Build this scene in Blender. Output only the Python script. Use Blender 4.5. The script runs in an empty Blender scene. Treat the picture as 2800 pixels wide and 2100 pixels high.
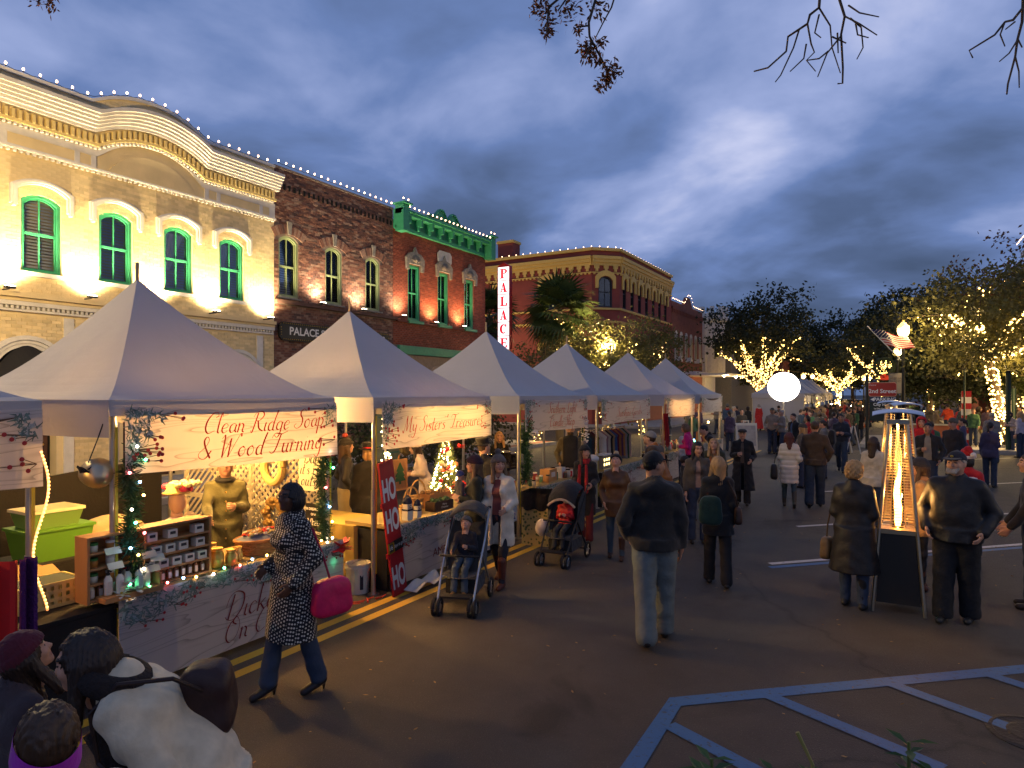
import bpy, bmesh, math, random
import numpy as np
from mathutils import Vector, Matrix
from mathutils.geometry import tessellate_polygon
random.seed(7); rng = np.random.default_rng(7)
sc = bpy.context.scene
col = sc.collection
R = math.radians
# ---------------------------------------------------------------- camera
F, VPX, HY, CX, CAMH = 1800., 2450., 1073., 1400., 2.43      # photo pixels (2800 x 2100)
TH = math.atan((VPX - CX) / F); SN, CN = math.sin(TH), math.cos(TH)
cam = bpy.data.cameras.new('camera'); camo = bpy.data.objects.new('camera', cam); col.objects.link(camo)
cam.sensor_width = 36.; cam.lens = 36. * F / 2800.; cam.shift_y = (HY - 1050.) / 2800.
cam.clip_start = .05; cam.clip_end = 3000
camo.location = (0, 0, CAMH); camo.rotation_euler = (R(90), 0, TH)
sc.camera = camo
# ---------------------------------------------------------------- sky
w = bpy.data.worlds.new('World'); sc.world = w; w.use_nodes = True
nt = w.node_tree; N = nt.nodes; L = nt.links; N.clear()
def nd(t, **k):
    n = N.new(t)
    for a, v in k.items(): setattr(n, a, v)
    return n
out = nd('ShaderNodeOutputWorld'); bg = nd('ShaderNodeBackground'); L.new(bg.outputs[0], out.inputs[0])
SUN_EL, SUN_AZ = 3., 250.
sky = nd('ShaderNodeTexSky', sky_type='NISHITA', sun_disc=False); sky.sun_elevation = R(SUN_EL); sky.sun_rotation = R(SUN_AZ)
tc = nd('ShaderNodeTexCoord'); sep = nd('ShaderNodeSeparateXYZ'); L.new(tc.outputs['Generated'], sep.inputs[0])
def mth(op, a, b=None, c=None):
    n = nd('ShaderNodeMath', operation=op)
    for i, v in enumerate((a, b, c)):
        if v is None: continue
        if isinstance(v, (int, float)): n.inputs[i].default_value = v
        else: L.new(v, n.inputs[i])
    return n.outputs[0]
zz = mth('ADD', mth('MAXIMUM', sep.outputs[2], 0.), .22)
cmb = nd('ShaderNodeCombineXYZ'); L.new(mth('DIVIDE', sep.outputs[0], zz), cmb.inputs[0]); L.new(mth('DIVIDE', sep.outputs[1], zz), cmb.inputs[1])
def noise(scale, detail, rough, off, dist=0.):
    mp = nd('ShaderNodeMapping'); mp.inputs['Location'].default_value = off; L.new(cmb.outputs[0], mp.inputs[0])
    n = nd('ShaderNodeTexNoise'); n.inputs['Scale'].default_value = scale; n.inputs['Detail'].default_value = detail
    n.inputs['Roughness'].default_value = rough; n.inputs['Distortion'].default_value = dist; L.new(mp.outputs[0], n.inputs[0])
    return n.outputs['Fac']
n1 = noise(.95, 6., .47, (3.99, 12.30, 0.54), .5); n2 = noise(2.3, 8., .5, (18.10, 3.84, 2.), .3)
f = mth('ADD', mth('MULTIPLY', n1, .66), mth('MULTIPLY', n2, .34))
cr = nd('ShaderNodeValToRGB'); L.new(f, cr.inputs[0])
els = cr.color_ramp.elements
els[0].position = .34; els[0].color = (.050, .078, .150, 1); els[1].position = .70; els[1].color = (.66, .68, .88, 1)
for p, c in ((.44, (.078, .120, .240, 1)), (.52, (.13, .20, .42, 1)), (.60, (.29, .36, .62, 1))):
    e = els.new(p); e.color = c
mx = nd('ShaderNodeMix', data_type='RGBA'); mx.inputs[0].default_value = .93
sk = nd('ShaderNodeMix', data_type='RGBA', blend_type='MULTIPLY'); sk.inputs[0].default_value = 1.; L.new(sky.outputs[0], sk.inputs[6]); sk.inputs[7].default_value = (.05, .05, .05, 1)
L.new(sk.outputs[2], mx.inputs[6]); L.new(cr.outputs[0], mx.inputs[7]); L.new(mx.outputs[2], bg.inputs[0]); bg.inputs[1].default_value = .90
# the last daylight behind the cloud: very weak and soft
sl = bpy.data.lights.new('sun', 'SUN'); so = bpy.data.objects.new('sun', sl); col.objects.link(so)
sl.energy = .10; sl.angle = R(25); sl.color = (.8, .87, 1.); so.rotation_euler = (R(62), 0, R(SUN_AZ)); so.location = (0, 0, 40)
vs = sc.view_settings; vs.view_transform = 'Standard'; vs.look = 'None'; vs.exposure = .42; vs.gamma = 1.; vs.use_curve_mapping = False
cy = sc.cycles
cy.use_denoising = True; cy.max_bounces = 6; cy.diffuse_bounces = 3; cy.glossy_bounces = 3; cy.transmission_bounces = 4; cy.transparent_max_bounces = 8
cy.sample_clamp_indirect = 4.; cy.caustics_reflective = False; cy.caustics_refractive = False
# ---------------------------------------------------------------- pixels to places
def ray(px, py): 
    X = (px - CX) / F; return (-SN + X * CN, CN + X * SN, -(py - HY) / F)
def ground(px, py, z=0.):
    r = ray(px, py); t = (z - CAMH) / r[2]; return Vector((r[0] * t, r[1] * t, z))
def atx(px, py, x):
    r = ray(px, py); t = x / r[0]; return Vector((x, r[1] * t, CAMH + r[2] * t))
def atd(px, py, d):
    r = ray(px, py); return Vector((r[0] * d, r[1] * d, CAMH + r[2] * d))
def face(px, rel):   # world yaw of a thing that looks rel degrees (0 away from us, 90 to the left, 180 at us) seen at column px
    return TH - math.atan((px - CX) / F) + R(rel)
# ---------------------------------------------------------------- materials
MATS = {}
def mat(name, c=(.5, .5, .5), rough=.7, metal=0., var=.0, vscale=8., bump=0., bscale=40., emit=None, es=0., trans=0., spec=.35, attr=False, coat=0., sheen=0., stretch=None):
    if name in MATS: return MATS[name]
    m = bpy.data.materials.new(name); m.use_nodes = True; t = m.node_tree; b = t.nodes['Principled BSDF']
    b.inputs['Base Color'].default_value = (*c, 1); b.inputs['Roughness'].default_value = rough; b.inputs['Metallic'].default_value = metal
    b.inputs['Specular IOR Level'].default_value = spec; b.inputs['Coat Weight'].default_value = coat; b.inputs['Sheen Weight'].default_value = sheen
    src = None
    tcn = t.nodes.new('ShaderNodeTexCoord'); vec = tcn.outputs['Object']
    if stretch:
        mp = t.nodes.new('ShaderNodeMapping'); mp.inputs['Scale'].default_value = stretch; t.links.new(vec, mp.inputs[0]); vec = mp.outputs[0]
    if attr:
        a = t.nodes.new('ShaderNodeAttribute'); a.attribute_name = 'Col'; src = a.outputs['Color']
    if var:
        n = t.nodes.new('ShaderNodeTexNoise'); n.inputs['Scale'].default_value = vscale; n.inputs['Detail'].default_value = 6; t.links.new(vec, n.inputs[0])
        mr = t.nodes.new('ShaderNodeMapRange'); mr.inputs[1].default_value = .25; mr.inputs[2].default_value = .75; mr.inputs[3].default_value = 1 - var; mr.inputs[4].default_value = 1 + var
        t.links.new(n.outputs['Fac'], mr.inputs[0])
        x = t.nodes.new('ShaderNodeMix'); x.data_type = 'RGBA'; x.blend_type = 'MULTIPLY'; x.inputs[0].default_value = 1
        if src: t.links.new(src, x.inputs[6])
        else: x.inputs[6].default_value = (*c, 1)
        cb = t.nodes.new('ShaderNodeCombineColor'); [t.links.new(mr.outputs[0], cb.inputs[i]) for i in range(3)]
        t.links.new(cb.outputs[0], x.inputs[7]); src = x.outputs[2]
    if src: t.links.new(src, b.inputs['Base Color'])
    if bump:
        n = t.nodes.new('ShaderNodeTexNoise'); n.inputs['Scale'].default_value = bscale; n.inputs['Detail'].default_value = 5; t.links.new(vec, n.inputs[0])
        bp = t.nodes.new('ShaderNodeBump'); bp.inputs['Strength'].default_value = bump; bp.inputs['Distance'].default_value = .02; t.links.new(n.outputs['Fac'], bp.inputs['Height']); t.links.new(bp.outputs[0], b.inputs['Normal'])
    if emit:
        b.inputs['Emission Color'].default_value = (*emit, 1); b.inputs['Emission Strength'].default_value = es
    if trans:
        tr = t.nodes.new('ShaderNodeBsdfTranslucent'); ms = t.nodes.new('ShaderNodeMixShader'); ms.inputs[0].default_value = trans
        if src: t.links.new(src, tr.inputs[0])
        else: tr.inputs[0].default_value = (*c, 1)
        t.links.new(b.outputs[0], ms.inputs[1]); t.links.new(tr.outputs[0], ms.inputs[2]); t.links.new(ms.outputs[0], t.nodes['Material Output'].inputs[0])
    MATS[name] = m; return m
def glow(name, c, s, sample=True):
    m = mat(name, (.8, .8, .8), emit=c, es=s)
    if not sample: m.cycles.emission_sampling = 'NONE'
    return m
def glass(name, c=(.02, .025, .03), rough=.05):
    return mat(name, c, rough, spec=.6)
# ---------------------------------------------------------------- mesh helpers
class MB:
    def __init__(s): s.v = []; s.f = []; s.m = []; s.cm = 0; s.c = []; s.cc = None
    def add(s, vs_, fs_):
        o = len(s.v); s.v.extend([tuple(v) for v in vs_])
        for q in fs_: s.f.append(tuple(i + o for i in q)); s.m.append(s.cm)
        if s.cc is not None: s.c.extend([s.cc] * len(fs_))
        return s
    def box(s, c, d, rz=0., M=None):
        x, y, z = d[0] / 2, d[1] / 2, d[2] / 2
        p = [Vector((i * x, j * y, k * z)) for i in (-1, 1) for j in (-1, 1) for k in (-1, 1)]
        if rz: p = [Matrix.Rotation(rz, 3, 'Z') @ q for q in p]
        if M: p = [M @ q for q in p]
        p = [q + Vector(c) for q in p]
        return s.add(p, [(0, 1, 3, 2), (4, 6, 7, 5), (0, 4, 5, 1), (2, 3, 7, 6), (0, 2, 6, 4), (1, 5, 7, 3)])
    def bar(s, a, b, w_, h_=None):     # square bar from a to b
        return s.tube([a, b], [w_ / 1.414] * 2, 4)
    def tube(s, pts, rad, n=8, cap=True):
        pts = [Vector(p) for p in pts]; rad = [rad] * len(pts) if isinstance(rad, (int, float)) else rad
        o = len(s.v); ring = []; pd = None
        for i, p in enumerate(pts):
            d = (pts[min(i + 1, len(pts) - 1)] - pts[max(i - 1, 0)])
            d = d.normalized() if d.length > 1e-9 else Vector((0, 0, 1))
            if pd is None:
                u = d.orthogonal().normalized()
            else:
                u = u - d * u.dot(d); u = u.normalized() if u.length > 1e-6 else d.orthogonal().normalized()
            pd = d; v2 = d.cross(u)
            ring.append([p + (u * math.cos(2 * math.pi * (k + .5) / n) + v2 * math.sin(2 * math.pi * (k + .5) / n)) * rad[i] for k in range(n)])
        vs_ = [q for r_ in ring for q in r_]; fs_ = []
        for i in range(len(pts) - 1):
            for k in range(n):
                a = i * n + k; b = i * n + (k + 1) % n; fs_.append((a, b, b + n, a + n))
        if cap: fs_.append(tuple(range(n - 1, -1, -1))); fs_.append(tuple(range(len(vs_) - n, len(vs_))))
        return s.add(vs_, fs_)
    def lathe(s, prof, n=16, c=(0, 0, 0), sq=None):
        c = Vector(c); vs_ = []; fs_ = []
        for r_, z in prof:
            for k in range(n):
                a = 2 * math.pi * (k + .5) / n; vs_.append(c + Vector((math.cos(a) * r_, math.sin(a) * r_, z)))
        for i in range(len(prof) - 1):
            for k in range(n):
                a = i * n + k; b = i * n + (k + 1) % n; fs_.append((a, b, b + n, a + n))
        fs_.append(tuple(range(n - 1, -1, -1))); fs_.append(tuple(range(len(vs_) - n, len(vs_))))
        return s.add(vs_, fs_)
    def ball(s, c, r, n=8, m=6):
        rx, ry, rz = (r, r, r) if isinstance(r, (int, float)) else r; c = Vector(c)
        vs_ = [c + Vector((0, 0, -rz))]; fs_ = []
        for i in range(1, m):
            a = -math.pi / 2 + math.pi * i / m
            for k in range(n):
                b = 2 * math.pi * k / n; vs_.append(c + Vector((rx * math.cos(a) * math.cos(b), ry * math.cos(a) * math.sin(b), rz * math.sin(a))))
        vs_.append(c + Vector((0, 0, rz)))
        for k in range(n): fs_.append((0, 1 + (k + 1) % n, 1 + k))
        for i in range(m - 2):
            for k in range(n):
                a = 1 + i * n + k; b = 1 + i * n + (k + 1) % n; fs_.append((a, b, b + n, a + n))
        l = len(vs_) - 1; o = 1 + (m - 2) * n
        for k in range(n): fs_.append((o + k, o + (k + 1) % n, l))
        return s.add(vs_, fs_)
    def grid(s, fn, nu, nv):
        vs_ = [fn(i / nu, j / nv) for i in range(nu + 1) for j in range(nv + 1)]
        fs_ = [(i * (nv + 1) + j, (i + 1) * (nv + 1) + j, (i + 1) * (nv + 1) + j + 1, i * (nv + 1) + j + 1) for i in range(nu) for j in range(nv)]
        return s.add(vs_, fs_)
    def plate(s, outer, holes=(), t=.1, mp=lambda a, b, c: (c, a, b)):     # outline in (a, b), thickness t about 0; mp maps (a,b,c) to space
        def area(p): return sum(p[i][0] * p[(i + 1) % len(p)][1] - p[(i + 1) % len(p)][0] * p[i][1] for i in range(len(p)))
        outer = list(outer) if area(outer) > 0 else list(outer)[::-1]
        hs = [list(h) if area(h) < 0 else list(h)[::-1] for h in holes]
        loops = [outer] + hs
        tri = tessellate_polygon([[Vector((p[0], p[1], 0)) for p in l] for l in loops])
        flat = [p for l in loops for p in l]; n = len(flat)
        vs_ = [mp(p[0], p[1], t / 2) for p in flat] + [mp(p[0], p[1], -t / 2) for p in flat]; fs_ = []
        for a, b, c in tri:
            A, B, C = flat[a], flat[b], flat[c]
            if (B[0] - A[0]) * (C[1] - A[1]) - (B[1] - A[1]) * (C[0] - A[0]) < 0: a, b, c = a, c, b
            fs_.append((a, b, c)); fs_.append((a + n, c + n, b + n))
        o = 0
        for l in loops:
            k = len(l)
            for i in range(k):
                a = o + i; b = o + (i + 1) % k; fs_.append((a, a + n, b + n, b))
            o += k
        return s.add(vs_, fs_)
    def mesh(s, name='m', smooth=False):
        me = bpy.data.meshes.new(name); me.from_pydata(s.v, [], s.f)
        me.polygons.foreach_set('material_index', s.m)
        if s.c:
            at = me.attributes.new('Col', 'FLOAT_COLOR', 'FACE'); at.data.foreach_set('color', [x for c in s.c for x in (*c, 1.)])
        if smooth: me.polygons.foreach_set('use_smooth', [True] * len(me.polygons))
        me.update(); return me
def obj(name, m, ma=None, parent=None, loc=None, rot=None, smooth=False):
    me = m.mesh(name, smooth) if isinstance(m, MB) else m
    o = bpy.data.objects.new(name, me); col.objects.link(o)
    if ma is not None:
        for x in (ma if isinstance(ma, (list, tuple)) else [ma]): me.materials.append(x)
    if parent is not None: o.parent = parent
    if loc is not None: o.location = loc
    if rot is not None: o.rotation_euler = rot
    return o
def tag(o, label, cat, group=None, kind=None):
    o['label'] = label; o['category'] = cat
    if group: o['group'] = group
    if kind: o['kind'] = kind
    return o
def thing(name, label, cat, loc=(0, 0, 0), rz=0., group=None):
    o = bpy.data.objects.new(name, None); col.objects.link(o); o.empty_display_size = .2
    o.location = loc; o.rotation_euler = (0, 0, rz); return tag(o, label, cat, group)
def struct(name, m, ma, parent=None):
    o = obj(name, m, ma, parent)
    if parent is None: o['kind'] = 'structure'
    return o
def stuff(o): o['kind'] = 'stuff'; return o
def dup(root, loc, rz=None, label=None, scale=None):
    def cp(o, p):
        c = o.copy(); col.objects.link(c); c.parent = p
        for ch in o.children: cp(ch, c)
        return c
    r = cp(root, None); r.location = loc
    if rz is not None: r.rotation_euler = (0, 0, rz)
    if label: r['label'] = label
    if scale: r.scale = (scale,) * 3
    return r
def lamp(name, kind, loc, power, color, parent=None, radius=.05, spot=None, target=None, blend=1.):
    l = bpy.data.lights.new(name, kind); o = bpy.data.objects.new(name, l); col.objects.link(o); l.energy = power; l.color = color; l.shadow_soft_size = radius
    if parent: o.parent = parent
    o.location = loc
    if kind == 'SPOT':
        l.spot_size = R(spot); l.spot_blend = blend
        o.rotation_euler = (Vector(target) - Vector(loc)).to_track_quat('-Z', 'Y').to_euler()
    return o
WARM = (1., .52, .14); WARM2 = (1., .80, .50)
def arc(cx, cz, r, a0, a1, n=10, rz=None):
    rz = r if rz is None else rz
    return [(cx + r * math.cos(R(a0 + (a1 - a0) * i / n)), cz + rz * math.sin(R(a0 + (a1 - a0) * i / n))) for i in range(n + 1)]
def archrect(a0, a1, b0, b1, rise, n=10):       # rectangle with segmental arch; b1 = crown
    hw = (a1 - a0) / 2; c = (a0 + a1) / 2; r = (hw * hw + rise * rise) / (2 * rise); cz = b1 - r; an = math.degrees(math.asin(min(1, hw / r)))
    return [(a0, b0), (a1, b0)] + [(c + r * math.sin(R(an - 2 * an * i / n)), cz + r * math.cos(R(an - 2 * an * i / n))) for i in range(n + 1)]
# ---------------------------------------------------------------- lettering
def text_mesh(s, size, shear=0., bold=0., mp=lambda a, b: (0, a, b), align='CENTER', sx=1.):
    c = bpy.data.curves.new('t', 'FONT'); c.body = s; c.size = size; c.shear = shear; c.offset = bold; c.align_x = align; c.align_y = 'CENTER'; c.resolution_u = 3
    o = bpy.data.objects.new('t', c); col.objects.link(o); bpy.context.view_layer.update()
    e = o.evaluated_get(bpy.context.evaluated_depsgraph_get()); me = bpy.data.meshes.new_from_object(e)
    bpy.data.objects.remove(o); bpy.data.curves.remove(c)
    for v in me.vertices: v.co = mp(v.co.x * sx, v.co.y)
    return me
GL = {'a': (44, "38,38 25,45 10,36 8,15 18,1 32,10 38,40|38,40 37,10 46,2"), 'b': (44, "10,100 8,10 20,0 36,10 38,32 26,44 10,34"), 'c': (38, "36,36 24,45 10,34 9,12 20,0 36,8"),
'd': (48, "38,36 24,45 10,34 9,12 20,0 34,8 38,36|46,104 38,60 37,8 46,0"), 'e': (40, "9,20 34,28 32,42 20,45 9,30 10,10 22,0 38,10"), 'g': (44, "38,36 24,45 10,34 9,12 20,2 34,10 38,42|38,42 36,-20 24,-38 6,-26"),
'h': (44, "16,92 8,100 8,0|8,26 22,44 34,36 33,8 42,0"), 'i': (20, "10,44 9,8 18,0|12,62 13,65"), 'k': (42, "14,92 8,100 8,0|36,44 10,22|18,26 40,0"), 'l': (20, "20,80 14,100 8,70 9,10 18,0"),
'n': (44, "2,38 8,44 8,0|8,28 20,44 33,34 32,8 42,0"), 'o': (44, "22,45 9,34 9,12 22,0 36,12 36,34 22,45 30,40"), 'p': (44, "2,38 8,44 8,-38|8,30 22,45 37,32 36,12 22,0 8,10"), 'r': (34, "2,38 8,44 8,0|8,26 20,44 33,40"),
's': (36, "32,38 20,45 10,36 28,18 24,2 6,6"), 't': (28, "16,80 12,10 22,0 30,6|2,48 28,50"), 'u': (46, "2,40 8,44 8,12 20,0 34,12|34,44 33,8 44,0"), 'y': (42, "2,40 8,42 10,14 24,8 36,26|38,44 36,-16 22,-38 4,-26"), "'": (16, "8,100 4,78"),
'&': (72, "62,34 40,0 14,4 6,24 30,52 40,80 28,96 18,80 30,50 64,0"), 'C': (66, "64,84 56,100 34,96 14,60 12,24 30,0 60,12|64,84 52,76"), 'R': (74, "26,96 16,0 4,6|4,74 18,98 50,100 62,80 46,58 22,54|34,56 50,16 76,0"),
'S': (60, "62,86 48,100 30,90 30,70 48,46 46,14 22,0 2,14 12,26"), 'W': (92, "0,84 12,98 20,0|20,0 46,86|46,86 50,0|50,0 86,102 96,92"), 'T': (66, "0,74 14,96 50,92 82,102|48,94 36,20 20,0 4,10"), 'M': (86, "0,10 12,0 24,98|24,98 38,8|38,8 66,98|66,98 70,8 86,0"),
'L': (62, "54,86 42,100 30,84 26,16 10,2 24,4 50,0 68,12"), 'D': (80, "24,94 16,4|-4,54 4,88 30,104 68,86 72,40 46,2 16,4 0,18"), 'O': (76, "44,98 16,70 12,26 34,0 64,20 68,66 46,98 32,80 52,66"), 'G': (66, "62,86 52,100 32,94 12,60 12,22 32,0 52,10 54,40|54,40 50,-20 34,-34"), 'B': (62, "20,98 14,0|2,78 20,100 48,96 46,64 22,54 54,48 54,10 14,0"), ' ': (26, "")}
def script_text(s, size, wid=.05, shear=.28, mp=lambda a, b: (0, a, b), align=.5):
    m = MB(); x = 0.; strokes = []
    for ch in s:
        wd, g = GL[ch]
        for st in g.split('|'):
            if st: strokes.append([(x + float(p.split(',')[0]) / 100, float(p.split(',')[1]) / 100) for p in st.split()])
        x += wd / 100 + .02
    for st in strokes:
        P = [np.array(p) for p in st]; P = [2 * P[0] - P[1]] + P + [2 * P[-1] - P[-2]]; q = []
        for i in range(1, len(P) - 2):
            for k in range(5):
                t = k / 5; q.append(.5 * (2 * P[i] + (P[i + 1] - P[i - 1]) * t + (2 * P[i - 1] - 5 * P[i] + 4 * P[i + 1] - P[i + 2]) * t * t + (3 * P[i] - P[i - 1] - 3 * P[i + 1] + P[i + 2]) * t ** 3))
        q.append(P[-2]); vs_ = []; fs_ = []
        for i, p in enumerate(q):
            d = q[min(i + 1, len(q) - 1)] - q[max(i - 1, 0)]; d = d / (np.linalg.norm(d) + 1e-9); n = np.array((-d[1], d[0]))
            wv = wid * (.45 + .9 * max(0, -d[1] * .9 + .25 * d[0])) * .5
            for sg in (1, -1):
                a, b = (p + n * sg * wv); vs_.append(mp((a + b * shear - x * align) * size, b * size))
        for i in range(len(q) - 1): fs_.append((2 * i, 2 * i + 1, 2 * i + 3, 2 * i + 2))
        m.add(vs_, fs_)
    return m
# ================================================================ ground
def node_mat(name, build):
    m = bpy.data.materials.new(name); m.use_nodes = True; t = m.node_tree; b = t.nodes['Principled BSDF']
    def n(ty, **k):
        x = t.nodes.new(ty)
        for a, v in k.items():
            if a.startswith('i_'): x.inputs[a[2:].replace('_', ' ')].default_value = v
            else: setattr(x, a, v)
        return x
    build(t, b, n, t.links.new); MATS[name] = m; return m
def _asph(t, b, n, lk):
    tc_ = n('ShaderNodeTexCoord'); big = n('ShaderNodeTexNoise', i_Scale=.35, i_Detail=6.); fine = n('ShaderNodeTexNoise', i_Scale=90., i_Detail=3.); vor = n('ShaderNodeTexVoronoi', i_Scale=140.)
    mid = n('ShaderNodeTexNoise', i_Scale=2.2, i_Detail=8., i_Roughness=.65)
    for x in (big, fine, vor, mid): lk(tc_.outputs['Object'], x.inputs['Vector'])
    r1 = n('ShaderNodeValToRGB'); r1.color_ramp.elements[0].position = .3; r1.color_ramp.elements[0].color = (.050, .041, .034, 1); r1.color_ramp.elements[1].position = .7; r1.color_ramp.elements[1].color = (.092, .076, .062, 1)
    a = n('ShaderNodeMix', data_type='FLOAT', i_Factor=.45); lk(big.outputs['Fac'], a.inputs[2]); lk(mid.outputs['Fac'], a.inputs[3]); lk(a.outputs[0], r1.inputs[0])
    sp = n('ShaderNodeValToRGB'); sp.color_ramp.elements[0].position = .60; sp.color_ramp.elements[0].color = (1, 1, 1, 1); sp.color_ramp.elements[1].position = .76; sp.color_ramp.elements[1].color = (2.6, 2.5, 2.3, 1); lk(fine.outputs['Fac'], sp.inputs[0])
    mu = n('ShaderNodeMix', data_type='RGBA', blend_type='MULTIPLY'); mu.inputs[0].default_value = 1.; lk(r1.outputs[0], mu.inputs[6]); lk(sp.outputs[0], mu.inputs[7])
    # hairline cracks
    cv = n('ShaderNodeTexVoronoi', feature='DISTANCE_TO_EDGE', i_Scale=.12); dn = n('ShaderNodeTexNoise', i_Scale=1.4, i_Detail=5.); lk(tc_.outputs['Object'], dn.inputs['Vector'])
    va = n('ShaderNodeVectorMath', operation='ADD'); vs2 = n('ShaderNodeVectorMath', operation='SCALE'); vs2.inputs[3].default_value = .9; lk(dn.outputs['Color'], vs2.inputs[0]); lk(tc_.outputs['Object'], va.inputs[0]); lk(vs2.outputs[0], va.inputs[1]); lk(va.outputs[0], cv.inputs['Vector'])
    cr_ = n('ShaderNodeValToRGB'); cr_.color_ramp.elements[0].color = (.35, .35, .35, 1); cr_.color_ramp.elements[1].position = .006; lk(cv.outputs['Distance'], cr_.inputs[0])
    m2 = n('ShaderNodeMix', data_type='RGBA', blend_type='MULTIPLY'); m2.inputs[0].default_value = .5; lk(mu.outputs[2], m2.inputs[6]); lk(cr_.outputs[0], m2.inputs[7]); st = n('ShaderNodeTexNoise', i_Scale=.75, i_Detail=4., i_Distortion=.6); lk(tc_.outputs['Object'], st.inputs['Vector']); sr = n('ShaderNodeValToRGB'); sr.color_ramp.elements[0].position = .60; sr.color_ramp.elements[0].color = (1, 1, 1, 1); sr.color_ramp.elements[1].position = .68; sr.color_ramp.elements[1].color = (.58, .56, .55, 1); lk(st.outputs['Fac'], sr.inputs[0]); m3 = n('ShaderNodeMix', data_type='RGBA', blend_type='MULTIPLY'); m3.inputs[0].default_value = 1.; lk(m2.outputs[2], m3.inputs[6]); lk(sr.outputs[0], m3.inputs[7]); lk(m3.outputs[2], b.inputs['Base Color'])
    b.inputs['Roughness'].default_value = .72; b.inputs['Specular IOR Level'].default_value = .35
    bp = n('ShaderNodeBump', i_Strength=.55, i_Distance=.012); lk(vor.outputs['Distance'], bp.inputs['Height']); lk(bp.outputs[0], b.inputs['Normal'])
ASPH = node_mat('asphalt', _asph)
g = MB(); g.grid(lambda u, v: (-400 + 800 * u, -300 + 900 * v, 0), 4, 4); struct('road', g, ASPH)
def _paint(c, wear=.5):
    def f(t, b, n, lk):
        tc_ = n('ShaderNodeTexCoord'); no = n('ShaderNodeTexNoise', i_Scale=22., i_Detail=8., i_Roughness=.7); lk(tc_.outputs['Object'], no.inputs['Vector'])
        r = n('ShaderNodeValToRGB'); r.color_ramp.elements[0].position = wear - .09; r.color_ramp.elements[0].color = (.06, .055, .05, 1); r.color_ramp.elements[1].position = wear + .03; r.color_ramp.elements[1].color = (*c, 1)
        lk(no.outputs['Fac'], r.inputs[0]); lk(r.outputs[0], b.inputs['Base Color']); b.inputs['Roughness'].default_value = .6
        bp = n('ShaderNodeBump', i_Strength=.3, i_Distance=.01); lk(no.outputs['Fac'], bp.inputs['Height']); lk(bp.outputs[0], b.inputs['Normal'])
    return f
PY, PW, PB = node_mat('paint_yellow', _paint((.62, .36, .03), .36)), node_mat('paint_white', _paint((.55, .50, .45), .42)), node_mat('paint_blue', _paint((.045, .125, .27), .42))
def strip(pts, wd, ma, z=.004, name='road_marking'):
    m = MB(); pts = [Vector((p[0], p[1], 0)) for p in pts]; n = len(pts); vs_ = []
    for i, p in enumerate(pts):
        d = (pts[min(i + 1, n - 1)] - pts[max(i - 1, 0)]).normalized(); s_ = Vector((-d.y, d.x, 0)) * wd / 2
        vs_ += [p + s_ + Vector((0, 0, z)), p - s_ + Vector((0, 0, z))]
    m.add(vs_, [(2 * i, 2 * i + 1, 2 * i + 3, 2 * i + 2) for i in range(n - 1)]); return struct(name, m, ma)
for x in (-4.90, -5.14): strip([(x, -12), (x, 29)], .12, PY, name='yellow_centre_line')
d45 = Vector((.705, .709, 0))
for p in (ground(2105, 1542), ground(2180, 1440), ground(2240, 1345), ground(2300, 1268)): strip([p, p + d45 * 7.5], .10, PW, name='white_parking_line')
p = ground(2105, 1552); strip([p, p + d45 * 7.5], .10, PB, name='blue_parking_line')
# accessible aisle at our feet: blue frame with hatching
A0, A1, A2 = ground(1846, 1920), ground(2800, 1830), ground(1722, 2110)
A1 = A0 + (A1 - A0) * 2.2; A2 = A0 + (A2 - A0) * 2.; strip([A2, A0, A1], .15, PB, z=.005, name='blue_parking_line')
for a, b in (((1830, 1985), (2075, 2115)), ((2105, 1905), (2580, 2105)), ((2425, 1868), (2800, 2005)), ((2700, 1845), (3100, 1975))): strip([ground(*a), ground(*b)], .13, PB, z=.009, name='blue_parking_line')
CONC = mat('concrete', (.33, .31, .29), .85, var=.25, vscale=3., bump=.3, bscale=60.); PAVR = mat('paver_red', (.24, .085, .065), .8, var=.25, vscale=6., bump=.3)
def slab(name, poly, ma, h=.15):
    m = MB(); m.plate(poly, (), h, lambda a, b, c: (a, b, c + h / 2)); return struct(name, m, ma)
slab('pavement', [(-17.6, -20), (-14.35, -20), (-14.35, 27.5), (-17.6, 27.5)], CONC); slab('kerb', [(-13.84, -20), (-13.66, -20), (-13.66, 27.5), (-13.84, 27.5)], CONC, .145)
slab('red_paver_band', [(-14.349, -20), (-13.841, -20), (-13.841, 27.5), (-14.349, 27.5)], PAVR, .147)
slab('pavement', [(-40, 42.2), (-14.2, 42.2), (-13.4, 43), (-13.4, 140), (-40, 140)], CONC)
slab('pavement', [(-1.4, 33), (-.6, 32), (14, 31.2), (14, 140), (3.2, 140), (3.2, 42), (-1.4, 40)], CONC); slab('pavement', [(6.2, -20), (12, -20), (12, 22), (6.2, 22)], CONC)
m = MB(); m.lathe([(.30, 0), (.30, .006), (.26, .012), (.25, .006), (.18, .008), (.16, .013), (.05, .012)], 24); q = obj('manhole_cover', m, mat('cast_iron', (.05, .045, .04), .5, .8, bump=.4)); q.location = (.86, 5.9, 0); tag(q, 'round iron manhole cover at the end of a blue hatch line', 'manhole')
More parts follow.
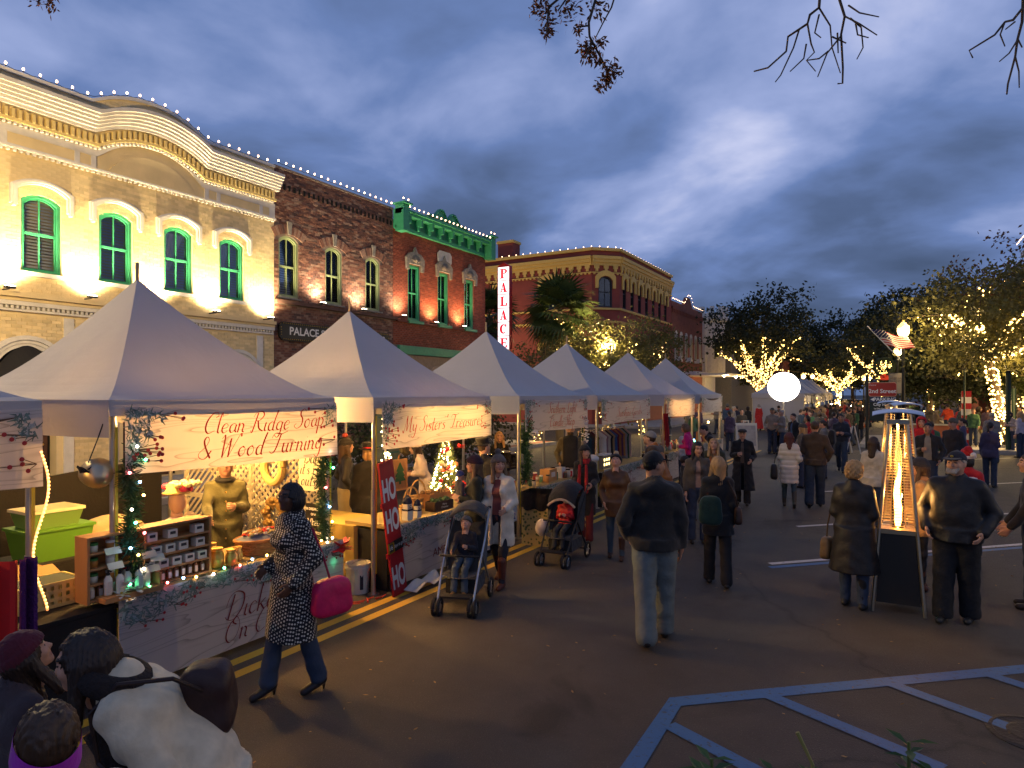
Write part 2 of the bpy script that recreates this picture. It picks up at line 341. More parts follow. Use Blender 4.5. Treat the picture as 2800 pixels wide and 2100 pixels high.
# ================================================================ facades
CREAM = mat('cream_brick', (.70, .55, .30), .75, var=.10, vscale=2.5, bump=.25, bscale=30.); CREAMB = mat('cream_bricks', attr=True, rough=.72, var=.12, vscale=5., bump=.3, bscale=45.)
WHITE = mat('white_trim', (.66, .62, .56), .65, var=.12, vscale=5., bump=.2); YTRIM = mat('yellow_trim', (.66, .50, .20), .7, var=.08)
MORT = mat('mortar', (.20, .15, .12), .9, var=.2, bump=.3); BRICK = mat('bricks', attr=True, rough=.82, var=.22, vscale=14., bump=.35, bscale=70.)
GREEN = mat('green_paint', (.045, .30, .15), .45, var=.15, vscale=6., bump=.1); SAGE = mat('sage_paint', (.25, .30, .15), .5, var=.15, vscale=6.); DARK = mat('dark_inside', (.012, .012, .014), .9)
BLIND = mat('blind', (.62, .61, .62), .6); BLINDW = mat('blind_pale', (.85, .83, .80), .6); MAROON = mat('maroon_wall', (.25, .055, .042), .75, var=.12, vscale=2., bump=.25, bscale=25.)
YEL = mat('ochre_trim', (.70, .47, .13), .65, var=.08, bump=.1); BLACK = mat('black_paint', (.015, .014, .013), .4); STONE = mat('grey_stone', (.26, .23, .19), .85, var=.35, vscale=9., bump=.5, bscale=20.)
def _wg(t, b, n, lk):
    gl = n('ShaderNodeBsdfGlossy', i_Roughness=.02); gl.inputs[0].default_value = (.9, .9, .9, 1); tr = n('ShaderNodeBsdfTransparent'); tr.inputs[0].default_value = (.92, .94, .94, 1)
    fr = n('ShaderNodeFresnel', i_IOR=1.5); ms = n('ShaderNodeMixShader'); lk(fr.outputs[0], ms.inputs[0]); lk(tr.outputs[0], ms.inputs[1]); lk(gl.outputs[0], ms.inputs[2]); lk(ms.outputs[0], t.nodes['Material Output'].inputs[0])
WGL = node_mat('window_glass', _wg)
class Face:          # a facade: a runs along it, b is height, c stands out from it
    def __init__(s, root, o, d):
        s.root = root; s.o = Vector(o) - Vector(root.location); s.d = Vector(d).normalized(); s.n = Vector((s.d.y, -s.d.x, 0))
    def p(s, a, b, c=0.): return s.o + s.d * a + s.n * c + Vector((0, 0, b))
    def mp(s, c0=0.): return lambda a, b, c: s.p(a, b, c + c0)
    def plate(s, name, outer, ma, t=.1, c0=0., holes=(), parent=None):
        m = MB(); m.plate(outer, holes, t, s.mp(c0 + t / 2)); return obj(name, m, ma, parent or s.root)
    def rect(s, name, a0, a1, b0, b1, ma, t=.1, c0=0., parent=None): return s.plate(name, [(a0, b0), (a1, b0), (a1, b1), (a0, b1)], ma, t, c0, parent=parent)
    def row(s, name, a0, a1, n, b0, b1, wd, t, c0, ma, bump=None):      # n equal blocks, one mesh shared
        m = MB(); m.plate([(-wd / 2, b0), (wd / 2, b0), (wd / 2, b1), (-wd / 2, b1)], (), t, lambda a, b, c: s.d * a + s.n * (c + c0 + t / 2) + Vector((0, 0, b))); me = m.mesh(name); me.materials.append(ma)
        for i in range(n):
            a = a0 + (a1 - a0) * (i + .5) / n; o = bpy.data.objects.new(name, me); col.objects.link(o); o.parent = s.root; o.location = s.p(a, bump(a) if bump else 0.)
def bricks(fc, a0, a1, b0, b1, opens, pal, ma, nobj=300, bl=.205, bh=.066, gap=.011, jit=.006, t=.014, c0=0., top=None):
    cells = []; b = b0; r = 0
    while b + bh <= b1 + .25:
        a = a0 - (r % 2) * bl / 2
        while a < a1:
            l, h = max(a, a0), min(a + bl, a1); zc = b + bh / 2
            segs = [(l, h)]
            for o in opens:
                oa0, oa1 = o(zc) if o(zc) else (0, 0)
                if oa1 <= oa0: continue
                ns = []
                for (x0, x1) in segs:
                    if oa1 <= x0 or oa0 >= x1: ns.append((x0, x1)); continue
                    if oa0 > x0: ns.append((x0, oa0))
                    if oa1 < x1: ns.append((oa1, x1))
                segs = ns
            lim = top((l + h) / 2) if top else b1
            for x0, x1 in segs:
                if x1 - x0 > .03 and b + bh <= lim: cells.append((x0, x1 - gap, b, b + bh))
            a += bl
        b += bh + gap; r += 1
    full = [i for i, c in enumerate(cells) if c[1] - c[0] > bl - gap - .002]; random.Random(3).shuffle(full); pick = set(sorted(full, key=lambda i: cells[i][0])[:nobj])
    m = MB(); vr = []
    for k in range(8):
        q = MB(); q.cc = random.choice(pal); tt = t + random.uniform(-jit, jit)
        q.plate([(0, 0), (bl - gap, 0), (bl - gap, bh), (0, bh)], (), tt, lambda a, b, c: fc.d * a + fc.n * (c + tt / 2 + c0) + Vector((0, 0, b))); me = q.mesh('brick'); me.materials.append(ma); vr.append(me)
    for i, (x0, x1, z0, z1) in enumerate(cells):
        if i in pick:
            o = bpy.data.objects.new('brick', random.choice(vr)); col.objects.link(o); o.parent = fc.root; o.location = fc.p(x0, z0)
        else:
            tt = t + random.uniform(-jit, jit); cc = random.choice(pal); k = random.uniform(.85, 1.15); m.cc = tuple(v * k for v in cc)
            o = len(m.v); z0 += random.uniform(-.002, .002)
            m.add([fc.p(x0, z0, c0 + tt), fc.p(x1, z0, c0 + tt), fc.p(x1, z1, c0 + tt), fc.p(x0, z1, c0 + tt), fc.p(x0, z0, c0), fc.p(x1, z0, c0), fc.p(x1, z1, c0), fc.p(x0, z1, c0)],
                  [(0, 1, 2, 3), (4, 5, 1, 0), (1, 5, 6, 2), (3, 2, 6, 7), (4, 0, 3, 7)])
    stuff(obj('brick_courses', m, ma, fc.root))
def opening(a0, a1, b0, b1, rise=0., pad=.0):
    hw = (a1 - a0) / 2; c = (a0 + a1) / 2
    def f(z):
        if z < b0 or z > b1: return None
        if rise and z > b1 - rise:
            r = (hw * hw + rise * rise) / (2 * rise); cz = b1 - r; k = r * r - (z - cz) ** 2
            return (c - math.sqrt(max(k, 0)), c + math.sqrt(max(k, 0)))
        return (a0 - pad, a1 + pad)
    return f
def window(fc, a0, a1, b0, b1, rise, fma, blind=BLIND, depth=.2, fw=.07, sill=None, mull=True, curtain=0., slats=True):
    R_ = lambda k: archrect(a0 + k, a1 - k, b0 + k, b1 - k, max(rise - k * .2, .02)) if rise else [(a0 + k, b0 + k), (a1 - k, b0 + k), (a1 - k, b1 - k), (a0 + k, b1 - k)]
    wn = fc.plate('window', R_(0), fma, .10, -depth + .05, [R_(fw)]); bm = (b0 + b1) / 2
    fc.plate('inner_frame', R_(fw - .004), fma, .045, -depth + .06, [R_(fw + .035)], parent=wn)
    fc.rect('meeting_rail', a0 + fw, a1 - fw, bm - .03, bm + .03, fma, .05, -depth + .058, parent=wn)
    if mull: fc.rect('glazing_bar', (a0 + a1) / 2 - .012, (a0 + a1) / 2 + .012, b0 + fw, b1 - fw, fma, .03, -depth + .052, parent=wn)
    fc.plate('pane', R_(fw * .8), WGL, .006, -depth + .035, parent=wn)
    if slats:
        m = MB(); z = b0 + fw; top = b1 - fw - (rise * .6 if rise else 0)
        while z < top:
            m.add([fc.p(a0 + fw, z, -depth - .03), fc.p(a1 - fw, z, -depth - .03), fc.p(a1 - fw, z + .050, -depth - .065), fc.p(a0 + fw, z + .050, -depth - .065)], [(0, 1, 2, 3)]); z += .075
        obj('blind', m, blind, wn)
    if curtain:
        m = MB(); c = BLINDW
        m.grid(lambda u, v: fc.p(a0 + fw + u * (curtain * (a1 - a0)) * (.35 + .65 * v), b0 + fw + (b1 - b0 - .25) * (.35 + .65 * v), -depth - .015 + .012 * math.sin(u * 30)), 24, 6); obj('curtain', m, BLINDW, wn)
    if sill: fc.rect('sill', a0 - .08, a1 + .08, b0 - sill[0], b0 - .004, sill[1], sill[2], 0., parent=wn)
    return wn
BULB = glow('roof_bulb', (1., .58, .34), 9., False); WIRE = mat('wire', (.01, .01, .012), .6)
_bm = MB(); _bm.ball((0, 0, .055), (.026, .026, .036), 8, 6); _bm.cm = 1; _bm.lathe([(.014, -.02), (.014, .02)], 6); BULBME = _bm.mesh('bulb', True); BULBME.materials.append(BULB); BULBME.materials.append(WIRE)
def roof_string(label, pts, step, sag=.03):
    pts = [Vector(p) for p in pts]; t = thing('string_lights', label, 'string lights', pts[0]); o = pts[0]
    seg = [(pts[i + 1] - pts[i]).length for i in range(len(pts) - 1)]; tot = sum(seg); n = int(tot / step); path = []
    for k in range(n + 1):
        s_ = k * step
        for i, l in enumerate(seg):
            if s_ <= l or i == len(seg) - 1: path.append(pts[i] + (pts[i + 1] - pts[i]) * min(s_ / l, 1.)); break
            s_ -= l
    wire = []
    for i, p in enumerate(path):
        q = bpy.data.objects.new('bulb', BULBME); col.objects.link(q); q.parent = t; q.location = p - o + Vector((0, 0, .05)); wire.append(p - o + Vector((0, 0, .05)))
        if i < len(path) - 1: wire.append((p + path[i + 1]) / 2 - o + Vector((0, 0, .05 - sag)))
    m = MB(); m.tube(wire, .008, 5); obj('wire', m, WIRE, t); return t
def flood(bx, by, bz, power, colr, tilt=.22, spread=140.):
    t = thing('floodlight', '', 'floodlight', (bx, by, bz)); m = MB(); m.box((.13, 0, .0), (.30, .03, .03)); m.box((.32, 0, .03), (.10, .20, .05)); obj('housing', m, BLACK, t)
    m = MB(); m.box((.32, 0, .06), (.085, .17, .012)); obj('lens', m, glow('flood_lens', (1., .85, .6), 40., False), t)
    lamp('beam', 'SPOT', (.32, 0, .10), power, colr, t, .16, spread, (.32 - tilt, 0, 1.10), .8); return t
FLC = (1., .77, .42)
# ---------------------------------------------------------------- cream building with arched pediment
D = -17.2
b1 = thing('cream_building', 'cream painted brick building with white mouldings, curved pediment and green sash windows', 'building', (D, 6.3, 0))
f1 = Face(b1, (D, 0, 0), (0, 1, 0)); CY = 10.4
def bump(hw, rise, base=0.):
    r = (hw * hw + rise * rise) / (2 * rise)
    return lambda a: base + (math.sqrt(max(r * r - (a - CY) ** 2, 0)) - (r - rise) if abs(a - CY) < hw else 0.)
def path(fn, a0=6.3, a1=14.36, n=64): return [(a0 + (a1 - a0) * i / n, fn(a0 + (a1 - a0) * i / n)) for i in range(n + 1)]
W1 = [(7.31 + 1.695 * i, 8.15 + 1.695 * i) for i in range(4)]
wh = [archrect(a, b, 5.20, 7.02, .16) for a, b in W1]; AR = [(7.42, .62), (10.4, .8), (12.98, .62)]
dh = [[(c - r, .16), (c + r, .16)] + arc(c, 2.85, r, 0, 180, 14) for c, r in AR]
topf = bump(1.56, .47, 9.66)
f1.plate('wall', [(6.3, 0), (14.36, 0)] + path(topf)[::-1], CREAM, .35, -.35, wh + dh)
f1.rect('back_wall', 6.35, 14.3, .1, 9.5, DARK, .05, -1.2); m = MB(); m.box((-4, 4.03, 4.7), (7.2, 8.0, 9.3)); obj('rear_volume', m, CREAM, b1)
m = MB(); m.box((-.6, .15, 4.7), (1.2, .25, 9.3)); obj('side_wall', m, CREAM, b1)
cp = [(.70, .55, .30), (.72, .57, .32), (.68, .53, .28), (.71, .56, .31)]
bricks(f1, 6.3, 14.36, 4.75, 7.86, [opening(a, b, 5.10, 7.02, .16) for a, b in W1], cp, CREAMB, jit=.002, t=.006)
bricks(f1, 6.3, 14.36, 9.36, 9.66, [], cp, CREAMB, 0, jit=.003, t=.010, top=lambda a: topf(a) - .06)
bricks(f1, 6.3, 14.36, .2, 4.2, [lambda z, c=c, r=r: ((c - r - .25, c + r + .25) if z < 2.85 else ((c - math.sqrt(max((r + .25) ** 2 - (z - 2.85) ** 2, 0)), c + math.sqrt(max((r + .25) ** 2 - (z - 2.85) ** 2, 0))) if z < 2.85 + r + .25 else None)) for c, r in AR], cp, CREAMB, 0, jit=.003, t=.010)
f1.plate('coping', path(lambda a: topf(a) + .03) + path(lambda a: topf(a) - .05)[::-1], WHITE, .45, -.38)
zs = [8.86, 8.94, 9.02, 9.10, 9.18, 9.26, 9.36]
for i in range(6):
    lo, hi = bump(1.52, .44, zs[i]), bump(1.52, .44, zs[i + 1] - .004); f1.plate('cornice_moulding', path(hi, 6.3, 14.46) + path(lo, 6.3, 14.46)[::-1], WHITE, .16 + .05 * i, 0.)
DB = bump(1.46, .46, 0.)
f1.plate('frieze', path(bump(1.46, .46, 8.855)) + path(bump(1.46, .46, 8.60))[::-1], CREAM, .05)
f1.plate('frieze_fillet', path(bump(1.46, .46, 8.60)) + path(bump(1.46, .46, 8.52))[::-1], YTRIM, .13)
f1.row('dentil', 6.35, 14.3, 58, 8.604, 8.80, .065, .09, .052, YTRIM, DB); f1.row('dentil', 6.35, 14.3, 74, 8.455, 8.515, .06, .11, 0, WHITE, DB)
f1.plate('white_band', path(bump(1.46, .46, 8.45)) + path(bump(1.42, .62, 8.30))[::-1], WHITE, .055)
f1.plate('lunette', [(CY - 1.18, 8.0)] + [(a, z - .02) for a, z in path(bump(1.18, .62, 8.05), CY - 1.179, CY + 1.179, 24)] + [(CY + 1.18, 8.0)], CREAM, .05)
for a0, a1 in ((6.3, 6.9), (7.02, 8.42), (8.54, 8.80), (12.02, 12.28), (12.4, 13.78), (13.9, 14.15), (14.27, 14.36)):
    f1.rect('frieze_panel', a0, a1, 8.02, 8.29, CREAM, .028, 0)
f1.plate('panel_frame', [(6.3, 7.99), (8.92, 7.99), (8.92, 8.33), (6.3, 8.33)], WHITE, .045, 0, [[(6.34, 8.03), (6.88, 8.03), (6.88, 8.28), (6.34, 8.28)], [(7.02, 8.03), (8.42, 8.03), (8.42, 8.28), (7.02, 8.28)], [(8.54, 8.03), (8.8, 8.03), (8.8, 8.28), (8.54, 8.28)]])
f1.plate('panel_frame', [(11.9, 7.99), (14.36, 7.99), (14.36, 8.33), (11.9, 8.33)], WHITE, .045, 0, [[(12.02, 8.03), (12.28, 8.03), (12.28, 8.28), (12.02, 8.28)], [(12.4, 8.03), (13.78, 8.03), (13.78, 8.28), (12.4, 8.28)], [(13.9, 8.03), (14.15, 8.03), (14.15, 8.28), (13.9, 8.28)]])
f1.rect('white_string_course', 6.3, 14.36, 7.93, 7.985, WHITE, .10); f1.row('dentil', 6.32, 14.34, 62, 7.865, 7.925, .065, .08, 0, WHITE)
for i, (a, b) in enumerate(W1):
    window(f1, a, b, 5.20, 7.02, .16, GREEN, sill=(.10, WHITE, .10), curtain=(0, 0, .75, .5)[i])
    o_ = archrect(a - .24, b + .24, 6.70, 7.36, .22); i_ = archrect(a - .10, b + .10, 6.70, 7.24, .20)
    f1.plate('hood_mould', o_[1:] + [o_[0]] + [i_[0]] + i_[2:][::-1] + [i_[1]], WHITE, .09)
    o2 = archrect(a - .20, b + .20, 6.64, 7.325, .21); i2 = archrect(a - .14, b + .14, 6.64, 7.275, .2); f1.plate('hood_mould', o2[1:] + [o2[0]] + [i2[0]] + i2[2:][::-1] + [i2[1]], WHITE, .13)
f1.rect('cornice_shelf', 6.3, 14.30, 4.58, 4.68, CREAM, .20); f1.rect('cornice_shelf', 6.3, 14.30, 4.50, 4.576, CREAM, .13); f1.rect('white_band', 6.3, 14.30, 4.40, 4.496, WHITE, .12); f1.rect('white_band', 6.3, 14.30, 4.27, 4.32, WHITE, .07); f1.row('dentil', 6.32, 14.28, 76, 4.324, 4.396, .055, .09, 0, WHITE)
for c, r in AR:
    for k, (ro, ri, t) in enumerate(((.26, .16, .10), (.155, .08, .07), (.075, 0, .05))): f1.plate('door_arch', arc(c, 2.85, r + ro, 0, 180, 18) + arc(c, 2.85, r + ri, 180, 0, 18), WHITE, t)
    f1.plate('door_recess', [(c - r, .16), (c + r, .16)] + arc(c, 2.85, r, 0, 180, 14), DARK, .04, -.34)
    dr = f1.rect('door', c - r + .08, c + r - .08, .17, 2.4, mat('door_wood', (.08, .035, .02), .5, var=.2), .05, -.29); m = MB(); m.ball(f1.p(c + r - .2, 1.2, -.21), .035); obj('handle', m, mat('brass', (.6, .4, .12), .35, 1.), dr)
m = MB(); m.grid(lambda u, v: f1.p(7.42 - .75 + 1.5 * u, 2.78 + .72 * math.sin(math.pi * u) * (1 - v) , .05 + .75 * v * math.sin(math.pi * u) ** .5), 16, 6); obj('awning', m, mat('black_canvas', (.012, .011, .012), .85), b1)
for a in (8.30, 11.9, 13.8, 9.35): f1.rect('pilaster', a - .11, a + .11, .16, 4.2, WHITE, .04)
roof_string('string of round white bulbs along the curved parapet of the cream building', [(D + .05, a, z + .02) for a, z in path(topf, 6.3, 14.3, 40)], .345)
for i, a in enumerate((6.95, 8.67, 10.37, 12.06, 13.95)):
    t = flood(D + .03, a, 4.72, 720, FLC); t['label'] = ('small floodlight on the cream ledge out of frame left', 'small floodlight on the cream ledge between first and second green windows', 'small floodlight on the cream ledge between second and third green windows', 'small floodlight on the cream ledge between third and fourth green windows', 'small floodlight on the cream ledge at the brick corner')[i]; t['group'] = 'facade floodlights'
# ---------------------------------------------------------------- brown brick building
b2 = thing('brown_brick_building', 'brown rough brick two-storey building between the cream and the red building', 'building', (D, 14.36, 0)); f2 = Face(b2, (D, 0, 0), (0, 1, 0))
W2 = [(14.56, 15.37), (16.57, 17.38), (18.59, 19.39)]
f2.plate('wall', [(14.37, 0), (20.14, 0), (20.14, 9.68), (14.37, 9.68)], MORT, .3, -.32, [archrect(a, b, 5.54, 7.56, .17) for a, b in W2]); f2.rect('back_wall', 14.4, 20.1, .1, 9.5, DARK, .05, -1.2); m = MB(); m.box((-4, 2.9, 4.8), (7.2, 5.7, 9.6)); obj('rear_volume', m, MORT, b2)
bp_ = [(.17, .075, .05), (.24, .115, .075), (.10, .055, .045), (.28, .17, .12), (.20, .09, .06), (.14, .065, .05)]
bricks(f2, 14.37, 20.14, .2, 9.66, [opening(a, b, 5.50, 7.56, .17) for a, b in W2] + [lambda z, a=a, b=b: ((a - .14, b + .14) if 7.36 < z < 7.88 else None) for a, b in W2] + [lambda z: (14.37, 20.14) if 5.30 < z < 5.44 else None], bp_, BRICK, jit=.008, t=.018, c0=-.02)
for a, b in W2:
    window(f2, a, b, 5.54, 7.56, .17, SAGE, sill=(.06, STONE, .07))
    c = (a + b) / 2; hw = (b - a) / 2 + .13; n = 17
    for k in range(n):
        an = R(-32 + 64 * k / (n - 1)); r0 = 1.02; cz = 7.56 - .97
        if k == n // 2: continue
        m = MB(); m.cc = random.choice(bp_); m.plate([(-.034, 0), (.034, 0), (.041, .30), (-.041, .30)], (), .03, lambda x, y, t_: f2.p(c + (r0 + y) * math.sin(an) + x * math.cos(an), cz + (r0 + y) * math.cos(an) - x * math.sin(an), t_ + .005)); obj('arch_brick', m, BRICK, b2)
    f2.plate('keystone', [(c - .06, 7.60), (c + .06, 7.60), (c + .10, 8.02), (c - .10, 8.02)], STONE, .05, 0)
f2.rect('ledge', 14.37, 20.3, 5.31, 5.42, mat('brown_stone', (.11, .055, .04), .8, var=.2), .13); f2.rect('coping', 14.37, 20.14, 9.67, 9.74, MORT, .36, -.34)
f2.row('corbel_brick', 14.45, 20.1, 27, 9.02, 9.20, .07, .03, 0, BRICK)
sg = thing('saloon_sign', 'long black board sign lettered PALACE SALOON with gold studs on brown brick', 'sign', (D, 14.5, 4.1)); fs = Face(sg, (D, 0, 0), (0, 1, 0))
oc = lambda a0, a1, b0, b1, k: [(a0 + k, b0), (a1 - k, b0), (a1, b0 + k), (a1, b1 - k), (a1 - k, b1), (a0 + k, b1), (a0, b1 - k), (a0, b0 + k)]
fs.plate('board', oc(14.5, 19.8, 4.12, 4.72, .12), BLACK, .09, .02)
m = MB()
for a in np.arange(14.66, 19.7, .085):
    for z in (4.165, 4.675): m.ball(fs.p(a, z, .115), .018, 6, 4)
for z in (4.3, 4.38, 4.46, 4.54): m.ball(fs.p(14.56, z, .115), .018, 6, 4); m.ball(fs.p(19.74, z, .115), .018, 6, 4)
stuff(obj('gold_studs', m, mat('gold', (.6, .38, .06), .35, .9), sg))
SIGNW = mat('sign_white', (.75, .72, .66), .6)
obj('lettering', text_mesh('PALACE SALOON', .36, bold=.008, mp=lambda a, b: fs.p(16.30 + a, 4.43 + b, .114)), SIGNW, sg); obj('lettering', text_mesh('ES', .36, bold=.008, mp=lambda a, b: fs.p(19.36 + a, 4.43 + b, .114)), SIGNW, sg)
roof_string('string of round white bulbs along the brown brick roofline', [(D + .05, 14.5, 9.78), (D + .05, 20.0, 9.78)], .305)
for i, (a, pw) in enumerate(((16.11, 330), (18.1, 330), (20.37, 260))): t = flood(D + .06, a, 5.43, pw, (1., .78, .50)); t['label'] = ('small floodlight on the brown brick ledge beside the first window', 'small floodlight on the brown brick ledge beside the middle window', 'small floodlight where the brown and red brick walls meet')[i]; t['group'] = 'facade floodlights'
# ---------------------------------------------------------------- red brick building with green cornice
b3 = thing('red_brick_building', 'red brick building with bright green cornice, ornate pediment and green windows', 'building', (D, 20.15, 0)); f3 = Face(b3, (D, 0, 0), (0, 1, 0))
W3 = [(21.07, 21.85), (23.09, 23.87), (25.12, 25.89)]
f3.plate('wall', [(20.15, 0), (26.93, 0), (26.93, 9.3), (20.15, 9.3)], MORT, .3, -.32, [[(a, 5.38), (b, 5.38), (b, 7.68), (a, 7.68)] for a, b in W3]); f3.rect('back_wall', 20.2, 26.85, .1, 9.2, DARK, .05, -1.2); m = MB(); m.box((-4.2, 3.4, 4.6), (7.6, 6.6, 9.2)); obj('rear_volume', m, mat('red_plain', (.2, .055, .035), .8, var=.2), b3)
rp = [(.26, .062, .032), (.23, .055, .03), (.29, .075, .04), (.21, .05, .028)]
bricks(f3, 20.15, 26.93, 4.36, 9.0, [opening(a, b, 5.34, 7.68) for a, b in W3] + [lambda z: (20.15, 26.93) if 5.26 < z < 5.36 else None], rp, BRICK, jit=.004, t=.016, c0=-.02)
for i, (a, b) in enumerate(W3):
    window(f3, a, b, 5.38, 7.68, 0, GREEN, BLINDW, fw=.09, sill=(.12, GREEN, .16)); c = (a + b) / 2
    f3.plate('hood_stone', [(a - .16, 7.45), (a - .02, 7.45), (a - .02, 7.70), (b + .02, 7.70), (b + .02, 7.45), (b + .16, 7.45), (b + .2, 7.95), (b - .02, 8.14), (c + .12, 8.20), (c, 8.42), (c - .12, 8.20), (a + .02, 8.14), (a - .2, 7.95)], STONE, .10)
    m = MB()
    for k in range(9): an = R(20 + 140 * k / 8); m.tube([f3.p(c, 7.78, .11), f3.p(c + .30 * math.cos(an), 7.78 + .30 * math.sin(an), .12)], [.012, .03], 6)
    obj('hood_carving', m, STONE, b3, smooth=True)
f3.rect('ledge', 20.3, 26.93, 5.27, 5.345, mat('red_stone', (.16, .05, .035), .8), .10)
f3.plate('plaque', oc(23.05, 24.05, 8.05, 8.62, .12), mat('pale_stone', (.55, .50, .44), .8, var=.15), .05)
f3.rect('cornice_base', 20.15, 27.0, 8.94, 9.06, GREEN, .16); f3.rect('cornice_back', 20.15, 27.0, 9.06, 9.5, GREEN, .10); f3.rect('cornice_top', 20.15, 27.05, 9.5, 9.62, GREEN, .42); f3.rect('cornice_lip', 20.15, 27.05, 9.62, 9.70, GREEN, .50)
for k in range(9):
    a = 20.75 + k * .745; f3.rect('cornice_bracket', a - .05, a + .05, 9.22, 9.5, GREEN, .30, .10); f3.rect('cornice_bracket', a - .04, a + .04, 9.06, 9.215, GREEN, .16, .10)
    if k < 8: f3.rect('cornice_panel', a + .12, a + .62, 9.12, 9.42, mat('green_dark', (.03, .17, .10), .5), .012, .10)
for a in (20.15, 26.65):
    f3.plate('end_bracket', [(a, 8.82), (a + .38, 8.82), (a + .38, 9.86), (a, 9.86)], GREEN, .42, .10); f3.plate('end_bracket_cap', [(a - .06, 9.864), (a + .44, 9.864), (a + .44, 9.93), (a - .06, 9.93)], GREEN, .62, .02)
ped = [(21.45, 9.70), (21.45, 9.80), (21.75, 9.84), (22.0, 9.80), (22.25, 9.92), (22.5, 10.06), (22.8, 10.02), (23.0, 10.24), (23.2, 10.42), (23.42, 10.42), (23.6, 10.24), (23.72, 10.06), (23.86, 10.06), (23.95, 10.26), (24.12, 10.42), (24.34, 10.40), (24.55, 10.20), (24.75, 10.02), (25.1, 10.04), (25.35, 9.90), (25.6, 9.80), (25.8, 9.82), (26.0, 9.78), (26.0, 9.70)]
f3.plate('pediment', ped, GREEN, .12, -.1); f3.plate('pediment_edge', ped[1:-1] + [(a, z - .08) for a, z in ped[1:-1]][::-1], GREEN, .06, .022)
f3.rect('shop_fascia', 20.4, 26.6, 3.98, 4.32, GREEN, .12); f3.rect('shop_front', 20.3, 26.8, .16, 3.95, mat('tan_brick', (.36, .24, .13), .8, var=.2, bump=.4), .05)
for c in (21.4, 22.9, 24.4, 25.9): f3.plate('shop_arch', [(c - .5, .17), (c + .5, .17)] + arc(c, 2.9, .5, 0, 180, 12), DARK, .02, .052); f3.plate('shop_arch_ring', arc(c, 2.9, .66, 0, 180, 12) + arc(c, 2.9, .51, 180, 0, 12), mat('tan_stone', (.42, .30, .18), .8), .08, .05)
roof_string('string of round white bulbs along the green cornice', [(D + .48, 20.2, 9.97), (D + .48, 20.55, 9.97), (D + .48, 20.6, 9.72), (D + .48, 26.6, 9.72), (D + .48, 26.65, 9.97), (D + .48, 27.0, 9.97)], .30)
for i, a in enumerate((22.5, 24.6)): t = flood(D + .06, a, 5.36, 290, (1., .62, .30)); t['label'] = ('small floodlight on the red brick ledge beside the middle green window', 'small floodlight on the red brick ledge beside the last green window')[i]; t['group'] = 'facade floodlights'
# vertical PALACE sign
ps = thing('palace_sign', 'tall lit vertical blade sign with red letters PALACE', 'sign', (-16.3, 27.25, 4.5)); m = MB(); m.box((0, 0, 2.0), (.70, .22, 4.0)); m.plate([(-.35, 4.0), (.35, 4.0), (0, 4.18)], (), .22, lambda a, b, c: (a, c, b)); obj('cabinet', m, mat('sign_red_metal', (.35, .02, .025), .4), ps); m = MB(); m.box((-.6, 0, 3.2), (.5, .05, .05)); m.box((-.6, 0, .8), (.5, .05, .05)); obj('bracket', m, BLACK, ps)
SF = glow('sign_face', (1., .93, .95), 1.15); SR = mat('sign_letter', (.55, .005, .02), .4, emit=(.75, .008, .03), es=.75)
def slab_letter(ch, w_, h_, mp):
    m = MB(); t = .30 * w_; s2 = .09 * h_
    def r(a0, a1, b0, b1): m.add([mp(a0, b0), mp(a1, b0), mp(a1, b1), mp(a0, b1)], [(0, 1, 2, 3)])
    if ch == 'L': r(-.3 * w_, -.3 * w_ + t, 0, h_); r(-.45 * w_, .15 * w_, h_ - s2, h_); r(-.45 * w_, .5 * w_, 0, s2 * 1.2); r(.32 * w_, .5 * w_, 0, .34 * h_)
    if ch == 'E': r(-.3 * w_, -.3 * w_ + t, 0, h_); r(-.45 * w_, .5 * w_, h_ - s2, h_); r(-.45 * w_, .5 * w_, 0, s2 * 1.2); r(0, .28 * w_, .46 * h_, .56 * h_); r(.34 * w_, .5 * w_, 0, .28 * h_); r(.34 * w_, .5 * w_, .72 * h_, h_); r(.2 * w_, .32 * w_, .38 * h_, .64 * h_)
    if ch == 'P':
        r(-.32 * w_, -.32 * w_ + t, 0, h_); r(-.48 * w_, .12 * w_, 0, s2); r(-.48 * w_, .05 * w_, h_ - s2, h_)
        o = arc(0, .73 * h_, .5 * w_, -90, 90, 10, .27 * h_); i = arc(0, .73 * h_, .24 * w_, 90, -90, 10, .17 * h_); n = len(o); m.add([mp(*p) for p in o + i], [(k, k + 1, 2 * n - 2 - k, 2 * n - 1 - k) for k in range(n - 1)])
    if ch == 'A':
        m.add([mp(-.38 * w_, 0), mp(-.26 * w_, 0), mp(.06 * w_, h_), mp(-.06 * w_, h_)], [(0, 1, 2, 3)]); m.add([mp(.08 * w_, 0), mp(.42 * w_, 0), mp(.10 * w_, h_), mp(-.10 * w_, h_)], [(0, 1, 2, 3)]); r(-.22 * w_, .2 * w_, .26 * h_, .34 * h_); r(-.5 * w_, -.14 * w_, 0, s2); r(0, .54 * w_, 0, s2)
    if ch == 'C':
        o = arc(0, .5 * h_, .5 * w_, 50, 310, 16, .5 * h_); i = arc(.05 * w_, .5 * h_, .22 * w_, 310, 50, 16, .38 * h_); n = len(o); m.add([mp(*p) for p in o + i], [(k, k + 1, 2 * n - 2 - k, 2 * n - 1 - k) for k in range(n - 1)]); r(.26 * w_, .42 * w_, .66 * h_, h_)
    return m
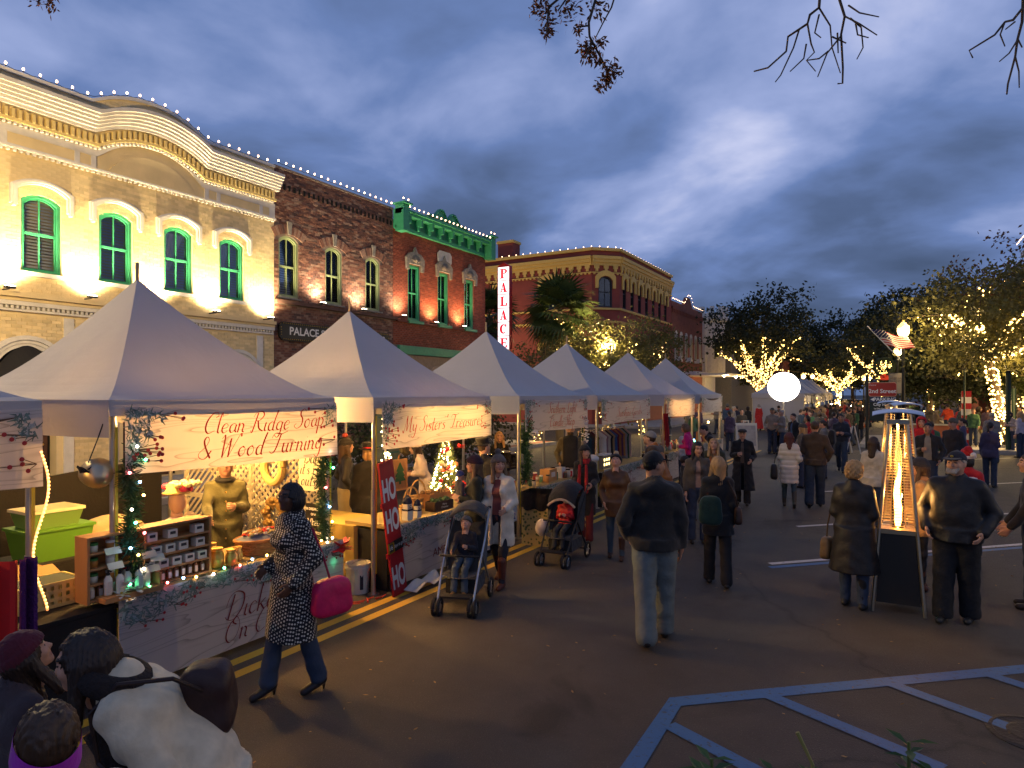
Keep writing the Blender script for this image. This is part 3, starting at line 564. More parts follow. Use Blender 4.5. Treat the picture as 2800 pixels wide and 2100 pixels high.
for i, ch in enumerate('PALACE'):
    z = 3.36 - i * .665; m = MB(); m.box((0, -.12, z + .28), (.60, .02, .63)); o = obj('panel', m, SF, ps)
    obj('letter', slab_letter(ch, .42, .46, lambda a, b: (a, -.134, z + .05 + b)), SR, o)
    m = MB(); m.box((0, .12, z + .28), (.60, .02, .63)); o = obj('panel', m, SF, ps); obj('letter', slab_letter(ch, .42, .46, lambda a, b: (-a, .134, z + .05 + b)), SR, o)
ps.rotation_euler = (0, 0, 0)
# ---------------------------------------------------------------- maroon corner building
b4 = thing('maroon_corner_building', 'maroon corner building with ochre cornice, corbels and arched windows', 'building', (D, 45, 0))
K = [Vector((-34, 43.3, 0)), Vector((-18.75, 43.45, 0)), Vector((D, 44.9, 0)), Vector((D, 57.5, 0))]
FL = [Face(b4, K[i], K[i + 1] - K[i]) for i in range(3)]; LN = [(K[i + 1] - K[i]).length for i in range(3)]
WL = [[(3.2, 4.3), (7.2, 8.3), (11.2, 12.3)], [(.5, 1.55)], [(.65 + 1.66 * i, 1.35 + 1.66 * i) for i in range(7)]]
DGR = mat('dark_frame', (.03, .03, .035), .4)
for i, (fc, l) in enumerate(zip(FL, LN)):
    op = WL[i]; z0, z1 = 8.55, 10.75
    gh = [archrect(a, b, 2.2, 6.0, .3) for a, b in op]
    fc.plate('wall', [(0, 0), (l, 0), (l, 12.6), (0, 12.6)], MAROON, .3, -.32, [archrect(a, b, z0, z1, .35) for a, b in op] + gh)
    fc.rect('back_wall', .1, l - .1, .1, 12, DARK, .04, -.9)
    for a, b in op:
        window(fc, a, b, z0, z1, .35, DGR, slats=False, fw=.06)
        o_ = archrect(a - .24, b + .24, 9.9, z1 + .42, .45); i_ = archrect(a - .02, b + .02, 9.9, z1 + .03, .36); fc.plate('hood_mould', o_[1:] + [o_[0]] + [i_[0]] + i_[2:][::-1] + [i_[1]], YEL, .12)
        window(fc, a, b, 2.2, 6.0, .3, DGR, slats=False, fw=.06)
        o_ = archrect(a - .24, b + .24, 5.3, 6.4, .4); i_ = archrect(a - .02, b + .02, 5.3, 6.03, .31); fc.plate('hood_mould', o_[1:] + [o_[0]] + [i_[0]] + i_[2:][::-1] + [i_[1]], YEL, .12)
    fc.rect('coping', -.02, l + .02, 12.58, 12.78, YEL, .5, -.36); fc.rect('cornice', 0, l, 11.95, 12.18, YEL, .30); fc.rect('cornice', 0, l, 11.72, 11.946, YEL, .22); fc.rect('frieze', 0, l, 11.52, 11.716, YEL, .12)
    n = max(3, int(l / .62)); fc.row('corbel', 0, l, n, 11.30, 11.516, .36, .11, 0, YEL); fc.row('corbel', 0, l, n, 11.10, 11.296, .20, .10, 0, YEL)
    fc.rect('string_course', 0, l, 10.98, 11.05, YEL, .08); fc.row('dentil', 0, l, n * 2, 10.88, 10.976, .14, .08, 0, YEL)
    fc.rect('string_course', 0, l, 8.36, 8.50, YEL, .10); fc.rect('string_course', 0, l, 7.45, 7.56, YEL, .10)
    if n < 40: fc.row('dentil', 0, l, n * 2, 7.36, 7.446, .14, .08, 0, YEL)
m = MB(); m.plate([(p.x - D, p.y - 45) for p in (Vector((-33.5, 43.9, 0)), Vector((-18.9, 44.0, 0)), Vector((-17.8, 45.1, 0)), Vector((-17.8, 57.3, 0)), Vector((-33.5, 57.3, 0)))], (), .2, lambda a, b, c: (a, b, 12.2 + c)); obj('roof', m, MORT, b4)
ch = MB(); ch.box((-26.3 - D, 44.6 - 45, 13.3), (1.35, 1.1, 1.5)); o = obj('chimney', ch, MAROON, b4); ch = MB(); ch.box((-26.3 - D, 44.6 - 45, 14.15), (1.5, 1.25, .2)); obj('chimney_cap', ch, YEL, o)
roof_string('string of white bulbs along the maroon corner building roofline', [K[0] + Vector((4, .2, 12.8)), K[1] + Vector((0, .15, 12.8)), K[2] + Vector((-.1, .1, 12.8)), K[3] + Vector((-.1, 0, 12.8))], .62)
# ---------------------------------------------------------------- second red brick building, pale tower, far blocks
b5 = thing('gabled_brick_building', 'red brick building with small gable and tall white windows past the maroon corner', 'building', (D, 57.5, 0)); f5 = Face(b5, (D, 0, 0), (0, 1, 0)); RB = mat('red_wall_far', (.22, .07, .045), .8, var=.25, vscale=3., bump=.4, bscale=18.)
f5.plate('wall', [(57.55, 0), (68.3, 0), (68.3, 10.6), (64.6, 10.6), (63.6, 11.5), (62.6, 11.5), (61.6, 10.6), (57.55, 10.6)], RB, .3, -.3)
f5.rect('cornice', 57.55, 68.3, 9.9, 10.1, RB, .15); f5.row('corbel', 57.6, 68.2, 22, 9.6, 9.9, .2, .12, 0, RB)
for k in range(6):
    a = 58.5 + k * 1.68; w_ = f5.plate('window', archrect(a, a + .75, 5.3, 8.05, .25), mat('lit_white', (.62, .6, .55), .5), .06, 0); f5.rect('pane', a + .1, a + .65, 5.45, 7.7, WGL, .02, .06, parent=w_)  # off-white window plates
    if k in (0, 2, 4): m = MB(); m.box(f5.p(a + .38, 5.5, .3), (.5, .6, .4)); obj('air_conditioner', m, WHITE, b5)
m = MB(); m.box((.9, 6.2, 4.15), (1.8, 9.5, .35)); m.box((3.1, 6.2, 4.05), (2.8, 9.3, .16)); obj('marquee', m, WHITE, b5)
for k in range(2): m = MB(); m.ball((3.9, 3.0 + 5 * k, 3.9), .10); obj('marquee_lamp', m, glow('lamp_orange', (1., .6, .2), 25.), b5); lamp('light', 'POINT', (4.2, 2.7 + 5 * k, 3.7), 140, WARM2, b5, .1)
roof_string('string of white bulbs along the gabled brick roofline', [(D + .1, 57.7, 10.7), (D + .1, 61.5, 10.7), (D + .1, 62.6, 11.6), (D + .1, 63.6, 11.6), (D + .1, 64.6, 10.7), (D + .1, 68.2, 10.7)], .5)
b6 = thing('pale_tower_building', 'pale cream castellated tower building past the gabled brick one', 'building', (D, 68.3, 0)); m = MB(); m.box((-2, 2.2, 5.1), (4.6, 4.3, 10.2)); obj('wall', m, WHITE, b6); m = MB(); m.lathe([(1.2, 4.2), (1.5, 4.6), (1.5, 9.6), (1.8, 9.9), (1.8, 10.6), (1.5, 10.6)], 12, (.3, 2.2, 0)); obj('turret', m, WHITE, b6)
for k in range(10): m = MB(); m.box((.3 + 1.62 * math.cos(.63 * k), 2.2 + 1.62 * math.sin(.63 * k), 10.95), (.42, .42, .7), .63 * k); obj('merlon', m, WHITE, b6)
for k in range(3): m = MB(); m.box((.3 + 1.5 * math.cos(.9 * k - .9), 2.2 + 1.5 * math.sin(.9 * k - .9), 7.), (.10, .5, 1.9), .9 * k - .9); obj('window', m, glass('far_pane'), b6)
GREYW = mat('grey_wall', (.16, .15, .15), .85, var=.2)
def plain_block(name, label, x0, x1, y0, y1, h, ma, wins=(), lit=None):
    t = thing(name, label, 'building', (x0, y0, 0)); m = MB(); m.box(((x1 - x0) / 2, (y1 - y0) / 2, h / 2), (x1 - x0, y1 - y0, h)); obj('wall', m, ma, t); m = MB(); m.box(((x1 - x0) / 2, (y1 - y0) / 2, h + .1), (x1 - x0 + .3, y1 - y0 + .3, .2)); obj('coping', m, ma, t)
    for (side, c, z, w_, h_) in wins:
        m = MB(); m.box((c, -.02, z) if side == 'y' else (x1 - x0 + .02, c, z), (w_, .08, h_) if side == 'y' else (.08, w_, h_)); o = obj('window', m, DGR, t)
        m = MB(); m.box((c, -.05, z) if side == 'y' else (x1 - x0 + .05, c, z), (w_ - .16, .06, h_ - .16) if side == 'y' else (.06, w_ - .16, h_ - .16)); obj('pane', m, lit or WGL, o)
    return t
LITW = glow('lit_window', (1., .62, .22), 1.1)
plain_block('grey_building', 'tall plain grey building behind the pale tower', -30, -15.5, 74, 88, 9.5, GREYW, [('x', 3 + 3 * k, 6.5, 1, 1.6) for k in range(4)])
b8 = plain_block('brick_shop', 'low brick shop with lit door under a small green awning', -24, -12.2, 88, 110, 6.2, RB, [('y', 6.0, 1.6, 1.6, 2.4), ('y', 9.6, 1.6, 1.8, 2.4), ('x', 3, 1.7, 2.2, 2.4), ('x', 7, 1.7, 2.2, 2.4), ('x', 11, 1.7, 2.2, 2.4)], LITW)
m = MB(); m.grid(lambda u, v: (9.6 - 1.1 + 2.2 * u, -1.2 * v * math.sin(math.pi * u) ** .4 - .06, 2.95 + 1.05 * math.sin(math.pi * u) * (1 - v)), 12, 5); obj('awning', m, mat('awning_green', (.10, .34, .26), .7, trans=.3), b8)
plain_block('far_white_building', 'distant pale building closing the left side of the street', -24, -12.6, 112, 150, 8.5, WHITE, [('x', 3 + 5 * k, 1.7, 3, 2.4) for k in range(7)], LITW)
b9 = thing('grey_cornice_building', 'tall pale grey building edge with strings of lights at the right border', 'building', (8.2, 44.0, 0)); m = MB(); m.box((5.5, 8, 6.1), (10.5, 16, 12.2)); obj('wall', m, mat('pale_grey_wall', (.34, .33, .33), .8, var=.2), b9)
for k, (z, e) in enumerate(((12.1, .35), (12.5, .55), (12.9, .3), (9.0, .2), (5.0, .25))): m = MB(); m.box((5.5, 8, z), (10.5 + 2 * e, 16 + 2 * e, .34)); obj('cornice', m, mat('pale_grey_trim', (.42, .41, .40), .7), b9)
for k in range(5):
    m = MB(); m.box((.18, 2 + 3 * k, 7.2), (.2, 1.2, 2.2)); o = obj('window', m, DGR, b9); m = MB(); m.box((.09, 2 + 3 * k, 7.2), (.06, 1.0, 2.0)); obj('pane', m, WGL, o)
roof_string('string of warm bulbs hanging down the pale grey building edge', [(8.0, 43.5, 13.1), (7.4, 44.0, 12.0), (7.2, 44.4, 10.4), (6.6, 44.5, 9.0)], .33); roof_string('string of warm bulbs along the pale grey cornice top', [(7.6, 43.4, 13.1), (7.6, 60, 13.1)], .5)
for i in range(4): plain_block('far_shop_building', '%s distant shop building behind the trees on the right' % ('nearest', 'second', 'third', 'farthest')[i], 5.5 + .01 * i, 16, 62 + 17 * i, 78 + 17 * i, 6.5 + (i % 2) * 2, GREYW if i % 2 else RB, [('y', 2 + 2.5 * k, 1.8, 2, 2.2) for k in range(3)], LITW)['group'] = 'far shops on the right'
# ================================================================ market tents
CANVAS = mat('canvas', (.45, .43, .44), .75, var=.05, vscale=1.5, bump=.6, bscale=4.5, trans=.06, stretch=(1., 1., .35)); STEEL = mat('pole_steel', (.55, .52, .46), .35, .9, var=.1); STRAP = mat('strap_yellow', (.62, .50, .05), .6)
def _plank(t, b, n, lk):
    tc_ = n('ShaderNodeTexCoord'); mp_ = n('ShaderNodeMapping'); mp_.inputs['Scale'].default_value = (1, .55, 5.); lk(tc_.outputs['Object'], mp_.inputs[0])
    no = n('ShaderNodeTexNoise', i_Scale=2.2, i_Detail=7., i_Roughness=.6, i_Distortion=1.2); lk(mp_.outputs[0], no.inputs['Vector'])
    n0 = n('ShaderNodeTexNoise', i_Scale=.9, i_Detail=1.5, i_Distortion=.5); lk(mp_.outputs[0], n0.inputs['Vector']); m1 = n('ShaderNodeMath', operation='MULTIPLY'); lk(n0.outputs['Fac'], m1.inputs[0]); m1.inputs[1].default_value = 13.; fr = n('ShaderNodeMath', operation='FRACT'); lk(m1.outputs[0], fr.inputs[0])
    mu = n('ShaderNodeMath', operation='MULTIPLY'); lk(no.outputs['Fac'], mu.inputs[0]); lk(fr.outputs[0], mu.inputs[1])
    r = n('ShaderNodeValToRGB'); e = r.color_ramp.elements; e[0].position = .02; e[0].color = (.42, .37, .34, 1); e[1].position = .16; e[1].color = (.66, .60, .57, 1); x = e.new(.07); x.color = (.58, .52, .49, 1); lk(mu.outputs[0], r.inputs[0]); lk(r.outputs[0], b.inputs['Base Color']); b.inputs['Roughness'].default_value = .55
    tr = n('ShaderNodeBsdfTranslucent'); lk(r.outputs[0], tr.inputs[0]); ms = n('ShaderNodeMixShader', i_Fac=.38); lk(b.outputs[0], ms.inputs[1]); lk(tr.outputs[0], ms.inputs[2]); lk(ms.outputs[0], t.nodes['Material Output'].inputs[0])
PLANK = node_mat('printed_planks', _plank); REDINK = mat('red_ink', (.52, .035, .02), .6, trans=.3); DKRED = mat('dark_red_ink', (.20, .012, .016), .6)
FIR = mat('fir_print', (.14, .20, .17), .6, var=.5, vscale=30.); FIRL = mat('fir_print_frost', (.36, .42, .40), .6, var=.3, vscale=30.); BERRY = mat('berry_print', (.42, .02, .025), .5); TWIG = mat('twig_print', (.10, .05, .03), .7)
TF, TD, EAVE, PEAK = -5.42, 2.9, 2.37, 3.62
def sprigs(m, fn, a0, a1, b0, b1, n, rnd, big=.05):      # printed fir needles as small flat blades on a surface fn(a, b)
    for k in range(n):
        a = rnd.uniform(a0, a1); b = rnd.uniform(b0, b1); an = rnd.uniform(0, 6.28); l = rnd.uniform(.5, 1.3) * big
        dx, dz = math.cos(an) * l, math.sin(an) * l; m.cm = rnd.choice((0, 0, 0, 1)); nx, nz = -dz * .14, dx * .14
        m.add([fn(a - nx, b - nz), fn(a + nx, b + nz), fn(a + dx + nx * .3, b + dz + nz * .3), fn(a + dx - nx * .3, b + dz - nz * .3)], [(0, 1, 2, 3)])
def berries(m, fn, a, b, n, rnd, s=.02, dirx=1):
    for k in range(n):
        aa = a + dirx * rnd.uniform(0, .26); bb = b + rnd.uniform(-.05, .05); m.cm = 3; m.add([fn(a, b), fn(a, b + .006), fn(aa, bb + .006), fn(aa, bb)], [(0, 1, 2, 3)])
        m.cm = 2; m.add([fn(aa + s * math.cos(i * .785), bb + s * math.sin(i * .785), .001) for i in range(8)], [tuple(range(8))])
def tent(i, y0, y1, peaky, label, name_lines, depth=TD, xf=TF, full=True, eave=EAVE, peak=PEAK, banner=True, sag=.04, curl=0.):
    xc = xf - depth / 2; yc = (y0 + y1) / 2; t = thing('market_tent', label, 'tent', (xc, yc, 0), 0, 'market tents'); hw = (y1 - y0) / 2 + .04; hd = depth / 2 + .04; py_ = peaky - yc; rnd = random.Random(i * 11 + 3)
    ph = [rnd.uniform(0, 6) for _ in range(4)]
    def can(u, v):
        u = 2 * u - 1; v = 2 * v - 1; k = max(abs(u), abs(v)); s_ = 1 - k
        z = eave + (peak - eave) * (s_ ** 1.36) + .018 * math.sin(5 * u + ph[0]) * math.sin(4 * v + ph[1]) * (1 - s_) * min(1, s_ * 8)
        return (v * hd, u * hw + py_ * s_, z)
    m = MB(); ng = 16 if full else 8
    for sd in range(4):
        def side(r, w_, sd=sd):
            a, b = r, r * (2 * w_ - 1); u, v = ((a, b), (b, -a), (-a, -b), (-b, a))[sd]; return can((u + 1) / 2, (v + 1) / 2)
        m.grid(side, ng, ng)
    obj('canopy', m, CANVAS, t)
    for k, (sx, sy) in enumerate(((1, 0), (-1, 0), (0, 1), (0, -1))):
        m = MB()
        def vf(u, v, sx=sx, sy=sy):
            u2 = 2 * u - 1; w_ = .012 * math.sin(9 * u2 + ph[2] + k) * v; z = eave - (.30 if not (sx == 1 and banner) else .13) * v - .015 * (1 - u2 * u2) * v
            return (sx * (hd + w_), u2 * hw, z) if sx else (u2 * hd, sy * (hw + w_), z)
        m.grid(vf, 14 if full else 4, 4 if full else 1); obj('valance', m, CANVAS, t)
    for sx in (1, -1):
        for sy in (1, -1):
            m = MB(); px_, qy = sx * depth / 2 - sx * .01, sy * (hw - .06); m.tube([(px_, qy, 0), (px_, qy, 1.25)], .030, 8); m.tube([(px_, qy, 1.1), (px_, qy, eave)], .024, 8); m.lathe([(.07, 0), (.07, .012)], 10, (px_, qy, 0))
            p_ = obj('pole', m, STEEL, t, smooth=False)
            if full and sx == 1: m = MB(); m.box((px_ + .032, qy + .012, 1.2 if sy < 0 else 1.35), (.006, .02, 1.9 if sy < 0 else 1.5)); obj('strap', m, STRAP, p_)
    m = MB(); m.tube([(0, py_, peak - .3), (0, py_, peak + .17)], .018, 6); obj('finial', m, mat('wood_pale', (.45, .32, .18), .7), t)
    if full:
        m = MB()
        for sx in (1, -1): m.tube([(sx * depth / 2, -hw + .06, eave - .04), (sx * depth / 2, hw - .06, eave - .04)], .014, 6)
        for sy in (1, -1): m.tube([(-depth / 2, sy * (hw - .06), eave - .04), (depth / 2, sy * (hw - .06), eave - .04)], .014, 6)
        obj('frame_rail', m, STEEL, t)
    if banner:
        bx = depth / 2 + .085; ba0, ba1 = -hw + .10, hw - .02; bh = .56; top = eave - .05
        def bf(a, b, c=0.):       # a along tent 0..1, b 0 (bottom)..1 (top)
            s_ = 4 * a * (1 - a); z = top - bh * (1 - b) - sag * s_ * b - .02 * math.sin(3.1 * a + ph[3]) * (1 - b)
            return (bx + c + .018 * math.sin(7 * a + ph[0]) * (1 - b) + .03 * curl * s_ * (1 - b), ba0 + (ba1 - ba0) * a, z)
        m = MB(); m.grid(bf, 24, 8); bn = obj('banner', m, PLANK, t, smooth=True)
        if full:
            W_ = ba1 - ba0; fn = lambda a, b, c=0.: bf(a / W_, b / bh, .006 + c)
            m = MB(); sprigs(m, fn, .02, .20, .30, .53, 150, rnd); sprigs(m, fn, .02, .12, .12, .35, 70, rnd); sprigs(m, fn, W_ - .18, W_ - .04, .36, .53, 70, rnd); sprigs(m, fn, .18, .34, .46, .53, 40, rnd)
            for (a, b, n_, d_) in ((.05, .20, 9, 1), (.04, .10, 5, 1), (.16, .32, 3, 1), (W_ - .04, .36, 4, -1), (W_ - .04, .16, 5, -1), (.30, .50, 3, 1), (W_ - .15, .50, 3, -1)): berries(m, fn, a, b, n_, rnd, .017, d_)
            stuff(obj('fir_garland_print', m, [FIR, FIRL, BERRY, TWIG], bn))
        for (s_, a, b, size, wd) in name_lines:
            m = script_text(s_, size, wd, mp=lambda x, z, a=a, b=b: bf(a + x / (ba1 - ba0), (b + z) / bh, .009)); obj('lettering', m, REDINK, bn)
    return t
TENT = [(2.93, 5.28, 3.98), (5.98, 8.50, 7.08), (9.50, 12.12, 10.78), (12.80, 16.0, 14.40), (17.37, 20.3, 18.6), (21.1, 24.0, 22.3)]
tent(0, -.55, 2.38, .95, 'white peaked market tent cut off at the left edge of the picture', [])
tent(1, *TENT[0], 'white peaked market tent with the Clean Ridge Soap & Wood Turning banner', [('Clean Ridge Soap', .60, .33, .20, .06), ('& Wood Turning', .58, .09, .215, .06)], sag=.05)
tent(2, *TENT[1], "white peaked market tent with the My Sisters' Treasures banner", [("My Sisters' Treasures", .52, .19, .21, .06)])
tent(3, *TENT[2], 'white peaked market tent with the Southern Light Candle Shop banner', [('Southern Light', .55, .32, .20, .06), ('Candle Shop', .55, .07, .20, .06)], sag=.03)
tent(4, *TENT[3], 'white peaked market tent with the Sunshine banner above the clothes rack', [('Sunshine Goods', .53, .16, .25, .06)], sag=.12)
tent(5, *TENT[4], 'white peaked market tent with the glowing orange banner', [], sag=.12)
tent(6, *TENT[5], 'last white peaked market tent of the near row', [], sag=.16)
for k in range(6): tent(20 + k, 45 + 3.5 * k, 48.1 + 3.5 * k, 46.55 + 3.5 * k, ('first white tent of the far row with a pale end wall behind the globe', 'second white tent of the far row beyond the glowing globe', 'third white tent of the far row beyond the glowing globe', 'fourth white tent of the far row beyond the glowing globe', 'fifth white tent of the far row beyond the glowing globe', 'last white tent of the far row beyond the glowing globe')[k], [], xf=-5.0, full=False, depth=3.1, banner=True, sag=.15)
m = MB(); m.grid(lambda u, v: (-8.1 + 3.1 * u, 45.02 + .03 * math.sin(9 * u), .05 + 2.1 * v), 12, 2); o = obj('tent_end_wall', m, CANVAS); tag(o, 'pale canvas end wall hanging on the first far tent', 'tent wall')
# counters with printed fronts
CLOTHB = mat('black_cloth', (.012, .011, .012), .9, bump=.2); EDGE = mat('table_edge', (.40, .28, .10), .6)
def counter(i, y0, y1, label, lines, x=-5.31, h=.80, depth=.75):
    t = thing('market_counter', label, 'counter', (x, y0, 0), 0, 'market counters'); l = y1 - y0; rnd = random.Random(40 + i)
    m = MB(); m.box((-depth / 2, l / 2, h - .02), (depth, l, .04)); obj('table_top', m, EDGE, t)
    for a in (.1, l - .1):
        for d in (-.08, -depth + .08): m = MB(); m.tube([(d, a, 0), (d, a, h - .04)], .018, 6); obj('leg', m, STEEL, t)
    fn = lambda a, b, c=0.: (.012 + c + .008 * math.sin(3 * a + i), a, b)
    m = MB(); m.grid(lambda u, v: fn(u * l, .06 + (h - .06) * v), 16, 4); fr = obj('front_banner', m, PLANK, t, smooth=True); m = MB(); m.box((-depth / 2 - .02, -.012, h / 2 - .03), (depth - .04, .01, h - .08)); obj('end_drape', m, CLOTHB, t)
    f2_ = lambda a, b, c=0.: fn(a, b, .005 + c); m = MB()
    for k in range(int(l / .30)): a = .16 + k * .30; d = .13 + .10 * rnd.random() + .06 * math.cos(k * 1.3); sprigs(m, f2_, max(.03, a - .18), min(l - .03, a + .18), h - d, h - .02, 110, rnd, .055); berries(m, f2_, a, h - d, rnd.choice((2, 4, 6)), rnd, .013, rnd.choice((1, -1)))
    stuff(obj('fir_garland_print', m, [FIR, FIRL, BERRY, TWIG], fr))
    for kind, s_, a, b, size, ma in lines:
        if kind == 's': q = script_text(s_, size, .05, mp=lambda x, z: fn(a + x, b + z, .007))
        else: q = text_mesh(s_, size, mp=lambda x, z: fn(a + x, b + z, .007))
        obj('lettering', q, ma, fr)
    return t
DK = lambda a: [('s', 'Dickens', a, .33, .24, DKRED), ('s', 'On Centre', a + .06, .13, .22, DKRED)]
counter(1, 2.92, 5.36, 'long counter under the soap tent with plank print, fir garland and red script', DK(1.32))
counter(2, 6.17, 8.45, 'counter under the second tent with plank print lettered AMELIA ISLAND', [('t', 'AMELIA ISLAND', 1.38, .30, .155, DKRED)])
counter(3, 9.75, 12.05, 'counter under the candle tent with plank print beside the holly box', DK(.95)); counter(4, 12.95, 15.9, 'counter with plank print in front of the clothes rack', DK(1.5)); counter(5, 17.5, 20.2, 'counter under the glowing orange banner tent', DK(1.4)); counter(6, 21.2, 23.9, 'counter under the last near tent', DK(1.4)); counter(0, -.3, 2.2, 'counter of the cut-off tent at the left edge', DK(1.2))
# ---------------------------------------------------------------- bulbs in the tents
BGL = glow('tent_bulb', (1., .6, .2), 60., False)
def hang_bulb(x, y, z, power, label, colr=WARM, top=None):
    t = thing('hanging_bulb', label, 'light bulb', (x, y, z), 0, 'bulbs in the tents'); m = MB(); m.ball((0, 0, 0), .03, 8, 6); obj('glass', m, BGL, t); m = MB(); m.lathe([(.014, .028), (.016, .06)], 8); m.tube([(0, 0, .06), (0, 0, (top or 2.35) - z)], .005, 5); obj('cord', m, WIRE, t); lamp('light', 'POINT', (0, 0, -.02), power, colr, t, .035)
hang_bulb(-6.3, 3.75, 2.10, 236, 'bare bulb hanging behind the Clean Ridge banner, left half'); hang_bulb(-6.5, 4.75, 2.12, 236, 'bare bulb hanging behind the Clean Ridge banner, right half'); hang_bulb(-6.55, 5.62, 2.17, 288, 'bright bare bulb between the soap tent and the second tent')
hang_bulb(-5.75, 7.05, 2.12, 62, 'bare bulb glowing through the left half of the second banner'); hang_bulb(-5.75, 7.95, 2.08, 62, 'bare bulb glowing through the right half of the second banner'); hang_bulb(-6.6, 8.1, 2.1, 72, 'bare bulb above the lit Christmas tree')
hang_bulb(-6.4, 12.3, 2.05, 21, 'small bulb at the right pole of the candle tent'); hang_bulb(-6.6, 11.0, 2.1, 19, 'small bulb under the candle tent'); hang_bulb(-6.6, 14.6, 2.1, 21, 'small bulb above the clothes rack')
hang_bulb(-5.8, 18.4, 2.1, 62, 'bulb glowing through the orange banner, left'); hang_bulb(-5.8, 19.4, 2.1, 62, 'bulb glowing through the orange banner, right'); hang_bulb(-5.9, 24.3, 1.35, 33, 'round orange lamp beside the last near tent', top=1.36)
for k in range(3): hang_bulb(-6.2, 47 + 6 * k, 2.1, 144, ('bulb under the first far tent', 'bulb under the third far tent', 'bulb under the fifth far tent')[k], WARM2)
hang_bulb(-6.2, .9, 2.1, 96, 'bare bulb under the cut-off left tent')
# clamp lamp on the soap tent's left pole
t = thing('clamp_lamp', 'metal dome clamp lamp hanging on the left pole of the soap tent', 'lamp', (-5.48, 2.86, 1.78)); m = MB(); m.lathe([(.02, .12), (.05, .11), (.10, .05), (.13, -.03), (.125, -.03), (.09, .05), (.04, .10)], 18); obj('reflector', m, mat('spun_metal', (.5, .42, .28), .42, .9), t, rot=(R(20), R(115), 0), smooth=True)
m = MB(); pts = [(.03 * math.cos(k * .9) + .02, -.1 + .06 * math.sin(k * .9 + .3 * math.sin(k)), .05 + .03 * math.sin(k * 1.7)) for k in range(24)]; m.tube(pts, .006, 5); m.tube([(.02, -.08, .1), (.0, .0, .28), (.02, .03, .40)], .005, 5); obj('cord', m, WIRE, t); m = MB(); m.ball((-.08, 0, -.02), .035); obj('bulb', m, BGL, t); lamp('light', 'SPOT', (-.12, 0, -.02), 40, WARM, t, .04, 150, (-1.2, .5, -.5))
# ---------------------------------------------------------------- rope light at the left pole
t = thing('rope_light', 'glowing rope light draped down the far left tent pole', 'rope light', (-5.36, 2.36, 0)); cu = [(.03, .03 + .05 * math.sin(k * .35), 2.0 - k * .055) for k in range(22)]; m = MB(); m.tube(cu, .008, 6); obj('tube', m, glow('rope_tube', (1., .30, .04), 1.2, False), t); m = MB()
for a, b in zip(cu[:-1], cu[1:]):
    for f_ in (0, .5): m.ball([a[k] + (b[k] - a[k]) * f_ + (.008 if k == 0 else 0) for k in range(3)], .0085, 6, 4)
stuff(obj('bulbs', m, glow('rope_bulb', (1., .45, .10), 4., False), t))
# ================================================================ goods in the soap tent
WOOD = mat('pine_wood', (.42, .20, .07), .55, var=.25, vscale=4., stretch=(1, 1, .2), bump=.1); BOXW = mat('soap_card', (.66, .62, .52), .6, var=.06); INK = mat('ink', (.03, .03, .035), .6); AMB = mat('brown_bottle', (.16, .07, .025), .2, spec=.6); PLW = mat('white_plastic', (.72, .68, .55), .35)
LABP = mat('paper_label', (.62, .52, .45), .6)
sh = thing('wooden_shelf', 'pine display shelf with open compartments on the soap counter', 'shelf', (-5.36, 2.72, .80))
for z in (.012, .135, .255, .375, .50): m = MB(); m.box((-.09, .53, z), (.18, 1.02, .016)); obj('shelf_board', m, WOOD, sh)
for y in (0.01, .45, 1.05): m = MB(); m.box((-.09, y, .25), (.182, .02, .515)); obj('upright', m, WOOD, sh)
m = MB(); m.box((-.185, .53, .25), (.008, 1.03, .5)); obj('back_board', m, WOOD, sh)
def soap_box(x, y, z, k, lab):
    t = thing('soap_box', lab, 'box', (x, y, z), 0, 'soap boxes'); m = MB(); m.box((0, 0, .035), (.08, .085, .07)); obj('carton', m, BOXW, t); m = MB(); m.box((.0412, 0, .042), (.001, .05, .025)); obj('print', m, INK, t)
rows = {.383: ('top', (.52, .70, .95)), .263: ('second', (.56, .68, .80, .96)), .143: ('third', (.50, .62, .74, .86, .98))}
for z, (nm, ys) in rows.items():
    for k, y in enumerate(ys): soap_box(-5.36 - .05, 2.72 + y, .80 + z, k, '%s soap box from the left on the %s shelf, white with dark print' % (('first', 'second', 'third', 'fourth', 'fifth')[k], nm))
def bottle(x, y, z, h, r, ma, cap, lab, grp, pump=False, label=True):
    t = thing('bottle', lab, 'bottle', (x, y, z), 0, grp); m = MB(); m.lathe([(r * .95, 0), (r, .01), (r, h * .72), (r * .5, h * .86), (r * .42, h * .9)], 12); obj('flask', m, ma, t, smooth=True)
    m = MB(); m.lathe([(r * .48, h * .9), (r * .48, h)], 10)
    if pump: m.tube([(0, 0, h), (0, 0, h * 1.12)], .006, 6); m.tube([(0, 0, h * 1.12), (.04, 0, h * 1.10)], .007, 6)
    obj('cap', m, cap, t)
    if label: m = MB(); m.box((r + .001, 0, h * .38), (.001, r * 1.2, h * .5)); obj('paper_label', m, LABP, t)
for k in range(9): bottle(-5.36 - .05, 2.72 + .50 + .062 * k, .822, .105, .022, AMB, BLACK, 'brown labelled bottle on the lowest shelf, number %s from the left' % ('one', 'two', 'three', 'four', 'five', 'six', 'seven', 'eight', 'nine')[k], 'brown bottles on the shelf')
for k in range(6): bottle(-5.36 - .06, 2.72 + .06 + .062 * k, .822, .105, .022, AMB if k % 2 else PLW, BLACK, 'small bottle in the left lower compartment, %s from the left' % ('first', 'second', 'third', 'fourth', 'fifth', 'sixth')[k], 'bottles in the left compartment')
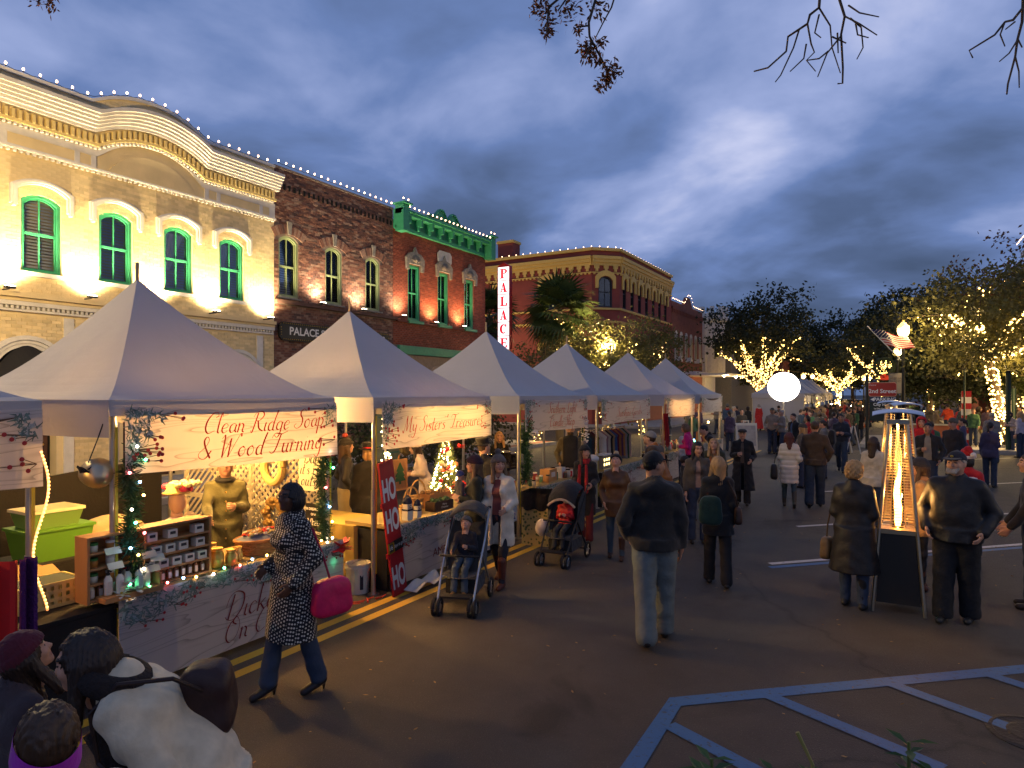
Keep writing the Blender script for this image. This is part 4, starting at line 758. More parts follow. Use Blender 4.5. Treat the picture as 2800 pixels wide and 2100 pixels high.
for k in range(8): t = thing('jar', 'small lidded jar in the left shelf bay, %s level, %s' % (('second', 'third', 'top')[k // 3], ('left', 'middle', 'right')[k % 3]), 'jar', (-5.43, 2.80 + .13 * (k % 3), .80 + .143 + .12 * (k // 3)), 0, 'jars on the shelf'); m = MB(); m.lathe([(.032, 0), (.034, .04), (.03, .05)], 12); obj('pot', m, (PLW, mat('amber_jar', (.5, .2, .04), .3))[k % 2], t, smooth=True); m = MB(); m.lathe([(.034, .05), (.034, .068)], 12); obj('lid', m, (mat('lid_green', (.05, .2, .05), .4), WHITE, mat('lid_red', (.4, .02, .02), .4))[k % 3], t)
for k in range(5): bottle(-5.30 + (k % 2) * .03 - .03, 2.86 + .075 * k, .845, .17, .030, PLW, BLACK, 'white pump lotion bottle on the little tray, %s from the left' % ('first', 'second', 'third', 'fourth', 'fifth')[k], 'lotion bottles', True)
t = thing('bottle_tray', 'small wooden tray holding white lotion bottles', 'tray', (-5.31, 3.02, .80)); m = MB(); m.box((0, 0, .02), (.14, .46, .04)); obj('base', m, WOOD, t); m = MB(); m.box((-.01, .225, .07), (.12, .015, .14)); obj('end', m, WOOD, t)
for k, (y, z) in enumerate(((2.9, 1.18), (2.92, 1.06), (3.19, 1.09), (3.22, .97), (3.26, 1.05))): t = MB(); t.box((0, 0, 0), (.004, .12, .06), M=Matrix.Rotation(R(-35), 3, 'Y')); o = obj('price_card', t, mat('price_paper', (.78, .72, .5), .6), loc=(-5.335, y, z)); tag(o, 'cream price card on the shelf edge, %s' % ('upper left', 'lower left', 'by the middle jars', 'above the brown bottles', 'by the soap boxes')[k], 'price card', 'price cards')
# wicker basket
def basket(loc, rx, ry, h, label, ma, handle=False, n=26):
    t = thing('wicker_basket', label, 'basket', loc); m = MB()
    for j in range(9): z = h * j / 8; k_ = .82 + .18 * j / 8; m.tube([(rx * k_ * math.cos(6.283 * i / n) * (1 + .03 * (-1) ** (i + j)), ry * k_ * math.sin(6.283 * i / n) * (1 + .03 * (-1) ** (i + j)), z) for i in range(n + 1)], h / 15, 5)
    obj('weave', m, ma, t); m = MB(); m.lathe([(.78, 0), (.80, .01)], 16); me = m.mesh('b')
    for v in me.vertices: v.co = (v.co.x * rx, v.co.y * ry, v.co.z + .004)
    obj('base', me, ma, t); m = MB(); m.tube([(rx * 1.02 * math.cos(6.283 * i / n), ry * 1.02 * math.sin(6.283 * i / n), h) for i in range(n + 1)], h / 11, 6); obj('rim', m, ma, t)
    if handle: m = MB(); m.tube([(0, -ry * math.cos(R(a)), h + .24 * math.sin(R(a))) for a in range(0, 181, 15)], .012, 6); obj('handle', m, ma, t)
    return t
WICK = mat('wicker', (.34, .14, .04), .6, var=.3, vscale=20.); bk = basket((-5.62, 4.55, .80), .19, .30, .15, 'oval brown wicker basket heaped with wrapped sweets on the soap counter', WICK)
o = obj('basket_liner', (lambda q: (q.grid(lambda u, v: (.20 * (v * .95) * math.cos(6.283 * u), .31 * (v * .95) * math.sin(6.283 * u), .155 + .05 * (1 - v * v) + .012 * math.sin(19 * u)), 24, 5), q)[1])(MB()), mat('liner_blue', (.16, .18, .24), .8), bk)
cand = [mat('candy%d' % k, c, .2, mt) for k, (c, mt) in enumerate((((.6, .05, .03), .2), ((.75, .55, .2), .7), ((.7, .65, .5), .3), ((.45, .2, .05), .5)))]; q = [MB() for _ in cand]
for k in range(70): a = random.uniform(0, 6.28); r_ = random.random() ** .5 * .8; q[k % 4].ball((-5.62 + .18 * r_ * math.cos(a), 4.55 + .28 * r_ * math.sin(a), .80 + .20 + .03 * (1 - r_)), (.02, .028, .014), 6, 4)
for k, m in enumerate(q): o = stuff(obj('wrapped_sweets', m, cand[k])); tag(o, ('red wrapped sweets heaped in the oval basket', 'gold wrapped sweets heaped in the oval basket', 'pale wrapped sweets heaped in the oval basket', 'brown wrapped sweets heaped in the oval basket')[k], 'sweets', kind='stuff')
for k, (x, y, s_) in enumerate(((-5.45, 3.90, 1.2), (-5.40, 4.02, 1.), (-5.5, 4.16, .9), (-5.62, 3.95, 1.3))): t = thing('glass_jar', ('tall gold-lit glass jar of trinkets beside the shelf', 'small round glass jar on the counter front', 'round glass jar beside the wicker basket', 'glass jar behind the gold one')[k], 'jar', (x, y, .80), 0, 'glass jars'); m = MB(); m.lathe([(.035 * s_, 0), (.055 * s_, .02), (.055 * s_, .10 * s_), (.04 * s_, .13 * s_), (.045 * s_, .135 * s_)], 14); obj('jar_glass', m, mat('gold_glass', (.55, .35, .08), .15, .4), t, smooth=True); m = MB(); m.lathe([(.046 * s_, .135 * s_), (.046 * s_, .155 * s_)], 12); obj('lid', m, mat('brass', (.6, .4, .12), .35, 1.), t)
# coloured mini lights along the counter edge and up the garlands
CL = [glow('mini_%s' % n, c, 30., False) for n, c in (('white', (1., .8, .6)), ('green', (.1, 1., .45)), ('red', (1., .12, .12)), ('blue', (.25, .55, 1.)), ('amber', (1., .5, .1)))]
def mini_lights(label, pts, r=.011, jit=.02, cols=CL, loc=None):
    t = thing('mini_lights', label, 'string lights', loc or pts[0]); o = Vector(t.location); w_ = []
    for k, p in enumerate(pts):
        p = Vector(p) - o + Vector((random.uniform(0, jit), random.uniform(-jit, jit), random.uniform(-jit, jit))); w_.append(p); m = MB(); m.ball(p, r, 6, 4); obj('bulb', m, cols[k % len(cols)], t)
    m = MB(); m.tube(w_, .003, 4); obj('wire', m, mat('green_wire', (.01, .05, .02), .6), t); return t
mini_lights('coloured mini lights along the front edge of the soap counter', [(-5.29, 3.0 + .145 * k, .825 + .02 * math.sin(k)) for k in range(16)])
NEED = mat('garland_needles', (.035, .085, .03), .7, var=.5, vscale=40.)
def garland(label, pts, r=.09, n=900, extra=(), seed=1):
    t = thing('garland', label, 'garland', pts[0]); o = Vector(pts[0]); rnd = random.Random(seed); m = MB(); P = [Vector(p) - o for p in pts]
    for k in range(n):
        i = rnd.randrange(len(P) - 1); f_ = rnd.random(); c = P[i].lerp(P[i + 1], f_); d = Vector((rnd.gauss(0, 1), rnd.gauss(0, 1), rnd.gauss(0, 1))).normalized(); l = r * rnd.uniform(.5, 1.25); s_ = d.orthogonal().normalized() * .007
        m.add([c - s_, c + s_, c + d * l + s_ * .5, c + d * l - s_ * .5], [(0, 1, 2, 3)])
    stuff(obj('needles', m, NEED, t)); m = MB(); m.tube(P, .01, 5); obj('stem', m, mat('green_wire', (.01, .05, .02), .6), t)
    for (c, s_, ma, nm) in extra: m = MB(); [m.ball(Vector(c) - o + Vector((rnd.uniform(-s_, s_), rnd.uniform(-s_, s_), rnd.uniform(-s_, s_))), (s_ * .55, s_ * .55, s_ * .3), 6, 4) for _ in range(9)]; obj(nm, m, ma, t)
    return t
PETR = mat('red_petal', (.55, .02, .03), .5); PETW = mat('white_petal', (.75, .68, .62), .6)
def flower(label, loc, r, ma, n=14, name='poinsettia', seed=0):
    t = thing(name, label, 'flower', loc); rnd = random.Random(seed); m = MB()
    for k in range(n):
        a = rnd.uniform(0, 6.28); e = rnd.uniform(-.3, .7); d = Vector((math.cos(a) * math.cos(e), math.sin(a) * math.cos(e), math.sin(e))); s_ = d.cross(Vector((0, 0, 1))).normalized() * r * .28; m.add([Vector((0, 0, 0)), d * r * .55 + s_, d * r, d * r * .55 - s_], [(0, 1, 2, 3)])
    obj('petals', m, ma, t); m = MB(); m.ball((0, 0, .01), r * .15, 6, 4); obj('centre', m, mat('gold', (.6, .38, .06), .35, .9), t); return t
gp = [(-5.37, 3.06, 2.0 - .1 * k) for k in range(12)]; garland('green garland with mini lights wound down the left soap tent pole', [(x + .03 * math.sin(i), y + .04 * math.cos(i * 1.3), z) for i, (x, y, z) in enumerate(gp)], .10, 1000, seed=2); mini_lights('coloured mini lights in the left pole garland', [(x + .08, y + .06 * math.sin(k * 2.1), z) for k, (x, y, z) in enumerate(gp)])
for k in range(4): flower('white cloth flower, %s of the cluster at the left counter corner' % ('top', 'left', 'right', 'bottom')[k], (-5.27, 2.98 + (0, -.05, .06, .01)[k], .82 + (.08, .02, .03, -.05)[k]), .075, PETW, 12, 'cloth_flower', k)
gp2 = [(-5.44, 5.20, 1.80 - .1 * k) for k in range(14)]; garland('green garland with mini lights down the right soap tent pole', [(x + .03 * math.sin(i), y + .04 * math.cos(i * 1.3), z) for i, (x, y, z) in enumerate(gp2)], .10, 1100, seed=4); mini_lights('coloured mini lights in the right pole garland', [(x + .09, y + .06 * math.sin(k * 2.1), z) for k, (x, y, z) in enumerate(gp2[::2])], .013)
flower('red poinsettia at the foot of the right pole garland', (-5.30, 5.32, .72), .16, PETR, 26, seed=5); flower('small red poinsettia at the top of the right pole garland', (-5.38, 5.24, 1.72), .08, PETR, 14, seed=6)
# lattice side wall, wreath, signs
LAT = mat('lattice_white', (.68, .60, .42), .6); t = thing('lattice_panel', 'white lattice screen along the right side of the soap tent', 'lattice', (-6.9, 5.40, 0)); m = MB(); LW, LH = 2.6, 1.95
for x0 in (-LW / 2, 0, LW / 2 - .04): m = MB(); m.box((x0 + .02, 0, LH / 2), (.05, .04, LH)); obj('post', m, LAT, t)
for z in (.08, .72, 1.08, LH): m = MB(); m.box((0, 0, z), (LW, .036, .05)); obj('rail', m, LAT, t)
for s_ in (1, -1):
    for k in range(int((LW + LH) / .10)):
        c = -LW / 2 - (LH if s_ > 0 else 0) + .10 * k; a0, b0_ = (c, .05) if s_ > 0 else (c + 0, .05); pts = []
        x_0, z_0 = c, .05; x_1, z_1 = (c + LH - .05, LH)
        if s_ < 0: x_0 = c + LH - .05 - 0; x_1 = c
        # clip to the panel
        dx = (x_1 - x_0) / (z_1 - z_0); lo, hi = z_0, z_1
        for lim in (-LW / 2, LW / 2):
            zc = z_0 + (lim - x_0) / dx; inside = (x_0 + dx * (zc - 1e-3 - z_0)) * (1 if lim > 0 else -1) < abs(lim)
            if inside: hi = min(hi, zc)
            else: lo = max(lo, zc)
        if hi - lo < .05: continue
        m = MB(); m.tube([(x_0 + dx * (lo - z_0), -.012 * s_, lo), (x_0 + dx * (hi - z_0), -.012 * s_, hi)], .017, 4); obj('lath', m, LAT, t)
t = thing('straw_wreath', 'pale straw wreath hanging on the white lattice', 'wreath', (-6.40, 5.35, 1.55)); m = MB(); m.tube([(.16 * math.cos(R(a)) * 1.0, -.02, .19 * math.sin(R(a))) for a in range(0, 361, 15)], .048, 8); obj('ring', m, mat('straw', (.55, .38, .14), .8, bump=.6, bscale=60.), t)
t = thing('ribbon_wreath', 'gold mesh ribbon wreath low on the lattice', 'wreath', (-6.35, 5.33, .98)); m = MB()
for k in range(60): a = k * .2; m.ball((.15 * math.cos(a) + random.uniform(-.03, .03), random.uniform(-.05, .02), .15 * math.sin(a) + random.uniform(-.03, .03)), (.05, .02, .035), 6, 4)
obj('ribbon', m, mat('gold_mesh', (.30, .18, .06), .35, .4), t)
def wall_sign(label, x0, x1, z0, z1, y, ma, lines, ink, name='wall_sign'):
    t = thing(name, label, 'sign', ((x0 + x1) / 2, y, z0)); m = MB(); m.box((0, 0, (z1 - z0) / 2), (x1 - x0, .02, z1 - z0)); obj('board', m, ma, t)
    for kind, s_, b, size in lines: q = script_text(s_, size, .08, mp=lambda a, c: (a, -.012, b + c)) if kind == 's' else text_mesh(s_, size, bold=.002, mp=lambda a, c: (a, -.012, b + c)); obj('lettering', q, ink, t)
    return t
wall_sign("white board sign reading Baby it's cold outside beside the wreath", -5.98, -5.52, 1.30, 1.78, 5.36, mat('whiteboard', (.66, .60, .46), .6, var=.1), [('s', 'Baby', .32, .16), ('s', "it's cold", .19, .15), ('s', 'outside', .06, .15)], INK)
wall_sign("narrow black chalkboard with white Christmas lettering on the lattice", -5.86, -5.60, .55, 1.16, 5.345, BLACK, [('t', "I'M DREAMING", .55, .04), ('t', 'OF A', .49, .035), ('t', 'White', .40, .11), ('t', 'Christmas', .29, .06), ('t', 'WHITE', .12, .06)], SIGNW, 'chalkboard')
# mannequin bust with flowered hat
t = thing('mannequin_bust', 'mannequin bust with a flowered straw hat, lace scarf and red plaid jacket', 'mannequin', (-6.25, 4.02, .80)); SKINM = mat('mannequin_skin', (.62, .36, .22), .5)
m = MB(); m.lathe([(.06, .36), (.05, .44)], 12); m.ball((.03, -.01, .53), (.085, .08, .115), 14, 10); obj('head', m, SKINM, t, smooth=True)
m = MB(); m.lathe([(.10, 0), (.15, .08), (.17, .22), (.15, .32), (.06, .38)], 16); obj('jacket', m, node_mat('plaid', lambda tt, b, n, lk: [lk(n('ShaderNodeTexCoord').outputs['Object'], ck.inputs['Vector']) or lk(ck.outputs['Color'], b.inputs['Base Color']) for ck in [n('ShaderNodeTexChecker', i_Scale=40., i_Color1=(.35, .07, .02, 1), i_Color2=(.06, .015, .01, 1))]]), t, smooth=True)
m = MB(); m.lathe([(.125, .615), (.135, .625), (.10, .64), (.09, .70), (.02, .72)], 20); obj('hat', m, mat('straw', (.55, .38, .14), .8), t, smooth=True); m = MB(); [m.ball((.11 * math.cos(k * .6), .11 * math.sin(k * .6), .67 + .02 * math.sin(k * 2.2)), (.045, .045, .035), 7, 5) for k in range(7)]; obj('hat_roses', m, mat('rose_pink', (.75, .06, .12), .6), t); m = MB(); [m.ball((.11 * math.cos(k * .8 + .3) + .05, .11 * math.sin(k * .8 + .3) + .06, .71), (.05, .04, .03), 7, 5) for k in range(8)]; obj('hat_lilies', m, mat('lily', (.75, .66, .35), .6), t)
m = MB(); [m.ball((.10 + .03 * math.sin(k), .03 * math.cos(k * 1.7) + .04, .40 - .03 * k), (.04, .06, .035), 7, 5) for k in range(7)]; obj('lace_scarf', m, mat('lace', (.75, .58, .36), .7), t)
# boxes and baskets at the left of the soap tent
def tote(label, loc, d, ma, lid, name='plastic_tote'):
    t = thing(name, label, 'storage bin', loc); a, b, h = d; m = MB(); m.add([(-a * .42, -b * .42, 0), (a * .42, -b * .42, 0), (a * .42, b * .42, 0), (-a * .42, b * .42, 0), (-a / 2, -b / 2, h), (a / 2, -b / 2, h), (a / 2, b / 2, h), (-a / 2, b / 2, h)], [(3, 2, 1, 0), (0, 1, 5, 4), (1, 2, 6, 5), (2, 3, 7, 6), (3, 0, 4, 7)]); obj('tub', m, ma, t); m = MB(); m.box((0, 0, h + .012), (a * 1.06, b * 1.06, .03)); obj('lid', m, lid, t); return t
tb = thing('back_table', 'dark cloth table at the back of the soap tent holding bins', 'table', (-7.55, 3.2, 0)); m = MB(); m.box((0, 0, .73), (.7, 1.9, .03)); obj('table_top', m, CLOTHB, tb); m = MB(); m.box((.34, 0, .37), (.01, 1.88, .68)); m.box((0, -.94, .37), (.68, .01, .68)); obj('cloth', m, CLOTHB, tb)
LIME = mat('lime_plastic', (.085, .22, .02), .5); tote('lime green plastic tote at the back of the soap tent', (-7.5, 3.45, .745), (.45, .62, .30), LIME, LIME); tote('smaller clear-lidded box stacked on the lime tote', (-7.5, 3.42, 1.07), (.40, .5, .16), mat('olive_plastic', (.12, .22, .05), .45), mat('lid_clear', (.6, .55, .35), .3))
m = MB(); m.ball((0, 0, .13), (.28, .36, .20), 16, 10); o = obj('tarp_bundle', m, mat('tan_tarp', (.38, .27, .14), .6, bump=1., bscale=6.), loc=(-7.5, 4.05, .75), smooth=True); tag(o, 'tan plastic bundle beside the lime tote', 'bundle')
t = thing('side_table', 'dark cloth table at the left end of the soap counter', 'table', (-5.85, 2.55, 0)); m = MB(); m.box((0, 0, .73), (1.0, .8, .03)); obj('table_top', m, CLOTHB, t); m = MB(); m.box((.49, 0, .37), (.01, .78, .68)); m.box((0, -.39, .37), (.98, .01, .68)); obj('cloth', m, CLOTHB, t)
t = thing('laundry_basket', 'pale yellow plastic basket with open slots on the left table', 'basket', (-5.82, 2.62, .745)); YP = mat('pale_yellow_plastic', (.62, .52, .20), .4)
for (sx, sy) in ((1, 0), (-1, 0), (0, 1), (0, -1)):
    m = MB(); l_ = .44 if sx else .30
    for k in range(8): a = -l_ / 2 + l_ * (k + .5) / 8; m.box((sx * .15 if sx else a, a if sx else sy * .22, .10), (.012, .03, .18) if sx else (.03, .012, .18))
    for z in (.02, .07, .13, .19): m.box((sx * .152 if sx else 0, 0 if sx else sy * .222, z), (.014, l_, .025) if sx else (l_, .014, .025))
    obj('side', m, YP, t)
m = MB(); m.box((0, 0, .01), (.30, .44, .012)); obj('bottom', m, YP, t); m = MB(); m.box((0, 0, .19), (.27, .40, .02)); obj('contents', m, mat('dark_teal_mesh', (.05, .07, .06), .7), t)
t = thing('carton', 'open brown carton at the back left of the soap tent', 'box', (-6.5, 2.7, .745)); m = MB(); m.box((0, 0, .08), (.4, .45, .16)); obj('box', m, mat('cardboard', (.38, .24, .10), .8), t); m = MB(); m.box((.25, 0, .17), (.16, .45, .006), M=Matrix.Rotation(R(20), 3, 'Y')); obj('flap', m, mat('cardboard', (.38, .24, .10), .8), t)
m = MB(); m.grid(lambda u, v: (-8.45 + .06 * math.sin(7 * u), -1 + 6.2 * u, .35 + v * (.80 + .25 * u - .15 * math.sin(math.pi * u * 1.6))), 30, 3); o = obj('black_drape', m, CLOTHB); tag(o, 'low black cloth drape hung along the back of the left tents', 'drape')
m = MB(); [m.box((-8.46, y, .6), (.03, .03, 1.2)) for y in (-1, 2.2, 5.2)]; o = obj('drape_rail', m, STEEL); tag(o, 'thin steel posts holding the black drape', 'posts')
o = thing('hanging_garments', 'bright red and purple garments hanging at the left picture edge', 'garments', (-5.15, 2.12, .55)); m = MB(); m.grid(lambda u, v: (.05 * math.sin(9 * u), -.22 + .26 * u, .75 * v + .0), 10, 3); obj('red_robe', m, mat('red_fleece', (.55, .02, .02), .9), o); m = MB(); m.grid(lambda u, v: (.02 + .05 * math.sin(11 * u), .05 + .12 * u, -.1 + .85 * v), 8, 4); obj('purple_scarf', m, mat('purple_wool', (.10, .02, .14), .95, bump=1., bscale=50.), o)
# ================================================================ second tent
bd = thing('greeting_board', 'tall red board lettered HO HO HO leaning on the second tent pole', 'sign', (-5.16, 6.17, 0)); m = MB(); m.box((0, 0, .80), (.025, .30, 1.60))
for k in range(4): m.box((0, -.112 + .075 * k, 1.60 + .012 * (k % 2)), (.025, .068, .04))
obj('plank', m, mat('red_board', (.42, .012, .018), .5, var=.15), bd)
for k, z in enumerate((1.27, .90, .22)): obj('lettering', text_mesh('HO', .30, bold=.012, mp=lambda a, b: (.014, a * .62, z + b * 1.18)), SIGNW, bd)
m = MB(); m.box((.016, 0, .60), (.01, .32, .13)); o = obj('countdown_strip', m, BLACK, bd); m = MB(); m.plate([(-.17, .54), (-.05, .54), (-.05, .66), (-.17, .66)], [[(-.155, .555), (-.065, .555), (-.065, .645), (-.155, .645)]], .012, lambda a, b, c: (.026 + c, a, b)); obj('gold_frame', m, mat('gold', (.6, .38, .06), .35, .9), o); obj('lettering', text_mesh('16', .085, mp=lambda a, b: (.0225, -.11 + a, .60 + b)), SIGNW, o); obj('lettering', text_mesh('days to go!', .06, shear=.2, mp=lambda a, b: (.0225, .06 + a * .8, .60 + b)), SIGNW, o)
m = MB(); m.box((.0, -.165, 1.12), (.02, .04, .06)); m.box((.0, -.165, .52), (.02, .04, .06)); obj('side_block', m, mat('red_board', (.42, .012, .018), .5), bd); bd.rotation_euler = (R(5.5), R(-4), R(8))
m = MB(); m.grid(lambda u, v: (-.25 + .5 * v + .05 * math.sin(9 * u), -.35 + .95 * u, .03 + .07 * abs(math.sin(5 * u) * math.sin(4 * v + 1)) + .05 * u * (1 - v)), 18, 8); o = obj('crumpled_bag', m, mat('white_cloth', (.62, .58, .52), .8, bump=.4, bscale=12.), loc=(-5.06, 6.45, 0), smooth=True); o.scale = (.4, .62, 1.1); tag(o, 'crumpled white cloth on the road below the HO HO HO board', 'cloth')
t = thing('bucket', 'white plastic bucket with a label beside the second tent pole', 'bucket', (-5.66, 5.98, 0)); m = MB(); m.lathe([(.125, 0), (.145, .30), (.16, .30), (.16, .33), (.15, .33), (.155, .36), (.14, .36), (.12, .02)], 20); obj('pail', m, PLW, t, smooth=False); m = MB(); m.tube([(0, .15 * math.cos(R(a)), .33 + .05 * math.sin(R(a))) for a in range(0, 181, 20)], .006, 5); obj('handle', m, STEEL, t); m = MB(); m.add([(.139 * math.cos(a), .139 * math.sin(a), z) for z in (.06, .24) for a in (-.65, -.55, -.45, -.35)], [(0, 1, 5, 4), (1, 2, 6, 5), (2, 3, 7, 6)]); obj('printed_label', m, INK, t)
t = thing('cloth_table', 'table with a mustard yellow cloth at the left of the second tent', 'table', (-6.4, 6.45, 0)); m = MB(); MUS = mat('mustard_cloth', (.50, .34, .08), .8); m.box((0, 0, .75), (1.1, .7, .02)); obj('table_top', m, MUS, t); m = MB(); m.grid(lambda u, v: (.56 + .02 * math.sin(20 * u), -.35 + .7 * u, .75 * v), 20, 2); m.grid(lambda u, v: (-.55 + 1.1 * u, -.36 + .02 * math.sin(20 * u), .75 * v), 20, 2); obj('cloth', m, MUS, t)
m = MB(); [m.tube([(random.uniform(-.12, .12), -.2 + .4 * k / 6, .015), (random.uniform(-.12, .12), -.1 + .4 * k / 6, .02)], [.012, .006], 5) for k in range(7)]; o = obj('dropped_ribbon', m, mat('red_ribbon', (.6, .05, .02), .4), loc=(-5.35, 5.72, 0)); tag(o, 'red ribbon scraps on the road between the first two tents', 'ribbon')
# small tabletop Christmas tree
xt = thing('christmas_tree', 'small lit Christmas tree with ornaments on the second counter', 'Christmas tree', (-5.85, 8.05, .80)); rnd = random.Random(5); m = MB()
for k in range(5200):
    z = .06 + .92 * rnd.random() ** 1.25; rr = .31 * (1 - z / 1.02) * rnd.uniform(.35, 1.05); a = rnd.uniform(0, 6.283); c = Vector((rr * math.cos(a), rr * math.sin(a), z)); d = Vector((math.cos(a) + rnd.gauss(0, .5), math.sin(a) + rnd.gauss(0, .5), rnd.gauss(-.1, .45))).normalized() * rnd.uniform(.03, .07); s_ = d.orthogonal().normalized() * .005; m.add([c - s_, c + s_, c + d], [(0, 1, 2)])
stuff(obj('needles', m, mat('tree_needles', (.10, .13, .03), .6, var=.4, vscale=30.), xt)); m = MB(); m.tube([(0, 0, 0), (0, 0, .98)], [.025, .005], 6); obj('trunk', m, TWIG, xt); m = MB(); [m.ball((.285 * (1 - z / 1.02) * math.cos(a), .285 * (1 - z / 1.02) * math.sin(a), z), .010, 6, 4) for z, a in [(.05 + .9 * rnd.random() ** 1.3, rnd.uniform(0, 6.28)) for _ in range(170)]]; stuff(obj('bulbs', m, glow('tree_mini', (1., .72, .3), 30., False), xt))
OM = [mat('orn_%d' % k, c, .35, .3) for k, c in enumerate(((.78, .62, .36), (.45, .02, .03), (.6, .25, .12), (.75, .7, .6)))]
for k in range(26): z = .08 + .85 * rnd.random(); a = rnd.uniform(-1.6, 1.6); rr = .30 * (1 - z / 1.02) + .01; m = MB(); m.ball((rr * math.cos(a), rr * math.sin(a), z), rnd.choice((.025, .035, .045)), 8, 6); obj('ornament', m, OM[k % 4], xt, smooth=True)
for k, (y, z, lab) in enumerate(((8.19, 1.60, 'large red poinsettia high on the lit Christmas tree'), (7.93, 1.02, 'red poinsettia low on the lit Christmas tree'), (7.84, 1.30, 'red poinsettia at the left of the lit Christmas tree'))): flower(lab, (-5.68, y, z), .10, PETR, 16, seed=20 + k)
lamp('tree_glow', 'POINT', (.28, -.05, .55), 5, WARM, xt, .25)
t = thing('easel_picture', 'wooden picture of a green Christmas tree on an easel', 'picture', (-5.85, 6.98, .80)); m = MB(); m.box((0, 0, .52), (.02, .32, .40)); obj('board', m, WOOD, t); m = MB(); m.plate([(-.02, .38), (.02, .38), (.02, .42), (.12, .42), (.07, .48), (.10, .49), (.05, .55), (.08, .56), (0, .68), (-.08, .56), (-.05, .55), (-.10, .49), (-.07, .48), (-.12, .42), (-.02, .42)], (), .006, lambda a, b, c: (.0135 + c, a, b)); obj('painted_tree', m, mat('painted_green', (.02, .09, .03), .6), t); m = MB(); [m.tube([(.0, y, .78 if y == 0 else .7), (.05 if y else -.2, y * 1.6, 0)], .012, 5) for y in (-.1, .1, 0)]; obj('easel_leg', m, WOOD, t); m = MB(); m.box((.02, 0, .31), (.04, .36, .025)); obj('ledge', m, WOOD, t)
PW_ = mat('pale_wicker', (.45, .27, .10), .6, var=.3, vscale=20.)
basket((-5.62, 6.95, .80), .12, .17, .12, 'round handled basket of ornaments below the easel picture', PW_, True); basket((-5.85, 7.38, .80), .13, .18, .15, 'tall handled basket between easel and Christmas tree', PW_, True)
def crate(label, loc, d, ma, txt=None):
    t = thing('wooden_crate', label, 'crate', loc); a, b, h = d
    for (c, s_) in (((a / 2, 0, h / 2), (.015, b, h)), ((-a / 2, 0, h / 2), (.015, b, h)), ((0, b / 2, h / 2), (a, .015, h)), ((0, -b / 2, h / 2), (a, .015, h))): m = MB(); m.box(c, s_); obj('side', m, ma, t)
    if txt: obj('lettering', text_mesh(txt, .04, shear=.2, mp=lambda x, z: (a / 2 + .009, x, h / 2 + z)), SIGNW, t)
    m = MB(); [m.ball((random.uniform(-a / 2.4, a / 2.4), random.uniform(-b / 2.4, b / 2.4), h), random.uniform(.02, .045), 7, 5) for _ in range(16)]; stuff(obj('pine_cones', m, (mat('cones', (.20, .11, .05), .8, bump=1., bscale=80.), NEED)[bool(txt)], t)); return t
crate('dark crate lettered Merry Christmas filled with greenery', (-5.50, 7.42, .80), (.16, .42, .13), mat('dark_crate', (.05, .025, .015), .6), 'Merry\nChristmas'); crate('wooden crate with a painted tree behind the dark one', (-5.72, 7.60, .80), (.2, .5, .2), WOOD)
def snowman(label, loc, s, hat):
    t = thing('snowman_figure', label, 'figurine', loc, 0, 'snowman figures'); m = MB(); m.box((0, 0, .06 * s), (.09 * s, .10 * s, .12 * s)); m.box((0, 0, .16 * s), (.075 * s, .085 * s, .075 * s)); obj('body', m, PLW, t); m = MB(); m.lathe([(.055 * s, .198 * s), (.058 * s, .22 * s), (.045 * s, .27 * s), (.01 * s, .30 * s)], 12, (0, 0, 0)); m.ball((.0, -.07 * s, .22 * s), .022 * s, 6, 4); obj('hat', m, hat, t); m = MB(); [m.ball((.039 * s, y * s, z * s), .008 * s, 5, 4) for y, z in ((-.018, .175), (.018, .175), (0, .158), (-.015, .145), (.015, .145))]; obj('face', m, INK, t); m = MB(); m.box((0, 0, .122 * s), (.094 * s, .10 * s, .022 * s)); obj('scarf', m, hat, t)
HR = mat('hat_red', (.55, .02, .02), .8); HB = mat('hat_navy', (.02, .025, .05), .8)
snowman('big wooden snowman with red hat at the right end of the second counter', (-5.45, 7.92, .80), 1.15, HR); snowman('smaller wooden snowman with red hat beside the big one', (-5.40, 8.12, .80), .9, HR); snowman('wooden snowman with navy hat beside the HO HO HO board', (-5.40, 6.60, .80), 1.05, HB); snowman('small wooden snowman with navy hat right of the other navy one', (-5.38, 6.78, .80), .8, HB)
m = MB(); m.tube([(.0, .25 * math.sin(a * .8) * (1 - .02 * a), .08 * math.cos(a * .8)) for a in range(18)], .01, 6); o = obj('rope_light_coil', m, glow('rope_white', (1., .75, .4), 6., False), loc=(-6.4, 5.95, 2.12)); tag(o, 'coil of lit rope light under the second tent corner', 'rope light')
m = MB(); m.grid(lambda u, v: (.06 * math.sin(8 * u + 3 * v), -.2 + .4 * u * (1 - .3 * v), -.5 * v), 12, 8); o = obj('plastic_sheet', m, mat('clear_plastic', (.45, .40, .30), .25, trans=.5), loc=(-6.6, 6.1, 2.0)); tag(o, 'clear crumpled plastic hanging under the second tent corner', 'plastic')
t = thing('wire_tree_display', 'tall lit wire display with a dark wreath behind the second tent', 'display', (-7.6, 8.75, 0)); m = MB(); m.tube([(0, 0, 0), (0, 0, 2.0)], .02, 6); obj('stand', m, BLACK, t); m = MB(); [m.ball((random.uniform(-.05, .05), random.uniform(-.12, .12), random.uniform(1.2, 2.0)), .012, 5, 4) for _ in range(60)]; stuff(obj('bulbs', m, glow('tree_mini', (1., .72, .3), 30.), t)); m = MB(); m.tube([(.05, .45 + .16 * math.cos(R(a)), 1.65 + .3 * math.sin(R(a))) for a in range(0, 361, 20)], .06, 7); obj('wreath', m, mat('dry_wreath', (.10, .07, .03), .9, bump=1., bscale=40.), t)
